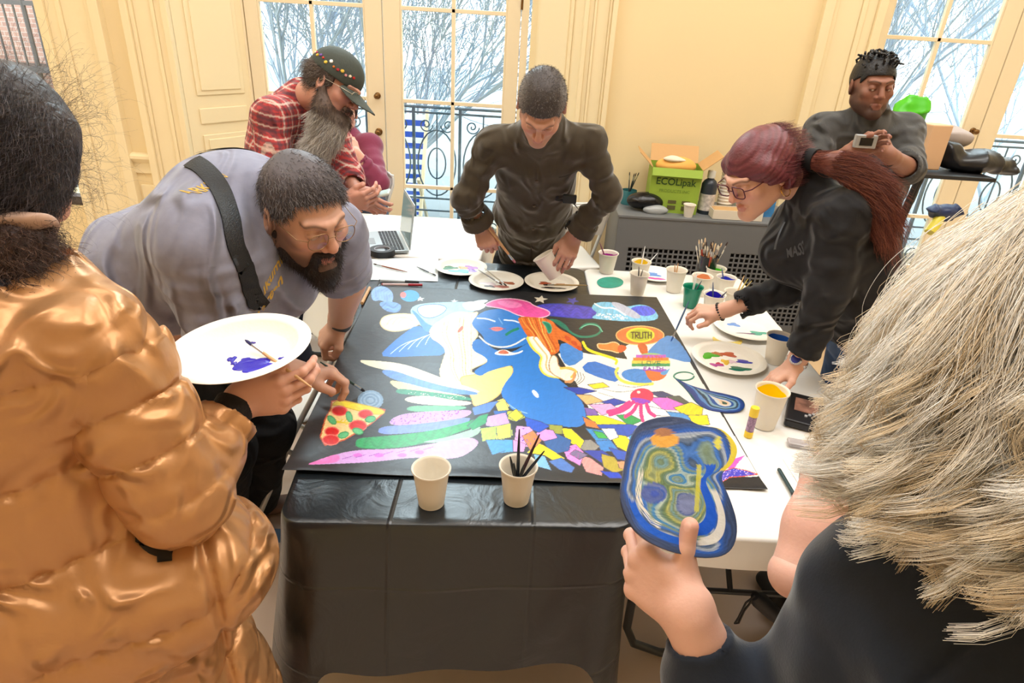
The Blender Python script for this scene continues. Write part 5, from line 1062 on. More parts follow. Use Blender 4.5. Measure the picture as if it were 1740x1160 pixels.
def head_local(beard=0, fat=0.0, neckr=.056, neck=(0, -.03, -.17)):
    s = S(); s.ell((0, -.018, .028), (.076 + fat * .3, .097, .088), None, .02).ell((0, .028, -.028), (.060 + fat, .064, .078), None, .03)
    for q in (-1, 1):
        s.cap((q * (.052 + fat), .0, -.055), (q * .014, .074, -.096), .020 + fat * .4, .017, .03); s.ell((q * .041, .062, -.016), (.021 + fat * .5, .022, .018), None, .02)
        s.cap((q * .010, .094, .030), (q * .040, .078, .032), .0105, .009, .016)
    s.ell((0, .078, -.094), (.019, .017, .016), None, .02)
    for q in (-1, 1): s.ell((q * .031, .106, .010), (.019, .017, .014), None, .014, 's')
    s.cap((0, .092, .022), (0, .112, -.020), .0082, .0115, .010)
    for q in (-1, 1): s.ell((q * .0125, .098, -.026), (.0085, .012, .008), None, .007)
    for q in (-1, 1): s.ell((q * .0065, .108, -.034), (.003, .005, .003), None, .003, 's')
    s.cap((-.019, .086, -.058), (0, .0955, -.0555), .0045, .0058, .006).cap((.019, .086, -.058), (0, .0955, -.0555), .0045, .0058, .006); s.cap((-.012, .0885, -.067), (.012, .0885, -.067), .0058, .0058, .008)
    s.cap((-.02, .100, -.0615), (.02, .100, -.0615), .0016, .0016, .003, 's')
    for q in (-1, 1):
        s.ell((q * .031, .081, .009), (.0142, .0142, .0125), None, .004); s.cap((q * .019, .0955, .0015), (q * .043, .0915, .0025), .0014, .0014, .002, 's')
        Re = orient((q * .95, -.35, 0), (0, -.1, 1)); s.ell((q * (.079 + fat * .3), -.012, .0), (.019, .009, .032), Re, .006); s.ell((q * (.087 + fat * .3), -.008, .004), (.011, .006, .02), Re, .004, 's')
    s.cap((0, -.035, -.05), neck, neckr * .95, neckr * 1.08, .035)
    return s
def head_cols(v, skin, lip=(176, 92, 84), brow=(40, 30, 26), stub=None, seed=1, flush=.1, bald=None):
    c = skin_cols(v, skin, .035, seed); x, y, z = v.T; L = s2l
    def mixc(m, col): m = np.clip(m, 0, 1)[:, None]; c[:] = c * (1 - m) + L(col) * m
    fl = np.exp(-(((x) / .02) ** 2 + ((z + .022) / .02) ** 2 + ((y - .11) / .03) ** 2)) + np.exp(-(((abs(x) - .042) / .02) ** 2 + ((z + .02) / .018) ** 2)) * (y > .04)
    c[:] = c * (1 - flush * fl[:, None] * np.array([0, .55, .5]))
    lm = ((abs(x) < .022 - abs(z + .0615) * .8) & (z > -.0745) & (z < -.050) & (y > .084)).astype(float); mixc(lm * .5, lip)
    if stub is not None: sg_ = lambda q, w: 1 / (1 + np.exp(-np.clip(q / w, -30, 30))); mixc(np.maximum(sg_(-.046 - .25 * (y - .05) - z, .005), sg_(abs(x) - .060, .004) * sg_(.0 - z, .006)) * sg_(y + .01, .006) * sg_(z + .13, .006) * (1 - lm) * stub[1] * (1 - .8 * np.exp(-(((abs(x) - .04) / .02) ** 2 + ((z + .02) / .022) ** 2))), stub[0])
    em = np.exp(-((z - .0022) / .0016) ** 2) * (abs(x) > .017) * (abs(x) < .046) * (y > .083); mixc(em * .85, (46, 34, 32)); cm = np.exp(-((z - .0165 + .004 * ((abs(x) - .031) / .015) ** 2) / .0016) ** 2) * (abs(x) > .018) * (abs(x) < .046) * (y > .083); mixc(cm * .35, (120, 74, 62))
    bm = np.exp(-((z - .029 - .006 * np.sin((abs(x) - .012) / .034 * 2.6)) / .0036) ** 2) * (abs(x) > .009) * (abs(x) < .05) * (y > .06); mixc(bm * .7, brow)
    return c
def skin_mat(): return mat('skin', vcol=True, rough=.52, bump=.06, bscale=180, sss=.12, spec=.4)
class Person:
    def __init__(s, label, base, skin, cat='person', name='person'):
        s.root = thing(name, label, cat, base); s.skin = skin; s.parts = []; s.label = label
    def add(s, v, f, c=None):
        c = skin_cols(v, s.skin) if c is None else c
        if NAILS:
            tips, fr = NAILS.pop()
            for i, (p_, d, r) in enumerate(tips):
                n_ = nrm(fr[2] - d * (fr[2] @ d)) if i < 4 else nrm(fr[1] * .2 + fr[2] - d * ((fr[1] * .2 + fr[2]) @ d)); q = v - (p_ + d * r * .1 + n_ * r * .95); e = (q @ d / .0062) ** 2 + (q @ n_ / .005) ** 2 + (q @ np.cross(d, n_) / .0048) ** 2
                w_ = np.clip((1.15 - e) * 5, 0, 1)[:, None]; c = c * (1 - .7 * w_) + .7 * w_ * s2l((236, 196, 184)); c = c * (1 - .10 * np.exp(-(((v - p_) ** 2).sum(1)) / .0003)[:, None] * np.array([0, 1, 1]))
        s.parts.append((v, f, c))
    def head(s, c, R, sc=1.0, h=.0026, neck_to=None, neckr=.056, fat=0.0, **kw):
        s.hc, s.hR, s.hs = np.array(c), R, sc; nk = (0, -.03, -.17) if neck_to is None else tuple(((np.array(neck_to) - c) @ R) / sc)
        s.hl = head_local(fat=fat, neck=nk, neckr=neckr); lo = np.minimum(V(-.115, -.13, -.14), np.array(nk) - .07); hi = np.maximum(V(.115, .135, .13), np.array(nk) + .07)
        v, f = s.hl.mesh(lo, hi, h); s.parts.append((c + sc * v @ R.T, f, head_cols(v, s.skin, **kw)))
    def H(s, p): return s.hc + s.hs * (np.asarray(p, float) @ s.hR.T)
    def hshape(s, name, sdf, lo, hi, h, m_, color=None, parent=None):
        v, f = sdf.mesh(lo, hi, h); c = color(v) if color is not None else None; return link_mesh(name, s.H(v), f, m_, parent or s.root, cols=c), v
    def hand(s, elbow, wrist, X, T_, N, curls, thumb, **kw):
        v, f, tips, fr = arm_hand(None, np.array(elbow), np.array(wrist), X, T_, N, curls, thumb, **kw); s.add(v, f); return tips, fr
    def finish(s, body=None, blo=None, bhi=None, h=.009):
        if body is not None: v, f = body.mesh(blo, bhi, h); s.add(v, f)
        return join_meshes('body', s.parts, skin_mat(), s.root)
def hair_strands(name, v, sdf, mask, n, L, m_, parent, H=None, comb=(0, 0, 0), lift=.5, curl=0.0, grav=0.0, r=.0005, seed=0, seg=7, cf=None, k=3, wavf=40, jit=.25):
    rg = np.random.RandomState(seed); vv = v[mask]; vv = vv[rg.randint(0, len(vv), n)]; nr = sdf.grad(vv); nr /= np.linalg.norm(nr, axis=1)[:, None] + 1e-9
    comb = comb(vv) if callable(comb) else np.tile(np.asarray(comb, float), (n, 1)); d = lift * nr + comb + rg.normal(size=(n, 3)) * jit; d /= np.linalg.norm(d, axis=1)[:, None] + 1e-9
    LL = L * (.6 + .8 * rg.rand(n)); P = [vv - nr * .002]; ph = rg.rand(n) * 6; a = np.cross(d, nr); a /= np.linalg.norm(a, axis=1)[:, None] + 1e-9
    for i in range(seg):
        t = (i + 1) / seg; step = d * (LL / seg)[:, None]; P.append(P[-1] + step + curl * (LL / seg)[:, None] * (np.cos(ph + t * 9)[:, None] * a + np.sin(ph + t * 9)[:, None] * nr)); d = d + V(0, 0, -grav / seg); d /= np.linalg.norm(d, axis=1)[:, None]
    P = np.stack(P, 1); P = P if H is None else H(P.reshape(-1, 3)).reshape(P.shape); c = None
    if cf is not None: c = cf(rg, n)
    return strands(name, P, np.full(n, r), m_, parent, cols=c, k=k)
def glasses(P, col=(60, 50, 46), rim=.0011, w=.024, h_=.019, z0=.008, y0=.112, metal=.8, rnd=True):
    g = thing('glasses', None, None, P.hc); g.parent = P.root; g.location = g.location - P.root.location
    m_ = mat('spectacle_%d_%d_%d' % col, col, .3, metal=metal); b = MB(); t = np.linspace(0, 2 * pi, 33)
    for q in (-1, 1):
        ex = .8 if rnd else .5; b.tube(P.H(np.stack([q * .032 + w * np.sign(np.cos(t)) * abs(np.cos(t)) ** ex, y0 - .004 * abs(np.cos(t)), z0 + h_ * np.sign(np.sin(t)) * abs(np.sin(t)) ** ex], 1)), rim, 8, cap=False)
        b.tube(P.H([(q * .055, y0 - .006, z0 + .006), (q * .072, y0 - .02, z0 + .007), (q * .082, .0, z0 + .008), (q * .083, -.02, z0 - .01)]), rim * .95, 8)
    b.tube(P.H([(-.009, y0, z0 + .003), (0, y0 + .003, z0 + .006), (.009, y0, z0 + .003)]), rim, 8)
    o = b.build('spectacle_frame', m_, g, smooth=True)
    l = MB()
    for q in (-1, 1): l.add(P.H(np.vstack([[(q * .032, y0, z0)], np.stack([q * .032 + w * .97 * np.cos(t[:-1]), np.full(32, y0 - .001), z0 + h_ * .97 * np.sin(t[:-1])], 1)])), [(0, 1 + i, 1 + (i + 1) % 32) for i in range(32)])
    l.build('lenses', m_glass, g); return g
def fold(amp, n, seed=0, tw=1.0):
    """ripples that run round a sleeve or trunk"""
    r = np.random.RandomState(seed); a, b = r.rand(2) * 6; dv = nrm(r.normal(size=3))
    return lambda h, P: amp * (.6 * np.sin(h * n * 6.28 + a + tw * 2.2 * np.sin(P @ dv * 22 + b)) + .4 * np.sin(h * n * 11 + b + 2 * np.sin(P @ dv * 13)))
def shoe(name, heel, toe, m_, parent, w=.048, h=.09):
    heel, toe = V(*heel), V(*toe); d = nrm((toe - heel) * V(1, 1, 0)); lat = V(-d[1], d[0], 0)
    g = S().tor(heel + V(0, 0, .035), toe + V(0, 0, .028) - d * .03, lat, w * .85, w, .035, .026, .02, zr=.045).cap(heel + d * .035 + V(0, 0, .05), heel + d * .05 + V(0, 0, h + .02), .042, .045, .04).plane((0, 0, .004), (0, 0, -1))
    lo, hi = bounds([heel, toe], .09); hi[2] = h + .08; lo[2] = -.02; return g.build(name, m_, parent, lo, hi, .007)
def eyes(P, iris=(70, 45, 30)):
    for q in (-1, 1):
        b = MB(); b.lathe([(0, -.0122)] + [(.0122 * cos(a), .0122 * sin(a)) for a in np.linspace(-1.4, 1.4, 12)] + [(0, .0122)], 20); v = P.H(np.concatenate(b.v) + V(q * .031, .0822, .0085)); b.v = [v]; b.build('eye', mat('eye_white', (220, 210, 205), .2), P.root, smooth=True)

# ---------------------------------------------------------------- man in the grey T-shirt, bending over the table from the left
m_tee = mat('grey_jersey', (136, 138, 158), .85, bump=.12, bscale=14, sheen=.2, vary=.05, vscale=60, distort=.6, wrk=(7, .07, (1.5, .7, .7))); m_blkcloth = mat('black_twill', (22, 23, 27), .8, bump=.2, bscale=60, vary=.1, vscale=20, wrk=(7, .06))
G = Person('person in grey T-shirt with black shoulder strap bending over the left table edge, painting', (-.95, 1.7, 0), (214, 160, 134))
Rg = orient(vw(.66, -.62, .42), vw(.26, .62, .74)); hc = at(519, 362, 1.52)
nb = at(455, 405, 1.58); G.head(hc, Rg, 1.08, neck_to=nb, neckr=.064, fat=.006, lip=(200, 110, 105), brow=(60, 52, 50), stub=((52, 46, 48), .75), flush=.25); eyes(G)
shN, elN, wrN = at(352, 432, 1.45), at(395, 615, 1.58), at(508, 634, 1.86); shF, elF, wrF = at(566, 395, 1.78), at(590, 480, 1.95), at(577, 548, 2.17)
pel = at(262, 545, 1.82); chest = at(430, 385, 1.60); waist = at(330, 470, 1.70); lat = nrm(shF - shN)
tipsN, frN = G.hand(elN, wrN, vw(.95, .05, -.3), vw(.3, -.25, .9), vw(0, 1, .2), [(.7, .8, .5), (.8, .9, .5), (.95, 1.0, .6), (1.1, 1.0, .6)], [(.8, .5, -.5), (.9, .0, -.5)], sc=1.06, rads=(.052, .034), fat=1.12)
tipsF, frF = G.hand(elF, wrF, nrm(at(540, 590, 2.2) - wrF), vw(.6, -.3, .7), vw(.1, .7, .7), [(.7, 1.2, .8), (.8, 1.3, .8), (.9, 1.3, .8), (1.0, 1.3, .8)], [(.7, .6, -.4), (.9, -.1, -.3)], sc=1.08, rads=(.058, .036), fat=1.15)
bd = S().tor(pel, chest, lat, .16, .17, .13, .14, .03).chain([shN, elN], [.055, .05], .03).chain([shF, elF], [.058, .056], .03).cap(chest, nb, .09, .06, .05)
hipN, hipF = at(232, 585, 1.78), at(335, 590, 1.98); ftN, ftF = atz(372, 900, .09), atz(432, 845, .09); knN = (hipN + ftN) / 2 + V(.13, -.02, .02); knF = (hipF + ftF) / 2 + V(.12, .02, .02)
bd.chain([hipN, knN, ftN], [.085, .06, .04], .03).chain([hipF, knF, ftF], [.085, .06, .04], .03)
lo, hi = bounds([pel, chest, shN, elN, shF, elF, hipN, hipF, ftN, ftF, nb], .13); G.finish(bd, lo, hi)
sh_ = S().tor(at(238, 520, 1.78), at(300, 455, 1.72), lat, .205, .225, .135, .165, .06).tor(at(300, 455, 1.72), chest, lat, .225, .235, .165, .165, .08).ell(at(400, 350, 1.62), (.17, .15, .13), None, .08).ell(at(440, 470, 1.66), (.15, .17, .13), None, .08)
sl = lambda s, a, b, ra, rb, am, n, sd, k=.06: s.cap(a, b, ra, rb, k, prof=fold(am, n, sd), flat=True)
shN_end = shN + (elN - shN) * .72; shF_end = shF + (elF - shF) * .9
sl(sh_, shN + V(0, 0, .01), shN_end, .105, .088, .004, 3, 2); sl(sh_, shF, shF_end, .10, .082, .004, 3, 5); sh_.cap(chest, nb, .13, .075, .06)
sh_.cap(shN_end - nrm(elN - shN) * .02, shN_end + nrm(elN - shN) * .05, .068, .068, .004, 's').cap(shF_end - nrm(elF - shF) * .02, shF_end + nrm(elF - shF) * .05, .066, .066, .004, 's')
ax_t = nrm(chest - pel)
def teefold(P, d):
    q = P - pel; s_ = q @ ax_t; l_ = q @ lat; b_ = q @ np.cross(lat, ax_t)
    return d + .0045 * np.sin(l_ * 42 + s_ * 14 + 2.0 * np.sin(s_ * 9)) * np.exp(-((s_ - .30) / .22) ** 2) + .004 * np.sin(s_ * 60 + 2.2 * np.sin(l_ * 8 + b_ * 6)) * np.exp(-((s_ - .06) / .12) ** 2) + .003 * wav(P, 22, 3) + .0035 * wr(P * V(1, 1, .7), 9, 4)
sh_.fn(teefold).plane(pel + ax_t * -.005, -ax_t)
lo, hi = bounds([pel, chest, shN, shN_end, shF, shF_end, nb], .25); G_sh = sh_; sh_.build('t_shirt', m_tee, G.root, lo, hi, .0065)
tr = S().tor(pel + V(0, 0, -.06), pel + nrm(chest - pel) * .06, lat, .19, .195, .15, .145, .05).chain([hipN, knN, ftN - V(0, 0, .03)], [.125, .098, .082], .05, prof=fold(.005, 1.6, 4)).chain([hipF, knF, ftF - V(0, 0, .03)], [.125, .098, .082], .04, prof=fold(.005, 1.6, 7)).fn(lambda P, d: d + .004 * wav(P, 24, 9) + .004 * wr(P, 9, 7)).plane((0, 0, .05), (0, 0, -1))
lo, hi = bounds([pel, hipN, hipF, ftN, ftF, knN, knF], .2); tr.build('trousers', m_blkcloth, G.root, lo, hi, .010)
bl_ = S().tor(pel + ax_t * -.012, pel + ax_t * .03, lat, .2, .2, .152, .152, .01, zr=.008); bl_.build('belt', mat('belt_leather', (24, 24, 28), .4), G.root, *bounds([pel], .24), .007)
for a_, nm in ((at(243, 527, 1.58), 0),): MB().box(at(243, 528, 1.585), (.018, .01, .05)).build('belt_clip', m_ferr, G.root, bevel=.002)
m_leather = mat('brown_leather', (112, 84, 70), .5, bump=.15, bscale=40)
shoe('shoe', ftN * V(1, 1, 0) + V(-.06, -.03, 0), ftN * V(1, 1, 0) + V(.14, .04, 0), m_leather, G.root); shoe('shoe', ftF * V(1, 1, 0) + V(-.06, -.01, 0), ftF * V(1, 1, 0) + V(.14, .06, 0), m_leather, G.root)
# the shoulder strap laid on the shirt
def strap(name, pts, width, m_, parent, surf, th=.003, n=60, lift=.004):
    P = chaikin3(np.array(pts), 3); t = np.linspace(0, len(P) - 1, n); P = np.stack([np.interp(t, np.arange(len(P)), P[:, i]) for i in range(3)], 1)
    for _ in range(14):
        g = surf.grad(P); P = P - (surf(P) - lift)[:, None] * g / ((g ** 2).sum(1)[:, None] + 1e-6)
    Tn = np.gradient(P, axis=0); g = surf.grad(P); g /= np.linalg.norm(g, axis=1)[:, None]; W_ = np.cross(Tn, g); W_ /= np.linalg.norm(W_, axis=1)[:, None]
    rows = [P + W_ * width * s_ for s_ in (-.5, -.25, 0, .25, .5)]; rr = []
    for q in rows:
        for _ in range(6): gg = surf.grad(q); q = q - (surf(q) - lift)[:, None] * gg / ((gg ** 2).sum(1)[:, None] + 1e-6)
        rr.append(q)
    Vt = np.concatenate(rr + [q - g * th for q in rr]); m5 = len(rr); f = []
    for L_, fl_ in ((0, 0), (m5, 1)):
        for j in range(m5 - 1):
            for i in range(n - 1): q = ((L_ + j) * n + i, (L_ + j + 1) * n + i, (L_ + j + 1) * n + i + 1, (L_ + j) * n + i + 1); f.append(q if fl_ else q[::-1])
    return link_mesh(name, Vt, f, m_, parent)
def chaikin3(P, n):
    for _ in range(n): P = np.vstack([P[:1], np.stack([.75 * P[:-1] + .25 * P[1:], .25 * P[:-1] + .75 * P[1:]], 1).reshape(-1, 3), P[-1:]])
    return P
m_strap = mat('black_webbing', (20, 21, 24), .6, bump=.3, bscale=300)
strap('shoulder_strap', [at(335, 285, 1.5), at(385, 330, 1.42), at(425, 400, 1.36), at(440, 460, 1.4), at(420, 515, 1.5)], .045, m_strap, G.root, sh_)
strap('shoulder_strap', [at(345, 282, 1.55), at(385, 268, 1.6), at(425, 263, 1.65), at(465, 262, 1.7)], .03, m_strap, G.root, sh_)
m_gold = mat('gold_print', (206, 168, 74), .6)
text_mesh('shirt_print', 'ARKITY', .030, at(352, 330, 1.44), vw(.45, .85, 0), vw(-.85, .45, 0), m_gold, G.root, sh_, bold=.0006); text_mesh('shirt_print', 'THIN', .026, at(374, 312, 1.45), vw(.45, .85, 0), vw(-.85, .45, 0), m_gold, G.root, sh_)
text_mesh('shirt_print', 'OS', .024, at(352, 296, 1.45), vw(.45, .85, 0), vw(-.85, .45, 0), m_gold, G.root, sh_)
text_mesh('shirt_print', 'Lukumi\ngreen', .05, at(466, 488, 1.5), vw(.75, .6, 0), vw(-.6, .75, 0), m_gold, G.root, sh_, bold=.001)
# hair, beard
m_hairG = mat('hair_dark_grey', vcol=True, rough=.55, spec=.4)
def hairshell(grow=.010, line=.045, nape=-.05, side=.0, seed=1, amp=.003, fs=90, top=0.0, temple=.03):
    s = S().ell((0, -.02, .032), (.076 + grow, .098 + grow, .088 + grow + top), None, .02)
    def cut(P, d):
        x, y, z = P.T; lim = np.where(y > temple, line + .25 * (y - temple) - 1.5 * np.clip(abs(x) - .05, 0, 1), np.where(y > -.045, side + .3 * (y + .045) + (y > -.01) * .25 * (y + .01), nape)); d = np.maximum(d, (lim - z) * .8); return d
    s.fn(lambda P, d: d + amp * wav(P, fs, seed, 6)).fn(cut); return s
def hcol(*cs):
    L = [s2l(c) for c in cs]; return lambda rg, n: np.array([L[k] for k in rg.randint(0, len(L), n)]) * (.75 + .5 * rg.rand(n, 1))
hs = hairshell(.008, .060, -.045, -.005, 3, .005, 60, fs if False else 0.0)
o, hv = G.hshape('hair', hs, (-.12, -.15, -.07), (.12, .13, .16), .004, m_hairG, lambda v: s2l((84, 78, 82))[None] * (1 + .5 * wav(v, 70, 5))[:, None])
hair_strands('hair_tufts', hv, hs, np.ones(len(hv), bool), 9000, .017, m_hairG, G.root, G.H, comb=lambda P: np.stack([P[:, 0] * 2, .8 + 0 * P[:, 0], -.5 + 2 * P[:, 2] * 0], 1), lift=.35, curl=.4, r=.0006, seed=2, cf=hcol((62, 56, 58), (112, 108, 112), (84, 74, 70), (150, 146, 150)))
bs = S()
for q in (-1, 1): bs.cap((q * .070, .0, -.03), (q * .056, .02, -.075), .012, .02, .02).cap((q * .056, .02, -.075), (0, .075, -.115), .022, .028, .02)
bs.cap((0, .07, -.11), (0, .075, -.135), .03, .024, .02).cap((-.024, .09, -.064), (.024, .09, -.064), .004, .004, .01).cap((-.026, .088, -.049), (0, .1, -.046), .0058, .006, .01).cap((.026, .088, -.049), (0, .1, -.046), .0058, .006, .01)
for q in (-1, 1): bs.cap((q * .026, .087, -.047), (q * .03, .076, -.09), .006, .014, .01)
bs.cap((-.012, .1, -.0605), (.012, .1, -.0605), .010, .010, .004, 's').fn(lambda P, d: d + .003 * wav(P, 90, 8))
def bcolG(v): return (s2l((38, 32, 34))[None] * (1 + .3 * wav(v, 80, 5))[:, None])
o, bv = G.hshape('beard', bs, (-.11, -.05, -.19), (.11, .14, -.01), .0035, m_hairG, bcolG)
hair_strands('beard_hairs', bv, bs, np.ones(len(bv), bool), 5000, .013, m_hairG, G.root, G.H, comb=(0, .2, -.7), lift=.4, curl=.4, r=.0005, seed=3, cf=hcol((34, 28, 30), (56, 50, 52), (80, 76, 78)))
glasses(G, (150, 120, 90), .0011)
# watch and ring on the far hand
def band(name, c, axis, r, w, m_, parent, th=.002, flat=.85, side=(0, 0, 1)):
    ax = frame(axis, side); MB().lathe([(r, -w / 2), (r + th, -w / 2), (r + th, w / 2), (r, w / 2), (r, -w / 2)], 36, c, ax, close=True, sy=flat).build(name, m_, parent, smooth=True)
dF = nrm(wrF - elF); band('watch_strap', wrF - dF * .018, dF, .040, .026, mat('watch_strap_grey', (60, 66, 70), .5), G.root, .003, .95)
wa = frame(vw(.25, .45, .85), dF); MB().box(wrF - dF * .018 + vw(.25, .45, .85) * .043, (.042, .050, .012), R=wa).build('watch_case', mat('steel_case', (120, 124, 126), .25, metal=.8), G.root, bevel=.004); MB().box(wrF - dF * .018 + vw(.25, .45, .85) * .0498, (.034, .041, .001), R=wa).build('watch_face', mat('watch_glass', (16, 18, 22), .08), G.root)
m_gring = mat('gold_ring', (226, 180, 90), .2, metal=1)
tN = (tipsN[0][0] + tipsN[4][0]) / 2
brush('fine black brush held by the person in the grey T-shirt, touching the mural', T(620, 665, TZ + .008), at(540, 612, 1.86), (36, 60, 60), (40, 36, 34), L=.19, r=.0045)
def legs(P, hipL, hipR, footL, footR, m_, r=(.10, .072, .06), kneef=(0, 0, 0), shoes=None, toed=(0, -.2, 0), name='trousers', pel=None, lat=None, w=.17, d=.12, h=.012):
    kL = (hipL + footL) / 2 + V(*kneef); kR = (hipR + footR) / 2 + V(*kneef); g = S().chain([hipL, kL, footL + V(0, 0, .06)], r, .05, prof=fold(.004, 1.6, 3)).chain([hipR, kR, footR + V(0, 0, .06)], r, .04, prof=fold(.004, 1.6, 5))
    if pel is not None: g.tor(pel + V(0, 0, -.05), pel + V(0, 0, .06), lat, w, w * .97, d, d, .05)
    g.fn(lambda P_, d_: d_ + .003 * wav(P_, 24, 9)).plane((0, 0, .04), (0, 0, -1)); lo, hi = bounds([hipL, hipR, kL, kR, footL, footR], .2); hi[2] += .1; g.build(name, m_, P.root, lo, hi, h)
    if shoes is not None:
        for f_ in (footL, footR): f0 = f_ * V(1, 1, 0); shoe('shoe', f0 - V(*toed) * .25, f0 + V(*toed) * .75, shoes, P.root)
def legbody(hipL, hipR, footL, footR, kneef=(0, 0, 0)):
    kL = (hipL + footL) / 2 + V(*kneef); kR = (hipR + footR) / 2 + V(*kneef); return S().chain([hipL, kL, footL + V(0, 0, .09)], [.08, .055, .04], .03).chain([hipR, kR, footR + V(0, 0, .09)], [.08, .055, .04], .03)
def shirt(P, pel, chest, lat, w, d, arms, neck, m_, h=.006, hem=None, name='shirt', folds=(.004, 20), collar=True, color=None, hemax=None, belly=0.0, rs=(.075, .058, .046), openr=.036, nr=.065, cuffend=True, sl_amp=.004, shn=None, extra=None, mid=None):
    """arms: list of (shoulder, elbow, sleeve end)"""
    g = S(); ax = nrm(chest - pel); mid = (pel + chest) / 2 if mid is None else mid
    g.tor(pel - ax * .05, mid, lat, w[0], w[1], d[0], d[1] + belly, .06).tor(mid, chest, lat, w[1], w[2], d[1], d[2], .06)
    for (a, b, c) in arms:
        g.cap(chest + (a - chest) * .3, a, .085, rs[0], .05).cap(neck + (chest - neck) * .25, a, .05, rs[0] * .8, .06); g.cap(a, b, rs[0], rs[1], .04, prof=fold(sl_amp, 2.6, int(abs(a[0]) * 99))); g.cap(b, c, rs[1], rs[2], .03, prof=fold(sl_amp, 2.6, int(abs(b[0]) * 99)), flat=True)
    g.cap(chest, neck, .085, nr, .05)
    for (a, b, c) in arms:
        u_ = nrm(c - b); g.cap(c - u_ * .03, c + u_ * .05, openr, openr, .003, 's')
    q = lambda P_: P_
    def ff(P_, d_):
        k = P_ - pel; s_ = k @ ax; l_ = k @ nrm(lat); return d_ + folds[0] * np.sin(l_ * folds[1] * 1.6 + 2.5 * np.sin(s_ * 8) + s_ * 12) * .7 + folds[0] * .7 * wav(P_, folds[1], 7) + folds[0] * 1.5 * wr(P_, 13, 3) * (.6 + .4 * np.sin(P_[:, 0] * 9))
    g.fn(ff)
    if extra is not None: extra(g)
    g.plane(pel - ax * .04 if hem is None else hem, -ax if hemax is None else hemax)
    pts = [pel, chest, neck] + [x for a in arms for x in a]; lo, hi = bounds(pts, .2); return g.build(name, m_, P.root, lo, hi, h, color=color), g
# ---------------------------------------------------------------- man in the dark olive shirt behind the far edge
m_olive = mat('olive_corduroy', (74, 66, 54), .8, bump=.10, bscale=160, sheen=.35, vary=.06, vscale=30, wrk=(8, .05, (1.3, 1, .8)), spec=.2)
C_ = Person('person in dark olive shirt leaning over the far table end holding a tilted cup', (.05, 3.3, 0), (206, 148, 122))
hc = at(920, 183, 2.10); Rc = orient(vw(-.10, -.97, .22), vw(.03, .22, .97)); nb = at(922, 216, 2.32)
C_.head(hc, Rc, .95, neck_to=nb, neckr=.062, lip=(170, 92, 84), brow=(70, 62, 58), stub=((150, 120, 105), .35), flush=.3); eyes(C_)
sL, eL, wL = at(838, 246, 2.44), at(792, 338, 2.55), at(818, 385, 2.68); sR, eR, wR = at(1002, 242, 2.44), at(1034, 330, 2.58), at(975, 402, 2.76)
pel = at(900, 438, 3.38); chest = at(914, 258, 2.52); lat = V(1, .02, 0)
tL, fL = C_.hand(eL, wL, vw(.25, -.8, .1), vw(.9, .1, .1), vw(-.2, .2, .9), [(1.3, 1.4, .7), (1.3, 1.4, .7), (1.35, 1.4, .7), (1.4, 1.4, .7)], [(.9, .3, -.5), (.6, .1, -.8)], sc=1.0, rads=(.038, .028))
tR, fR = C_.hand(eR, wR, vw(-.35, -.9, .1), vw(-.8, .3, .2), vw(.25, .15, .9), [(.25, .5, .3), (.3, .5, .3), (.35, .5, .35), (.45, .5, .4)], [(.85, .5, -.4), (.95, .0, -.3)], sc=1.06, rads=(.039, .030))
hipL, hipR = pel + V(-.09, 0, -.05), pel + V(.09, 0, -.05); fLt, fRt = V(-.04, 3.52, 0), V(.20, 3.52, 0)
lo, hi = bounds([chest, pel, sL, sR, eL, eR, fLt, fRt, nb], .12); bdy = legbody(hipL, hipR, fLt, fRt, (0, -.04, 0)).tor(pel, chest, lat, .14, .16, .09, .1).cap(chest, sL, .06, .05, .03).cap(chest, sR, .06, .05, .03).chain([sL, eL], [.042, .036]).chain([sR, eR], [.042, .036]).cap(chest, nb, .06, .055)
C_.finish(bdy, lo, hi)
legs(C_, hipL, hipR, fLt, fRt, m_blkcloth, kneef=(0, -.04, 0), shoes=m_leather, pel=pel, lat=lat)
cL = wL - nrm(wL - eL) * .035; cR = wR - nrm(wR - eR) * .05
def olx(g):
    for e_, c_ in ((eL, cL), (eR, cR)):
        u_ = nrm(c_ - e_); g.cap(c_ - u_ * .05, c_ + u_ * .005, .060, .070, .008, flat=True, flata=True)
        g.cap(c_ - u_ * .03, c_ + u_ * .06, .050, .060, .003, 's')
    a = pel + (chest - pel) * .97; fwd = np.cross(lat, chest - pel); fwd = fwd if fwd[1] < 0 else -fwd; fwd = nrm(fwd)
    g.cap(chest + V(-.045, -.09, .02), nb + V(-.055, -.02, .03), .016, .012, .01).cap(chest + V(.045, -.09, .02), nb + V(.055, -.02, .03), .016, .012, .01)
    g.cap(chest + fwd * .115 + V(0, 0, .03), pel + fwd * .13, .0035, .0035, .004, 's')
o_, gC = shirt(C_, pel, chest, lat, (.165, .165, .175), (.12, .12, .12), [(sL, eL, cL), (sR, eR, cR)], nb, m_olive, h=.0055, folds=(.0055, 18), rs=(.058, .055, .050), openr=.045, nr=.078, extra=olx, sl_amp=.006, hem=pel - nrm(chest - pel) * .12)
fz = np.cross(lat, chest - pel); fz = nrm(fz if fz[1] < 0 else -fz)
for k in range(5):
    b0 = chest + (pel - chest) * (.02 + .2 * k) + fz * .16
    for _ in range(12): g_ = gC.grad(b0[None])[0]; b0 = b0 - (gC(b0[None])[0]) * g_ / (g_ @ g_ + 1e-6)
    MB().lathe([(0, .004), (.006, .004), (.0068, .002), (.0068, -.002)], 14, b0, frame(g_)).build('button', mat('brown_button', (92, 80, 66), .35), C_.root, smooth=True)
strap('pocket_opening', [at(945, 290, 2.5), at(960, 297, 2.5), at(978, 284, 2.5)], .006, mat('pocket_shadow_seam', (40, 36, 30), .9), C_.root, gC, th=.002, lift=.001)
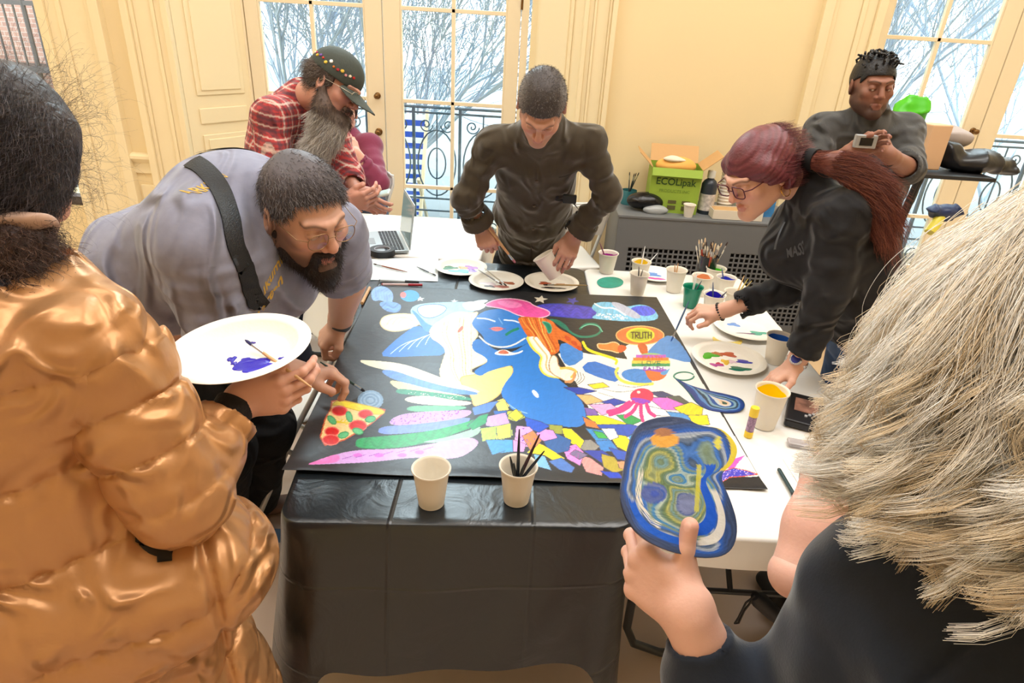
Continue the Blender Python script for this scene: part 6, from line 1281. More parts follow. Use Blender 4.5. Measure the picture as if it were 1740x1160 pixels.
strap('camera_strap', [at(952, 395, 2.7), at(950, 372, 2.65), at(952, 345, 2.6)], .012, m_strap, C_.root, gC, lift=.005); MB().box(at(968, 338, 2.60), (.055, .02, .035)).build('belt_pouch', mat('dark_fabric', (36, 42, 46), .6), C_.root, bevel=.004)
hs = hairshell(.006, .048, -.04, .0, 5, .0015, 120, 0.0, temple=.04)
m_hairC = mat('hair_short_grey', vcol=True, rough=.5, bump=.2, bscale=220)
def hcC(v): g = np.clip((abs(v[:, 0]) - .05) / .03 + np.clip(.02 - v[:, 2], 0, 1) * 20, 0, 1)[:, None]; return s2l((72, 66, 66)) * (1 - g) + s2l((142, 136, 134)) * g
o, hv = C_.hshape('hair', hs, (-.12, -.15, -.07), (.12, .13, .15), .0035, m_hairC, hcC)
hair_strands('hair_stubble', hv, hs, np.ones(len(hv), bool), 5000, .009, m_hairG, C_.root, C_.H, comb=(0, .5, 0), lift=.6, curl=.3, r=.0006, seed=4, seg=3, cf=hcol((62, 56, 56), (96, 90, 90), (150, 146, 144)))
band('ring', tR[2][0] * .35 + (wR + fR[0] * .09) * .65 + fR[1] * -.008, nrm(tR[2][0] - wR), .0105, .004, m_gring, C_.root, .0015, 1)
# the tilted cup in his hand and the brush in the other
cax = frame(vw(-.52, .82, .25)); cup('white paper cup tilted in the hand of the olive shirted person', at(944, 470, 2.80), .046, .110, None, group=None, tilt=cax)
brush('thick pink and brown brush held by the person in the olive shirt', at(876, 447, 2.72), at(838, 398, 2.66), (190, 120, 130), (170, 110, 120), r=.0055, L=.20, wood=True)

# ---------------------------------------------------------------- woman in black, right side
m_blackknit = mat('black_knit', (26, 26, 30), .85, bump=.12, bscale=30, sheen=.12, vary=.08, vscale=30, wrk=(8, .075))
W_ = Person('person with dark red ponytail in black top reaching over from the right side', (1.2, 1.95, 0), (226, 168, 140))
hc = at(1288, 296, 1.95); Rw = orient(vw(-.80, -.58, .16), vw(-.42, .72, .5)); nb = at(1376, 315, 1.98)
W_.head(hc, Rw, 1.0, neck_to=nb, neckr=.048, lip=(190, 96, 96), brow=(70, 44, 40), flush=.25); eyes(W_)
sN, eN, wN = at(1432, 368, 1.84), at(1408, 500, 1.90), at(1352, 618, 2.03); sF, eF, wF = at(1352, 385, 2.16), at(1338, 492, 2.28), at(1222, 530, 2.42)
pel = at(1492, 570, 2.16); chest = at(1392, 385, 2.02); lat = nrm(sN - sF)
tN2, fN2 = W_.hand(eN, wN, vw(-.75, -.55, -.1), vw(.1, -.2, .9), vw(-.1, .9, .2), [(.15, .35, .2), (.15, .35, .2), (.2, .35, .2), (.25, .35, .25)], [(.7, .7, -.1), (.9, .3, -.1)], sc=.95, rads=(.038, .026), fat=.92)
tF2, fF2 = W_.hand(eF, wF, vw(-.95, .05, .1), vw(-.2, -.6, .7), vw(.1, .8, .3), [(.8, 1.0, .5), (.8, 1.1, .6), (.95, 1.1, .6), (1.1, 1.1, .6)], [(.8, .5, -.4), (.9, .1, -.4)], sc=.95, rads=(.038, .025), fat=.92)
hipL, hipR = pel + V(0, -.09, -.06), pel + V(0, .09, -.06); fLt, fRt = V(1.28, 1.88, 0), V(1.32, 2.18, 0)
bdy = legbody(hipL, hipR, fLt, fRt).tor(pel, chest, lat, .13, .13, .09, .09).cap(chest, sN, .05, .045, .03).cap(chest, sF, .05, .045, .03).chain([sN, eN], [.045, .04]).chain([sF, eF], [.045, .04]).cap(chest, nb, .06, .045)
lo, hi = bounds([chest, pel, sN, sF, eN, eF, fLt, fRt, nb], .12); W_.finish(bdy, lo, hi)
m_denim = mat('blue_denim', (66, 92, 134), .8, bump=.2, bscale=200, vary=.15, vscale=20, wrk=(8, .075))
legs(W_, hipL, hipR, fLt, fRt, m_denim, pel=pel, lat=lat, w=.18, d=.14, shoes=mat('black_shoe', (22, 22, 24), .5), toed=(-.22, .0, 0), r=(.105, .075, .055))
cN, cF = wN - nrm(wN - eN) * .055, wF - nrm(wF - eF) * .075
o_, gW = shirt(W_, pel, chest, lat, (.185, .165, .165), (.14, .12, .125), [(sN, eN, cN), (sF, eF, cF)], nb, m_blackknit, h=.006, folds=(.005, 18), rs=(.066, .056, .050), openr=.040, nr=.062, name='top', sl_amp=.004, hem=pel + nrm(chest - pel) * .03, extra=lambda g: g.ell(at(1345, 435, 2.06), (.10, .11, .09), None, .08).ell(at(1440, 440, 2.0), (.13, .13, .13), None, .08))
q_ = at(1332, 420, 1.9); text_mesh('chest_lettering', 'MASS', .055, at(1336, 425, 1.92), vw(.95, .1, 0), vw(-.1, .95, 0), mat('dark_grey_print', (66, 68, 74), .6), W_.root, gW, bold=.0015)
strap('zip', [at(1322, 372, 2.0), at(1323, 395, 2.0), at(1320, 425, 2.0)], .008, mat('zip_steel', (90, 92, 98), .35, metal=.7), W_.root, gW, lift=.001)
# hair: red brown, gathered in a tail
m_redhair = mat('red_brown_hair', vcol=True, rough=.42, spec=.5, bump=.2, bscale=120)
def redc(v): return s2l((104, 48, 56))[None] * (1 + .35 * np.sin(v[:, 2] * 420 + v[:, 1] * 160 + 5 * wav(v, 20, 2)) * .5)[:, None]
hs = S().ell((0, -.022, .032), (.088, .112, .100), None, .02).cap((0, -.06, .02), (0, -.14, -.03), .075, .035, .05)
for q in (-1, 1): hs.cap((q * .07, .03, .045), (q * .075, -.03, -.03), .028, .026, .03)
hs.fn(lambda P, d: d + .0006 * np.sin(P[:, 2] * 300 + P[:, 1] * 120 + 2 * wav(P, 18, 2))).fn(lambda P, d: np.maximum(d, (np.where(P[:, 1] > .03, .004 + .60 * (P[:, 1] - .03) + .0 * P[:, 0] - .25 * (abs(P[:, 0]) - .05), np.where(P[:, 1] > -.02, -.012, -.062)) - P[:, 2]) * .8))
o, hv = W_.hshape('hair', hs, (-.13, -.19, -.09), (.13, .14, .15), .0035, m_redhair, redc)
hair_strands('hair_strands', hv, hs, np.ones(len(hv), bool), 4500, .05, m_redhair, W_.root, W_.H, comb=(0, -1.2, -.5), lift=.04, curl=.08, r=.0005, seed=5, jit=.05, cf=hcol((96, 42, 50), (128, 62, 68), (76, 34, 42), (140, 78, 74)))
tp_ = [at(x, y, t) for x, y, t in ((1378, 272, 1.90), (1420, 278, 1.84), (1462, 300, 1.80), (1492, 345, 1.80), (1500, 395, 1.84))]; tl = S().chain(tp_, [.024, .031, .033, .029, .014], .03).fn(lambda P, d: d + .004 * wav(P, 45, 4)); TLo = tl
v, f = tl.mesh(*bounds(tp_, .08), .005); link_mesh('ponytail', v, f, m_redhair, W_.root, cols=s2l((112, 62, 52))[None] * (1 + .3 * wav(v, 70, 3))[:, None])
T3 = chaikin3(np.array(tp_), 3)
def tailcomb(P):
    i = np.argmin(((P[:, None] - T3[None]) ** 2).sum(2), 1); g = np.gradient(T3, axis=0); g /= np.linalg.norm(g, axis=1)[:, None]; return g[i] * 1.3
hair_strands('ponytail_strands', v, tl, np.ones(len(v), bool), 5000, .10, m_redhair, W_.root, None, comb=tailcomb, lift=.12, curl=.25, r=.0006, seed=6, jit=.06, seg=9, cf=hcol((120, 66, 54), (150, 88, 70), (90, 44, 44), (170, 104, 84)))
band('hair_tie', at(1380, 272, 1.9), nrm(tp_[1] - tp_[0]), .026, .03, mat('hair_tie_black', (18, 18, 22), .8), W_.root, .008, 1)
glasses(W_, (88, 34, 44), .0019, metal=.1, rnd=False); 
ec = W_.H((-.083, -.012, -.052)) if (W_.H((-.083, 0, 0)) - W_.H((.083, 0, 0))) @ CF < 0 else W_.H((.083, -.012, -.052))
q = MB(); u_ = frame(vw(.3, .1, .9)); t = np.linspace(0, 2 * pi, 25); q.tube([ec + u_ @ V(.017 * cos(a), .017 * sin(a), 0) for a in t], .0014, 6, cap=False); q.build('hoop_earring', m_gring, W_.root, smooth=True)
dN = nrm(wN - eN); band('watch_bracelet', wN - dN * .008, dN, .030, .014, mat('steel_links', (205, 205, 210), .25, metal=.9, bump=.6, bscale=150), W_.root, .004, .9)
wn = vw(-.45, .25, .85); cw = wN - dN * .008 + wn * .032; MB().lathe([(0, .010), (.015, .010), (.018, .008), (.0195, 0), (.018, -.004)], 28, cw, frame(wn)).build('watch_case', MATS['steel_links'], W_.root, smooth=True); MB().lathe([(0, .0108), (.014, .0104)], 28, cw, frame(wn)).build('watch_face', mat('blue_dial', (50, 60, 150), .2), W_.root)
dF2 = nrm(wF - eF); b_ = frame(dF2)
q = MB()
for k in range(20):
    a = k / 20 * 2 * pi; S_c = wF - dF2 * .004 + b_ @ V(.031 * cos(a), .031 * sin(a), 0); q.lathe([(0, -.0062), (.0045, -.0045), (.0062, 0), (.0045, .0045), (0, .0062)], 10, S_c)
q.build('bead_bracelet', mat('dark_beads', (44, 36, 38), .3), W_.root, smooth=True)
brush('slate blue brush held by the person in black, touching the kite shape', T(1140, 580, TZ + .008), at(1172, 508, 2.38), (90, 120, 160), (90, 130, 200), L=.17)

# ---------------------------------------------------------------- man in plaid with the cap
P_ = Person('person in red plaid shirt and cap with long grey beard looking at a phone', (-1.1, 2.75, 0), (206, 142, 118))
hc = at(566, 150, 2.42); Rp = orient(vw(.86, -.50, .10), vw(.40, .88, .18)); nb = at(515, 165, 2.52)
P_.head(hc, Rp, 1.0, neck_to=nb, neckr=.058, lip=(170, 90, 84), brow=(80, 66, 58), flush=.35); eyes(P_)
sN, eN, wN = at(462, 200, 2.42), at(470, 330, 2.45), at(585, 345, 2.52); sF, eF, wF = at(560, 205, 2.78), at(590, 300, 2.75), at(607, 322, 2.66)
pel = at(455, 420, 2.75); chest = at(492, 205, 2.60); lat = nrm(sN - sF)
tP, fP = P_.hand(eF, wF + V(0, 0, -.01), vw(.5, -.4, .1), vw(.5, .7, .3), vw(-.2, .1, .9), [(.5, .7, .5), (.5, .8, .5), (.6, .8, .5), (.7, .8, .5)], [(.9, .5, -.3), (.9, .1, -.4)], sc=1.0, rads=(.042, .029))
tP2, fP2 = P_.hand(eN, wN, vw(.85, .1, .1), vw(.2, .6, .6), vw(-.2, -.6, .6), [(.5, .7, .5), (.5, .8, .5), (.6, .8, .5), (.7, .8, .5)], [(.9, .5, -.3), (.9, .1, -.4)], sc=1.0, rads=(.042, .029))
hipL, hipR = pel + V(.02, -.09, -.05), pel + V(.02, .09, -.05); fLt, fRt = V(-1.12, 2.62, 0), V(-1.08, 2.86, 0)
bdy = legbody(hipL, hipR, fLt, fRt).tor(pel, chest, lat, .14, .15, .1, .1).cap(chest, sN, .05, .045, .03).cap(chest, sF, .05, .045, .03).chain([sN, eN], [.045, .04]).chain([sF, eF], [.045, .04]).cap(chest, nb, .06, .055)
lo, hi = bounds([chest, pel, sN, sF, eN, eF, fLt, fRt, nb], .12); P_.finish(bdy, lo, hi)
legs(P_, hipL, hipR, fLt, fRt, mat('dark_jeans', (52, 60, 78), .8, bump=.2, bscale=150), pel=pel, lat=lat, shoes=m_leather, toed=(.2, 0, 0))
def plaid(v):
    q = v - chest; a = q @ nrm(lat) + .35 * q[:, 0] + .02 * wav(v, 12, 3); b = q[:, 2] + .25 * q[:, 0] + .015 * wav(v, 12, 4); c = np.tile(s2l((176, 56, 56)), (len(v), 1)); P1 = .042
    fa, fb = (a / P1) % 1, (b / P1) % 1
    for f_ in (fa, fb):
        c = np.where(((f_ > .0) & (f_ < .24))[:, None], c * .45 + .55 * s2l((60, 52, 62)), c); c = np.where(((f_ > .42) & (f_ < .56))[:, None], c * .35 + .65 * s2l((226, 206, 190)), c); c = np.where(((f_ > .72) & (f_ < .78))[:, None], c * .4 + .6 * s2l((44, 38, 46)), c)
    return c
o_, gP = shirt(P_, pel, chest, lat, (.17, .18, .18), (.13, .13, .13), [(sN, eN, wN - nrm(wN - eN) * .03), (sF, eF, wF - nrm(wF - eF) * .01)], nb, mat('plaid_flannel', vcol=True, rough=.85, bump=.1, bscale=60, sheen=.2, wrk=(8, .075)), h=.0048, folds=(.0055, 18), rs=(.068, .060, .048), openr=.04, nr=.074, color=plaid, name='plaid_shirt', hem=pel - V(0, 0, .12), extra=lambda g: g.cap(chest + V(.04, -.06, .06), nb + V(.01, -.05, .02), .02, .016, .01))
# beard
m_beardP = mat('grey_beard', vcol=True, rough=.6)
bs = S()
for q in (-1, 1): bs.cap((q * .070, .0, -.02), (q * .060, .03, -.08), .016, .03, .02).cap((q * .060, .03, -.08), (0, .06, -.14), .034, .04, .03)
bs.cap((0, .07, -.10), (0, .045, -.22), .046, .046, .04).cap((0, .045, -.22), (0, .005, -.36), .046, .018, .03).cap((-.026, .092, -.045), (.026, .092, -.045), .009, .009, .01).cap((-.012, .102, -.0605), (.012, .102, -.0605), .010, .008, .004, 's').fn(lambda P, d: d + .004 * wav(P, 60, 8))
def bcP(v): t = np.clip((-.07 - v[:, 2]) / .10, 0, 1)[:, None]; return (s2l((92, 74, 64)) * (1 - t) + s2l((190, 184, 176)) * t) * (1 + .25 * wav(v * V(1, 1, .3), 120, 5))[:, None]
o, bv = P_.hshape('beard', bs, (-.13, -.06, -.42), (.13, .16, .01), .0045, m_beardP, bcP)
bt = lambda rg, n: None
hair_strands('beard_hairs', bv, bs, bv[:, 2] < -.10, 5500, .05, m_beardP, P_.root, P_.H, comb=(0, -.25, -1.1), lift=.22, curl=.3, r=.0007, seed=9, seg=6, cf=hcol((196, 190, 184), (222, 216, 208), (160, 150, 140))); hair_strands('beard_hairs', bv, bs, bv[:, 2] > -.10, 3000, .022, m_beardP, P_.root, P_.H, comb=(0, .1, -.8), lift=.4, curl=.3, r=.0006, seed=10, cf=hcol((84, 66, 58), (110, 92, 80), (64, 52, 48)))
hs = hairshell(.011, .05, -.06, -.03, 6, .004, 70, 0.0); hs.fn(lambda P, d: np.maximum(d, P[:, 1] - .03))
o, hv = P_.hshape('hair', hs, (-.12, -.15, -.09), (.12, .13, .15), .0045, m_hairG, lambda v: s2l((70, 58, 52))[None] * (1 + .4 * wav(v, 70, 5))[:, None])
hair_strands('hair_tufts', hv, hs, hv[:, 2] < .05, 2500, .022, m_hairG, P_.root, P_.H, comb=(0, -.5, -.4), lift=.5, curl=.7, r=.0006, seed=12, cf=hcol((62, 50, 46), (100, 88, 80), (130, 120, 112)))
# the cap: crown, peak, pins
m_cap = mat('dark_green_cap', (62, 68, 62), .8, bump=.15, bscale=90, vary=.12, vscale=15); ch = thing('cap', None, None, P_.hc); ch.parent = P_.root; ch.location = ch.location - P_.root.location
cs = S().ell((0, -.012, .055), (.092, .108, .092), None, .02).fn(lambda P, d: np.maximum(d, (.038 - .12 * P[:, 1] - P[:, 2]))).fn(lambda P, d: d + .0015 * wav(P, 50, 3)); v, f = cs.mesh(V(-.13, -.15, .0), V(.13, .13, .18), .004); link_mesh('crown', P_.H(v), f, m_cap, ch)
pk = S().fn(lambda P, d: np.maximum.reduce([np.sqrt((P[:, 0] / .078) ** 2 + ((P[:, 1] - .085) / .105) ** 2) * .08 - .08, .062 - P[:, 1], np.abs(P[:, 2] - (.030 + .0 * P[:, 1] - 4.5 * P[:, 0] ** 2 - .42 * (P[:, 1] - .09))) - .0022])); v, f = pk.mesh(V(-.11, .04, -.08), V(.11, .22, .06), .003); link_mesh('peak', P_.H(v), f, m_cap, ch)
pr = np.random.RandomState(4)
pin_c = [(230, 190, 60), (240, 236, 224), (220, 90, 130), (240, 200, 70), (120, 90, 170), (200, 60, 50), (240, 210, 90), (226, 226, 220), (210, 120, 60), (180, 60, 70), (235, 200, 90), (230, 160, 170), (240, 230, 210), (190, 50, 50)]
sgn = 1 if (P_.H((.09, 0, 0)) - P_.H((-.09, 0, 0))) @ CF < 0 else -1
for k, cc in enumerate(pin_c):
    a = -1.0 + 2.2 * k / len(pin_c); p0 = V(sgn * .11 * cos(a), .125 * sin(a) - .01, .068 + .018 * pr.rand() - .01 * sin(a))[None]
    for _ in range(10): g_ = cs.grad(p0); p0 = p0 - cs(p0)[:, None] * g_ / ((g_ ** 2).sum(1)[:, None] + 1e-6)
    n_ = g_[0] / np.linalg.norm(g_[0]); b = MB(); s5 = .005 + .003 * pr.rand(); b.lathe([(0, .004), (s5 * .8, .0035), (s5, .001), (s5, -.002)], 5 + k % 3, (0, 0, 0), frame(P_.hR @ n_), sx=1, sy=.6 + .5 * pr.rand()); b.v = [b.v[0] + P_.H(p0[0])]; b.build('pin_badge', mat('enamel_%d_%d_%d' % cc, cc, .25, metal=.3), ch)
glasses(P_, (190, 180, 160), .0011); q = MB(); e2 = P_.H((sgn * .088, -.006, -.034)); q.lathe([(0, -.004), (.004, 0), (0, .004)], 12, e2); q.build('ear_stud', mat('dark_stud', (40, 36, 40), .2), P_.root, smooth=True)
ph = thing('smartphone', 'pale smartphone held flat by the bearded person in plaid', 'phone', at(637, 333, 2.55)); Rh = frame(vw(-.25, .9, .5), vw(1, .15, 0)); MB().box(at(634, 333, 2.56), (.14, .07, .009), R=Rh).build('phone_case', mat('pale_phone', (206, 214, 206), .3), ph, bevel=.003); MB().box(at(634, 333, 2.56) + Rh @ V(0, 0, .005), (.13, .062, .001), R=Rh).build('phone_screen', mat('phone_glass', (170, 186, 176), .1), ph)

# ---------------------------------------------------------------- seated person in maroon
M_ = Person('person in maroon sweater seated by the glazed doors, hand at the mouth', (-.95, 4.0, 0), (214, 154, 130))
hc = at(585, 192, 4.05); Rm = orient(vw(.3, -.35, .8), vw(.1, .95, .3)); nb = at(592, 228, 4.1); M_.head(hc, Rm, .95, h=.004, neck_to=nb, neckr=.045)
sN, eN, wN = at(628, 248, 4.05), at(644, 310, 3.9), at(606, 262, 3.78); sF, eF, wF = at(560, 250, 4.05), at(560, 320, 3.95), at(585, 340, 3.85); pel = at(612, 348, 4.2); chest = at(605, 265, 4.15); lat = nrm(sN - sF)
M_.hand(eN, wN, vw(-.3, .9, .1), vw(-.5, .1, .7), vw(.7, 0, .3), [(.3, .9, .5)] * 4, [(.8, .5, -.3), (.9, .1, -.4)], sc=.95, h=.004); M_.hand(eF, wF, vw(.7, -.3, .4), vw(.3, .8, .2), vw(0, .5, .7), [(.3, .6, .4)] * 4, [(.8, .5, -.3), (.9, .1, -.4)], sc=.95, h=.004)
kL, kR = at(590, 385, 3.95), at(652, 383, 3.9); kL[2] = kR[2] = .52; fL_, fR_ = kL * V(1, 1, 0) + V(0, .02, .05), kR * V(1, 1, 0) + V(.03, .02, .05)
bdy = S().tor(pel, chest, lat, .13, .14, .1, .09).chain([pel + V(-.08, 0, 0), kL, fL_], [.07, .055, .04]).chain([pel + V(.08, 0, 0), kR, fR_], [.07, .055, .04]).chain([chest, sN, eN], [.05, .045, .04]).chain([chest, sF, eF], [.05, .045, .04]).cap(chest, nb, .05, .045); M_.finish(bdy, *bounds([pel, chest, kL, kR, fL_, fR_, eN, eF, nb], .12), h=.012)
tr = S().tor(pel + V(0, 0, -.03), pel + V(0, 0, .05), lat, .16, .16, .12, .11, .04).chain([pel + V(-.08, 0, -.02), kL, fL_], [.095, .075, .055], .04).chain([pel + V(.08, 0, -.02), kR, fR_], [.095, .075, .055], .04).plane((0, 0, .04), (0, 0, -1)); tr.build('trousers', MATS['dark_jeans'], M_.root, *bounds([pel, kL, kR, fL_, fR_], .15), .011)
for f_ in (fL_, fR_): shoe('shoe', f_ * V(1, 1, 0) + V(0, .05, 0), f_ * V(1, 1, 0) + V(0, -.16, 0), MATS['black_shoe'], M_.root)
shirt(M_, pel, chest, lat, (.15, .15, .155), (.115, .11, .11), [(sN, eN, wN - nrm(wN - eN) * .03), (sF, eF, wF - nrm(wF - eF) * .03)], nb, mat('maroon_knit', (122, 44, 72), .85, bump=.15, bscale=80, sheen=.3), h=.009, name='sweater', rs=(.068, .055, .04), openr=.032, nr=.055)
hs = hairshell(.015, .045, -.12, -.08, 6, .003, 70, 0.0); M_.hshape('hair', hs, (-.13, -.15, -.14), (.13, .13, .15), .006, m_hairG, lambda v: s2l((50, 38, 34))[None] * (1 + .3 * wav(v, 70, 5))[:, None])

# ---------------------------------------------------------------- standing man at right
m_char = mat('charcoal_knit', (72, 72, 72), .85, bump=.12, bscale=120, sheen=.2, vary=.05, vscale=20, wrk=(8, .075))
N_ = Person('person in charcoal henley standing at the right, looking at a held phone', (1.78, 2.75, 0), (150, 98, 76))
hc = at(1482, 148, 2.72); Rn = orient(vw(-.10, -.50, .86), vw(.0, .93, .45)); nb = at(1478, 198, 2.80); N_.head(hc, Rn, 1.02, neck_to=nb, neckr=.062, fat=.002, lip=(146, 92, 84), brow=(30, 24, 22), stub=((44, 32, 28), .8), flush=.15); eyes(N_)
sL, eL, wL = at(1398, 222, 2.86), at(1384, 300, 2.80), at(1440, 262, 2.56); sR, eR, wR = at(1538, 222, 2.86), at(1546, 288, 2.75), at(1512, 266, 2.58); pel = at(1462, 400, 3.02); chest = at(1470, 235, 2.92); lat = V(1, 0, 0)
tA, fA = N_.hand(eL, wL, vw(.75, .35, .2), vw(-.3, .8, .3), vw(-.4, .3, -.6), [(.5, .8, .4)] * 4, [(.9, .3, -.4), (.9, .0, -.5)], sc=1.0, rads=(.045, .030)); tB, fB = N_.hand(eR, wR, vw(-.5, .75, .2), vw(-.5, -.1, .3), vw(.3, .2, .9), [(.8, .9, .5), (.8, .9, .5), (.9, .9, .5), (.9, .9, .5)], [(.85, .4, -.3), (.9, -.2, -.4)], sc=1.0, rads=(.045, .030))
hipL, hipR = pel + V(-.09, 0, -.05), pel + V(.09, 0, -.05); fLt, fRt = V(pel[0] - .1, pel[1] + .05, 0), V(pel[0] + .1, pel[1] + .05, 0)
bdy = legbody(hipL, hipR, fLt, fRt).tor(pel, chest, lat, .14, .15, .1, .1).cap(chest, sL, .05, .045, .03).cap(chest, sR, .05, .045, .03).chain([sL, eL], [.045, .04]).chain([sR, eR], [.045, .04]).cap(chest, nb, .06, .055); N_.finish(bdy, *bounds([chest, pel, sL, sR, eL, eR, fLt, fRt, nb], .12))
legs(N_, hipL, hipR, fLt, fRt, mat('grey_trousers', (66, 62, 60), .8, bump=.2, bscale=100), pel=pel, lat=lat, shoes=MATS['black_shoe'])
eL2, eR2 = eL + nrm(wL - eL) * .09, eR + nrm(wR - eR) * .07
o_, gN = shirt(N_, pel, chest, lat, (.18, .18, .19), (.13, .13, .13), [(sL, eL, eL2), (sR, eR, eR2)], nb, m_char, h=.0065, rs=(.068, .062, .060), openr=.048, nr=.072, name='henley', hem=pel - V(0, 0, .16), extra=lambda g: g.cap(nb + V(0, -.01, -.03), nb + V(0, -.015, .01), .078, .07, .01))
strap('button_placket', [at(1478, 215, 2.6), at(1476, 235, 2.6), at(1474, 262, 2.6)], .03, m_char, N_.root, gN, lift=.003)
N_dark = mat('black_neck_gaiter', (18, 22, 34), .8); gt = S().cap(nb + V(0, -.005, -.02), nb + V(-.01, -.02, .03), .068, .062, .01).fn(lambda P, d: d + .002 * wav(P, 50, 4)); gt.build('neck_gaiter', N_dark, N_.root, *bounds([nb], .13), .006)
hs = hairshell(.008, .045, -.03, .01, 7, .002, 90, 0.0, temple=.035); o, hv = N_.hshape('hair', hs, (-.12, -.15, -.07), (.12, .13, .15), .004, mat('black_hair', (24, 22, 24), .5, bump=.4, bscale=120))
q = MB(); rr = np.random.RandomState(8)
for k in range(60):
    a = rr.rand() * 2 * pi; e = .25 + .75 * rr.rand(); p0 = V(.085 * sin(a) * e * .9, -.02 + .095 * cos(a) * e, 0); p0[2] = .032 + .096 * math.sqrt(max(0, 1 - (p0[0] / .09) ** 2 - ((p0[1] + .02) / .11) ** 2)); d_ = nrm(V(p0[0] * 3, .5 * p0[1] + .3 * rr.normal(), .5)); pts = [p0 - d_ * .004, p0 + d_ * .010, p0 + d_ * .018 + V(rr.normal() * .006, .008, -.002), p0 + d_ * .022 + V(rr.normal() * .008, .016, -.010)]; q.tube(N_.H(np.array(pts)), [.0045, .005, .0048, .003], 6)
q.build('hair_twists', MATS['black_hair'], N_.root, smooth=True)
band('wrist_band', wR - nrm(wR - eR) * .02, nrm(wR - eR), .033, .016, m_strap, N_.root, .003)
cm = thing('smartphone', 'grey smartphone held up by the standing person in the charcoal henley', 'phone', at(1469, 238, 2.50)); Rh = frame(vw(.05, .45, -.85), vw(1, -.05, 0)); MB().box(at(1470, 240, 2.51), (.085, .05, .022), R=Rh).build('phone_body', mat('phone_silver', (170, 172, 176), .3, metal=.4), cm, bevel=.004); MB().box(at(1470, 240, 2.51) + Rh @ V(0, .0, -.012), (.05, .03, .003), R=Rh).build('lens_panel', mat('lens_black', (24, 24, 26), .15), cm, bevel=.001)
# ---------------------------------------------------------------- woman in the gold puffer coat, left foreground
def goldmat():
    M = mat('gold_nylon', (192, 142, 96), .38, metal=.42, bump=.35, bscale=10, distort=.5, detail=4, vary=.05, vscale=5, wrk=(11, .034)); return M
L_ = Person('person in shiny gold puffer coat in the left foreground, seen from behind, holding a plate', (-.78, .85, 0), (220, 160, 136))
m_gold2 = goldmat(); hcL = at(18, 262, .98); RL = orient(V(-.05, .99, -.10), V(.1, .1, 1)); nb = at(28, 480, .98)
L_.head(hcL, RL, 1.0, h=.004, neck_to=nb, neckr=.055)
shR, elR, wrR = at(192, 608, .97), at(306, 838, 1.05), at(404, 682, 1.155); shL_ = at(-240, 560, .80)
chest = at(10, 640, 1.0); hip = at(60, 1010, 1.13); hem = at(190, 1300, 1.42); lat = nrm((shR - shL_) * V(1, 1, 0))
tipsL, frL = L_.hand(elR, wrR, vw(.96, .16, -.05), vw(-.2, .75, .45), vw(.15, -.55, .8), [(.35, .7, .4), (.5, .8, .5), (.7, .85, .5), (.85, .9, .5)], [(.95, .30, -.15), (1.0, -.05, -.2)], sc=.98, rads=(.040, .027), h=.0022)
bdy = S().tor(hip, chest, lat, .14, .16, .1, .1).cap(chest, nb, .07, .05).chain([shR, elR], [.05, .04]).cap(chest, shR, .06, .05); lo, hi = bounds([hip, chest, nb, shR, elR], .15); bdy.chain([hip + V(.05, 0, -.05), V(-.72, .95, .08)], [.09, .05]).chain([hip + V(-.1, 0, -.05), V(-.92, .85, .08)], [.09, .05]); lo[2] = .02
L_.finish(bdy, lo, hi, h=.012)
puff = lambda a, n, s0=0.0: (lambda h, P: a * (np.sqrt(np.abs(np.sin(pi * (h * n + s0)))) - .55))
cr = lambda P, f, sd: .0028 * wav(P, f, sd, 6)
# torso part of the coat
ct_ = S().tor(hip + V(0, 0, -.05), chest + V(0, 0, .04), lat, .245, .20, .19, .16, .06).tor(hem, hip + V(0, 0, .05), lat, .38, .26, .28, .19, .08).cap(chest + (shR - chest) * .2, shR + V(-.02, 0, 0), .115, .085, .06).cap(chest + (shL_ - chest) * .2, shL_, .115, .085, .06).cap(chest + V(0, 0, .06), nb + V(0, 0, -.02), .12, .085, .05).cap(nb + V(.02, 0, -.03), shR + V(-.03, 0, .01), .075, .085, .06)
seam_u = (at(335, 870, 1.0) @ lat)
def quilt(P, d):
    u_ = P @ lat - seam_u; s_ = P[:, 2] + np.where(u_ < 0, -.16 * u_, -.62 * u_) + .01 * wav(P, 9, 5); q = np.sqrt(np.abs(np.sin(pi * s_ / .15))); sv = np.exp(-(u_ / .010) ** 2)
    near = np.exp(-(np.abs(np.sin(pi * s_ / .15)) / .35)); w_ = np.sin((P @ lat) * 150 + 3 * wav(P, 14, 2)) * near * .0034
    return d - .015 * (q - .5) + .012 * sv + w_ + cr(P, 34, 4)
ct_.ell(at(300, 960, 1.16), (.17, .15, .12), None, .12).fn(quilt).plane(hem + V(0, 0, .06), (0, 0, -1))
ct_.fn(lambda P, d: np.maximum(d, -(np.linalg.norm(P - (nb + V(0, 0, .06)), axis=1) - .085)))
lo, hi = bounds([hip, chest, shR, shL_, hem, nb], .30); hi[2] = max(hi[2], nb[2] + .1); ct_.build('coat', m_gold2, L_.root, lo, hi, .0062)
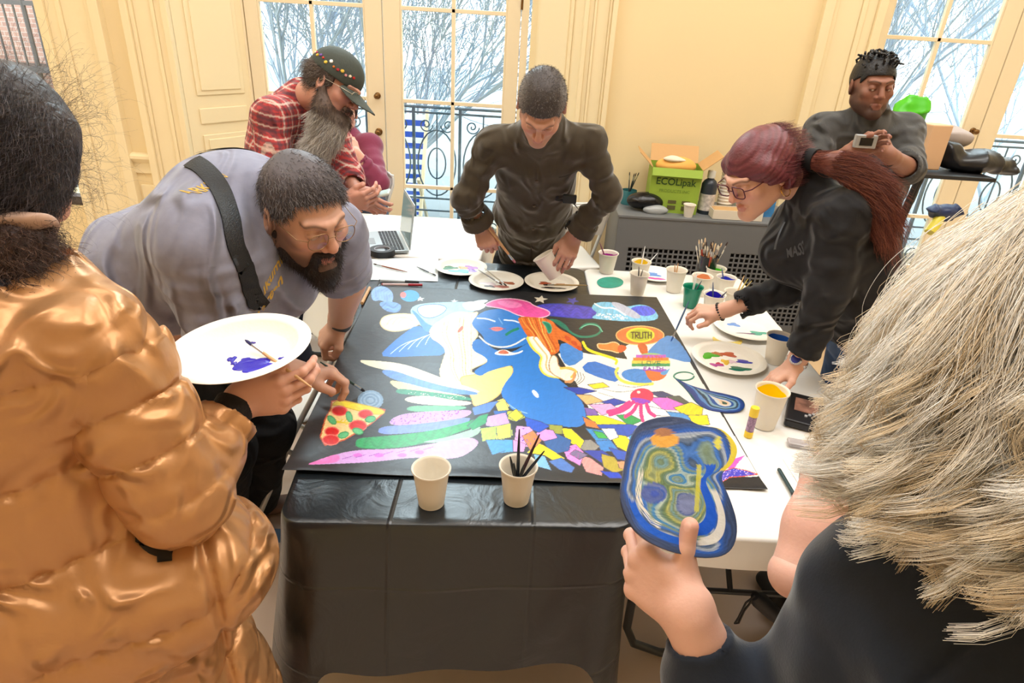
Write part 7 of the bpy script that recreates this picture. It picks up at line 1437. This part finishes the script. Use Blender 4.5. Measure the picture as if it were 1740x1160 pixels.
# sleeve
slv = S().cap(shR + V(-.02, 0, .0), elR, .094, .080, .03, prof=puff(.014, 3, .1)).cap(elR, wrR - nrm(wrR - elR) * .035, .076, .050, .03, prof=puff(.010, 2.0, .35), flat=True)
ua_ = nrm(elR - shR); fa_ = nrm(wrR - elR)
def slf(P, d):
    h1 = (P - shR) @ ua_; n1 = np.exp(-np.abs(np.sin(pi * (h1 / np.linalg.norm(elR - shR) * 3 + .1))) / .3); h2 = (P - elR) @ fa_
    return d + .0035 * n1 * np.sin((P @ np.cross(ua_, CF)) * 140 + 3 * wav(P, 20, 3)) + .004 * np.exp(-((P - elR) @ (P - elR).T[:, 0] * 0 if False else ((P - elR) ** 2).sum(1)) / .006) * np.sin(h1 * 120 + 3 * wav(P, 16, 9)) + cr(P, 36, 8)
slv.fn(slf); wc = wrR - fa_ * .035; slv.cap(wc - fa_ * .04, wc + fa_ * .06, .036, .036, .004, 's'); slv.build('sleeve', m_gold2, L_.root, *bounds([shR, elR, wrR], .15), .005)
band('knit_cuff', wrR - fa_ * .03, fa_, .030, .05, mat('black_rib', (22, 20, 24), .8, bump=.3, bscale=200), L_.root, .006, 1)
zp = thing('pocket_zip', None, None, at(300, 950, 1.0)); zp.parent = L_.root; zp.location = zp.location - L_.root.location
strap('zip_tape', [at(278, 925, .9), at(295, 950, .9), at(315, 990, .9)], .022, mat('zip_black', (26, 22, 24), .4), zp, ct_, lift=.003)
strap('zip_pull', [at(300, 972, .9), at(312, 985, .9), at(314, 990, .9)], .034, mat('zip_pull_black', (18, 18, 20), .5), zp, ct_, lift=.008, th=.006)
# hair: dark, drawn back into a low bunch with a scrunchie
m_blackhair = mat('dark_curly_hair', vcol=True, rough=.48, spec=.5, bump=.5, bscale=60, distort=1.0)
def dkc(v): return s2l((44, 38, 42))[None] * (1 + .4 * wav(v, 60, 5))[:, None]
hs = S().ell((0, -.018, .020), (.098, .118, .118), None, .03).cap((0, -.06, -.03), (0, -.10, -.10), .075, .045, .04).fn(lambda P, d: d + .004 * wav(P, 55, 2) + .002 * wav(P, 150, 3)).fn(lambda P, d: np.maximum(d, P[:, 1] - .085 - .3 * (P[:, 2] - .03)))
o, hv = L_.hshape('hair', hs, (-.14, -.19, -.18), (.14, .13, .18), .0032, m_blackhair, dkc)
hair_strands('hair_strands', hv, hs, np.ones(len(hv), bool), 9000, .045, m_blackhair, L_.root, L_.H, comb=(0, -1.0, -.6), lift=.12, curl=.55, r=.0004, seed=21, jit=.12, seg=9, cf=hcol((40, 34, 38), (64, 56, 60), (28, 24, 28), (86, 78, 84)))
hair_strands('frizz', hv, hs, np.ones(len(hv), bool), 900, .075, m_blackhair, L_.root, L_.H, comb=(0, -.1, .1), lift=.9, curl=1.3, r=.00022, seed=22, jit=.5, seg=12, cf=hcol((70, 56, 50), (96, 80, 70)))
sc_ = at(22, 386, .93); sd_ = nrm(at(38, 470, .93) - sc_); lump('scrunchie', None, None, sc_, (.062, .05, .016), mat('beige_satin', (196, 164, 148), .5), .004, 70, 4, .004, frame(sd_, CR)); bpy.data.objects['scrunchie'].parent = L_.root; bpy.data.objects['scrunchie'].location -= L_.root.location
bn = S().cap(sc_ + sd_ * .02, sc_ + sd_ * .06, .046, .040, .03).fn(lambda P, d: d + .006 * wav(P, 60, 4)); v, f = bn.mesh(*bounds([sc_, sc_ + sd_ * .1], .09), .004); link_mesh('hair_bunch', v, f, m_blackhair, L_.root, cols=dkc(v) * V(2.4, 1.8, 1.5))
hair_strands('bunch_strands', v, bn, np.ones(len(v), bool), 2600, .035, m_blackhair, L_.root, None, comb=sd_ * .6, lift=.3, curl=1.0, r=.0005, seed=23, jit=.3, seg=9, cf=hcol((84, 62, 54), (112, 86, 74), (50, 38, 36)))
fu = S().chain([at(-60, 500, .93), at(20, 502, .92), at(72, 494, .95), at(104, 476, 1.0)], [.030, .027, .024, .018], .03).fn(lambda P, d: d + .004 * wav(P, 60, 4)); v, f = fu.mesh(*bounds([at(-60, 490, .93), at(120, 455, 1.0)], .08), .005); link_mesh('fur_collar', v, f, m_blackhair, L_.root, cols=np.tile(s2l((30, 34, 44)), (len(v), 1)))
hair_strands('fur', v, fu, np.ones(len(v), bool), 5000, .011, m_blackhair, L_.root, None, comb=(0, 0, -.3), lift=.8, curl=.5, r=.0004, seed=24, jit=.4, seg=5, cf=hcol((26, 30, 40), (44, 50, 62), (20, 22, 30)))
# the plate and brush she holds
plN = vw(-.02, .86, .50); plx = nrm(vw(1, -.06, 0) - plN * (vw(1, -.06, 0) @ plN)); PA = np.stack([plx, np.cross(plN, plx), plN], 1)
plc = at(412, 604, 1.185)
plate('large fibre plate with deep blue paint held by the person in the gold coat', plc, [(.30, -.30, .30, .17, (36, 24, 170)), (.12, -.16, .10, .10, (36, 24, 170)), (.42, -.38, .22, .12, (40, 30, 180)), (-.10, -.12, .05, .10, (40, 28, 165)), (-.02, -.24, .05, .04, (40, 28, 165)), (.02, .34, .045, .035, (60, 40, 150)), (.62, -.1, .05, .04, (40, 28, 165)), (.56, -.32, .06, .05, (44, 34, 180))], R=.128, ax=PA, group=None, h=.024)
brush('pale wooden brush resting on the held plate, gripped by the person in the gold coat', at(416, 577, 1.19), at(538, 664, 1.13), (214, 160, 130), (30, 30, 90), r=.0032, L=.175, wood=True)

# ---------------------------------------------------------------- woman with long pale hair, right foreground
B_P = Person('person with long wavy blond hair in navy sweatshirt in the right foreground, seen from behind', (.45, .45, 0), (228, 172, 150))
hcB = at(1792, 596, .53); RB = orient(V(-.1, .97, -.22), V(-.15, .15, 1)); nbB = at(1765, 815, .57); B_P.head(hcB, RB, 1.0, h=.005, neck_to=nbB, neckr=.055)
sB, eB, wB = at(1560, 1000, .665), at(1270, 1350, .80), at(1176, 1048, .765); sB2 = at(2100, 1200, .48); chB = (sB + sB2) / 2 + V(0, 0, -.06); plB = V(.50, .38, .90)
tB_, fB_ = B_P.hand(eB, wB, vw(-.66, .52, -.54), vw(.30, .84, .25), vw(-.6, -.2, .75), [(.75, 1.0, .6), (.80, 1.1, .7), (.85, 1.15, .7), (.9, 1.15, .7)], [(.55, .8, .15), (.35, .95, -.05)], sc=1.0, rads=(.040, .028), h=.0018)
latB = nrm((sB - sB2) * V(1, 1, 0)); bdy = S().tor(plB, chB, latB, .15, .16, .1, .1).cap(chB, sB, .06, .05).cap(chB, sB2, .06, .05).chain([sB, eB], [.05, .042]).cap(chB, nbB, .07, .055).chain([plB + V(-.08, 0, -.05), V(.36, .42, .08)], [.09, .05]).chain([plB + V(.09, 0, -.05), V(.58, .36, .08)], [.09, .05])
lo, hi = bounds([plB, chB, sB, sB2, eB, nbB], .14); lo[2] = .02; B_P.finish(bdy, lo, hi, h=.011)
m_navy = mat('navy_fleece', (24, 32, 46), .9, bump=.06, bscale=300, sheen=.3, vary=.10, vscale=60, wrk=(5, .06))
cB = wB - nrm(wB - eB) * .03
g = S().tor(plB - V(0, 0, .1), chB, latB, .20, .20, .14, .14, .06).cap(chB, sB, .11, .086, .06).cap(chB, sB2, .11, .086, .06).cap(sB, eB, .086, .07, .04, prof=fold(.004, 3, 3)).cap(eB, cB - nrm(wB - eB) * .05, .072, .056, .04, prof=fold(.006, 3, 6)).cap(cB - nrm(wB - eB) * .06, cB, .040, .038, .02, flat=True).cap(chB, nbB + V(0, 0, -.01), .11, .078, .06)
g.cap(cB - nrm(wB - eB) * .02, cB + nrm(wB - eB) * .05, .033, .033, .003, 's').fn(lambda P, d: d + .003 * wav(P, 18, 5))
sn = nrm(sB - chB); g.fn(lambda P, d: d + .006 * np.exp(-(((P - sB) @ sn + .055 + .5 * (P[:, 2] - sB[2]) * 0) / .005) ** 2)); g.build('sweatshirt', m_navy, B_P.root, *bounds([plB, chB, sB, sB2, eB, cB, nbB], .19), .006)
# hair: dense wavy locks hanging to the shoulders
m_blond = mat('pale_blond_hair', vcol=True, rough=.45, spec=.45)
rg = np.random.RandomState(44)
base_h = S().ell((0, -.015, .02), (.088, .108, .104), None, .03).cap((0, -.06, -.02), (0, -.07, -.09), .085, .07, .05).cap((-.055, -.02, -.04), (-.075, -.04, -.10), .055, .045, .05).cap((.055, -.02, -.04), (.075, -.04, -.10), .055, .045, .05).fn(lambda P, d: d + .003 * wav(P, 60, 2)).fn(lambda P, d: np.maximum(d, P[:, 1] - .07))
v, f = base_h.mesh(V(-.17, -.18, -.22), V(.17, .13, .16), .005); link_mesh('hair', B_P.H(v), f, m_blond, B_P.root, cols=s2l((240, 226, 204))[None] * (1 + .25 * wav(v * V(1, 1, .3), 90, 5))[:, None])
nl = 640; m_ = 30; locks = []; lc = []
for k in range(nl):
    a = rg.rand() * 2 * pi; el = .1 + 1.35 * rg.rand() ** .8
    p0 = V(.086 * cos(a) * cos(el), -.015 + .106 * sin(a) * cos(el), .02 + .102 * sin(el))
    if p0[1] > .055: continue
    out = nrm(V(p0[0], p0[1] + .01, 0) + V(0, -.001, 0)); dirn = nrm(V(out[0] * .9, out[1] * .9, -.35)); Lh = p0[2] + .140 + .05 * rg.rand(); st = Lh / m_
    P = [p0]; tgt = .112 + .024 * rg.rand(); ph = rg.rand() * 6.3; curl = rg.rand(); d = dirn
    for i in range(m_ - 1):
        t = i / m_; q = P[-1]; r_h = math.hypot(q[0], q[1] + .015); o_ = nrm(V(q[0], q[1] + .015, 0) + 1e-6)
        want = nrm(V(0, 0, -1) + o_ * (1.15 * (tgt * (1 + .50 * t ** 1.5) - r_h) / .05 if q[2] < .10 else .9)); d = nrm(d * .62 + want * .38); P.append(q + d * st)
    P = np.array(P); t = np.linspace(0, 1, m_); tw = nrm(np.cross(out, V(0, 0, 1))); amp = (.0045 + .024 * np.clip((t - .35) / .65, 0, 1) ** 1.3 * (.5 + curl)); fr = 5 + 8 * curl
    fz_ = ph + fr * t + (6 + 9 * curl) * np.clip(t - .5, 0, 1); P = P + (amp * np.sin(fz_))[:, None] * tw + (amp * .8 * np.cos(fz_))[:, None] * out
    nf = 36; wd = (.0092 * (1 - .68 * t))[None, :, None]; off = rg.normal(size=(nf, 1, 3)) * wd + rg.normal(size=(nf, 1, 3)) * .0008; ps = P[None] + off + .0006 * np.sin(t * 30 + rg.rand(nf, 1) * 6)[:, :, None] * rg.normal(size=(nf, 1, 3))
    locks.append(ps); c0 = [(250, 246, 240), (246, 238, 226), (240, 226, 204), (252, 250, 246), (232, 212, 182)][rg.randint(0, 5)]; lc.append(s2l(c0)[None] * (.85 + .3 * rg.rand(nf, 1)))
PS = np.concatenate(locks); strands('hair_locks', B_P.H(PS.reshape(-1, 3)).reshape(PS.shape), np.full(len(PS), (.00029)), m_blond, B_P.root, cols=np.concatenate(lc), k=3, tip=.5)
# the painted cut-out she holds
OC = np.array([(1095, 715), (1130, 707), (1165, 711), (1187, 724), (1222, 727), (1243, 745), (1253, 766), (1243, 790), (1226, 802), (1224, 816), (1240, 850), (1252, 890), (1248, 925), (1230, 945), (1196, 949), (1150, 941), (1108, 925), (1080, 905), (1060, 875), (1052, 838), (1060, 798), (1066, 760), (1078, 728)], float)
def holdcol(xy, u, a):
    x, y = xy.T; ww = .13 * np.sin(x * .045 + 1.6 * np.sin(y * .03) + 1) + .09 * np.sin(y * .06 + x * .03) + .05 * np.sin((x - y) * .08 + 2 * np.sin(y * .05)); q = np.clip(u + ww * np.clip(1.1 - u, 0, 1) * 2, 0, .999); A2 = np.arctan2(y - 850, x - 1145)
    pal = s2l(np.array([(120, 130, 170), (70, 90, 150), (150, 165, 150), (118, 134, 92), (112, 150, 160), (126, 142, 112), (176, 176, 104), (110, 130, 90), (90, 120, 110), (176, 190, 170), (60, 130, 190), (130, 150, 120), (70, 120, 200), (60, 84, 120), (170, 180, 190), (54, 100, 190), (58, 86, 146), (64, 78, 112)])); k = q * 18; q = q + .0; i0 = np.clip(k.astype(int), 0, 17); fr = (k - i0)[:, None]; c = pal[i0] * (1 - .35 * fr) + pal[np.minimum(i0 + 1, 17)] * .35 * fr
    c = c * (1 + .16 * np.sin(q * 160 + 3 * np.sin(A2 * 3)))[:, None]
    def put(m, col, al=1.0): m = np.clip(m, 0, 1)[:, None] * al; c[:] = c * (1 - m) + s2l(col) * m
    put((((x - 1128) / 24) ** 2 + ((y - 748) / 13) ** 2 < 1).astype(float), (226, 168, 80)); put((((x - 1126) / 17) ** 2 + ((y - 735) / 7) ** 2 < 1).astype(float), (170, 120, 90)); sw = np.abs(np.hypot(x - 1200, (y - 765) * 1.0) - 46) ; put((sw < 6) & (x > 1205) & (y < 800), (220, 200, 70)); put((((x - 1218) / 6) ** 2 + ((y - 752) / 12) ** 2 < 1), (214, 208, 90))
    put((u > .74) & (u < .86) & (A2 > 1.0) & (y > 800) & (x < 1160), (40, 96, 206)); put((u > .62) & (u < .72) & (x < 1120) & (y > 800) & (np.sin(x * 1.7) * np.sin(y * 1.3) > -.3), (225, 220, 210)); put((u > .70) & (u < .82) & (x > 1185) & (y > 830), (225, 222, 214), .9); put((u > .52) & (u < .68) & (x > 1165) & (y > 790) & (y < 940), (36, 90, 205)); put((((x - 1110) / 22) ** 2 + ((y - 838) / 18) ** 2 < 1), (66, 76, 176), .7)
    put((np.abs(x - 1183 + (y - 850) * .06) < 4) & (y > 790) & (y < 870), (206, 200, 70), .8); return c
T0, SL = .80, .00022
def hold_to(q): return np.array([at(x, y, .80 - (y - 830) * .00028 + (x - 1150) * .0001) for x, y in q])
hn = np.cross(hold_to([(1200, 830)])[0] - hold_to([(1100, 830)])[0], hold_to([(1150, 780)])[0] - hold_to([(1150, 880)])[0]); hn = nrm(hn); hn = hn if hn @ CF < 0 else -hn
ringsheet('painted_cutout', 'blue and green swirl painted pebble shaped cut-out held up by the blond person', OC, (1142, 832), holdcol, .006, hold_to, hn, 'cut-out', K=120)

# ---------------------------------------------------------------- person seated behind the blond woman, only a bare arm shows
K_ = Person('person in black with one bare arm, mostly hidden behind the pale wavy hair', (1.02, 1.04, 0), (236, 178, 158))
hk = at(1540, 670, 1.22); Rk = orient(V(-.3, .9, -.3), V(0, .2, 1)); nk = at(1530, 800, 1.24); K_.head(hk, Rk, .98, h=.006, neck_to=nk, neckr=.05)
sK, eK, wK = at(1410, 810, 1.16), at(1348, 975, 1.13), at(1450, 1010, 1.20); K_.hand(eK, wK, vw(1, -.1, 0), vw(0, 1, 0), vw(0, 0, 1), [(.3, .5, .3)] * 4, [(.9, .4, -.2), (.9, 0, -.3)], sc=.95, h=.005, rads=(.043, .028))
v, f = S().chain([sK, (sK + eK) / 2 + V(0, 0, -.002), eK], [.047, .043, .040], .03).mesh(*bounds([sK, eK], .08), .004); K_.add(v, f)
pK = V(1.02, 1.04, .50); cK = at(1500, 880, 1.30); bdy = S().tor(pK, cK, V(.9, -.3, 0), .14, .15, .1, .1).cap(cK, nk, .07, .05).cap(cK, sK, .06, .05).chain([pK, V(1.02, 1.48, .50), V(1.02, 1.52, .08)], [.08, .06, .04]).chain([pK, V(1.20, 1.46, .50), V(1.20, 1.52, .08)], [.08, .06, .04]); K_.finish(bdy, *bounds([pK, cK, nk, sK, V(1.02, 1.52, .05), V(1.20, 1.52, .05)], .12), h=.012)
g = S().tor(pK - V(0, 0, .02), cK, V(.9, -.3, 0), .17, .17, .125, .12, .06).cap(cK, sK + nrm(cK - sK) * .03, .09, .064, .05).cap(cK, nk, .09, .065, .05); g.build('black_top', m_blackknit, K_.root, *bounds([pK, cK, sK, nk], .18), .008)
g = S().chain([pK, V(1.02, 1.48, .50), V(1.02, 1.52, .06)], [.10, .072, .062], .04).chain([pK, V(1.20, 1.46, .50), V(1.20, 1.52, .06)], [.10, .072, .062], .04).fn(lambda P, d: d + .004 * wav(P, 20, 2)); g.build('trousers', m_blkcloth, K_.root, *bounds([pK, V(.74, 1.5, .5), V(1.02, 1.52, .06), V(1.20, 1.52, .06)], .15), .011)
for sx_ in (1.02, 1.20): shoe('shoe', V(sx_, 1.55, 0), V(sx_ - .03, 1.76, 0), MATS['black_shoe'], K_.root)
hs = hairshell(.014, .045, -.12, -.06, 6, .003, 70, 0.0); K_.hshape('hair', hs, (-.13, -.15, -.14), (.13, .13, .15), .006, m_hairG, lambda v: s2l((60, 44, 36))[None] * (1 + .3 * wav(v, 70, 5))[:, None])
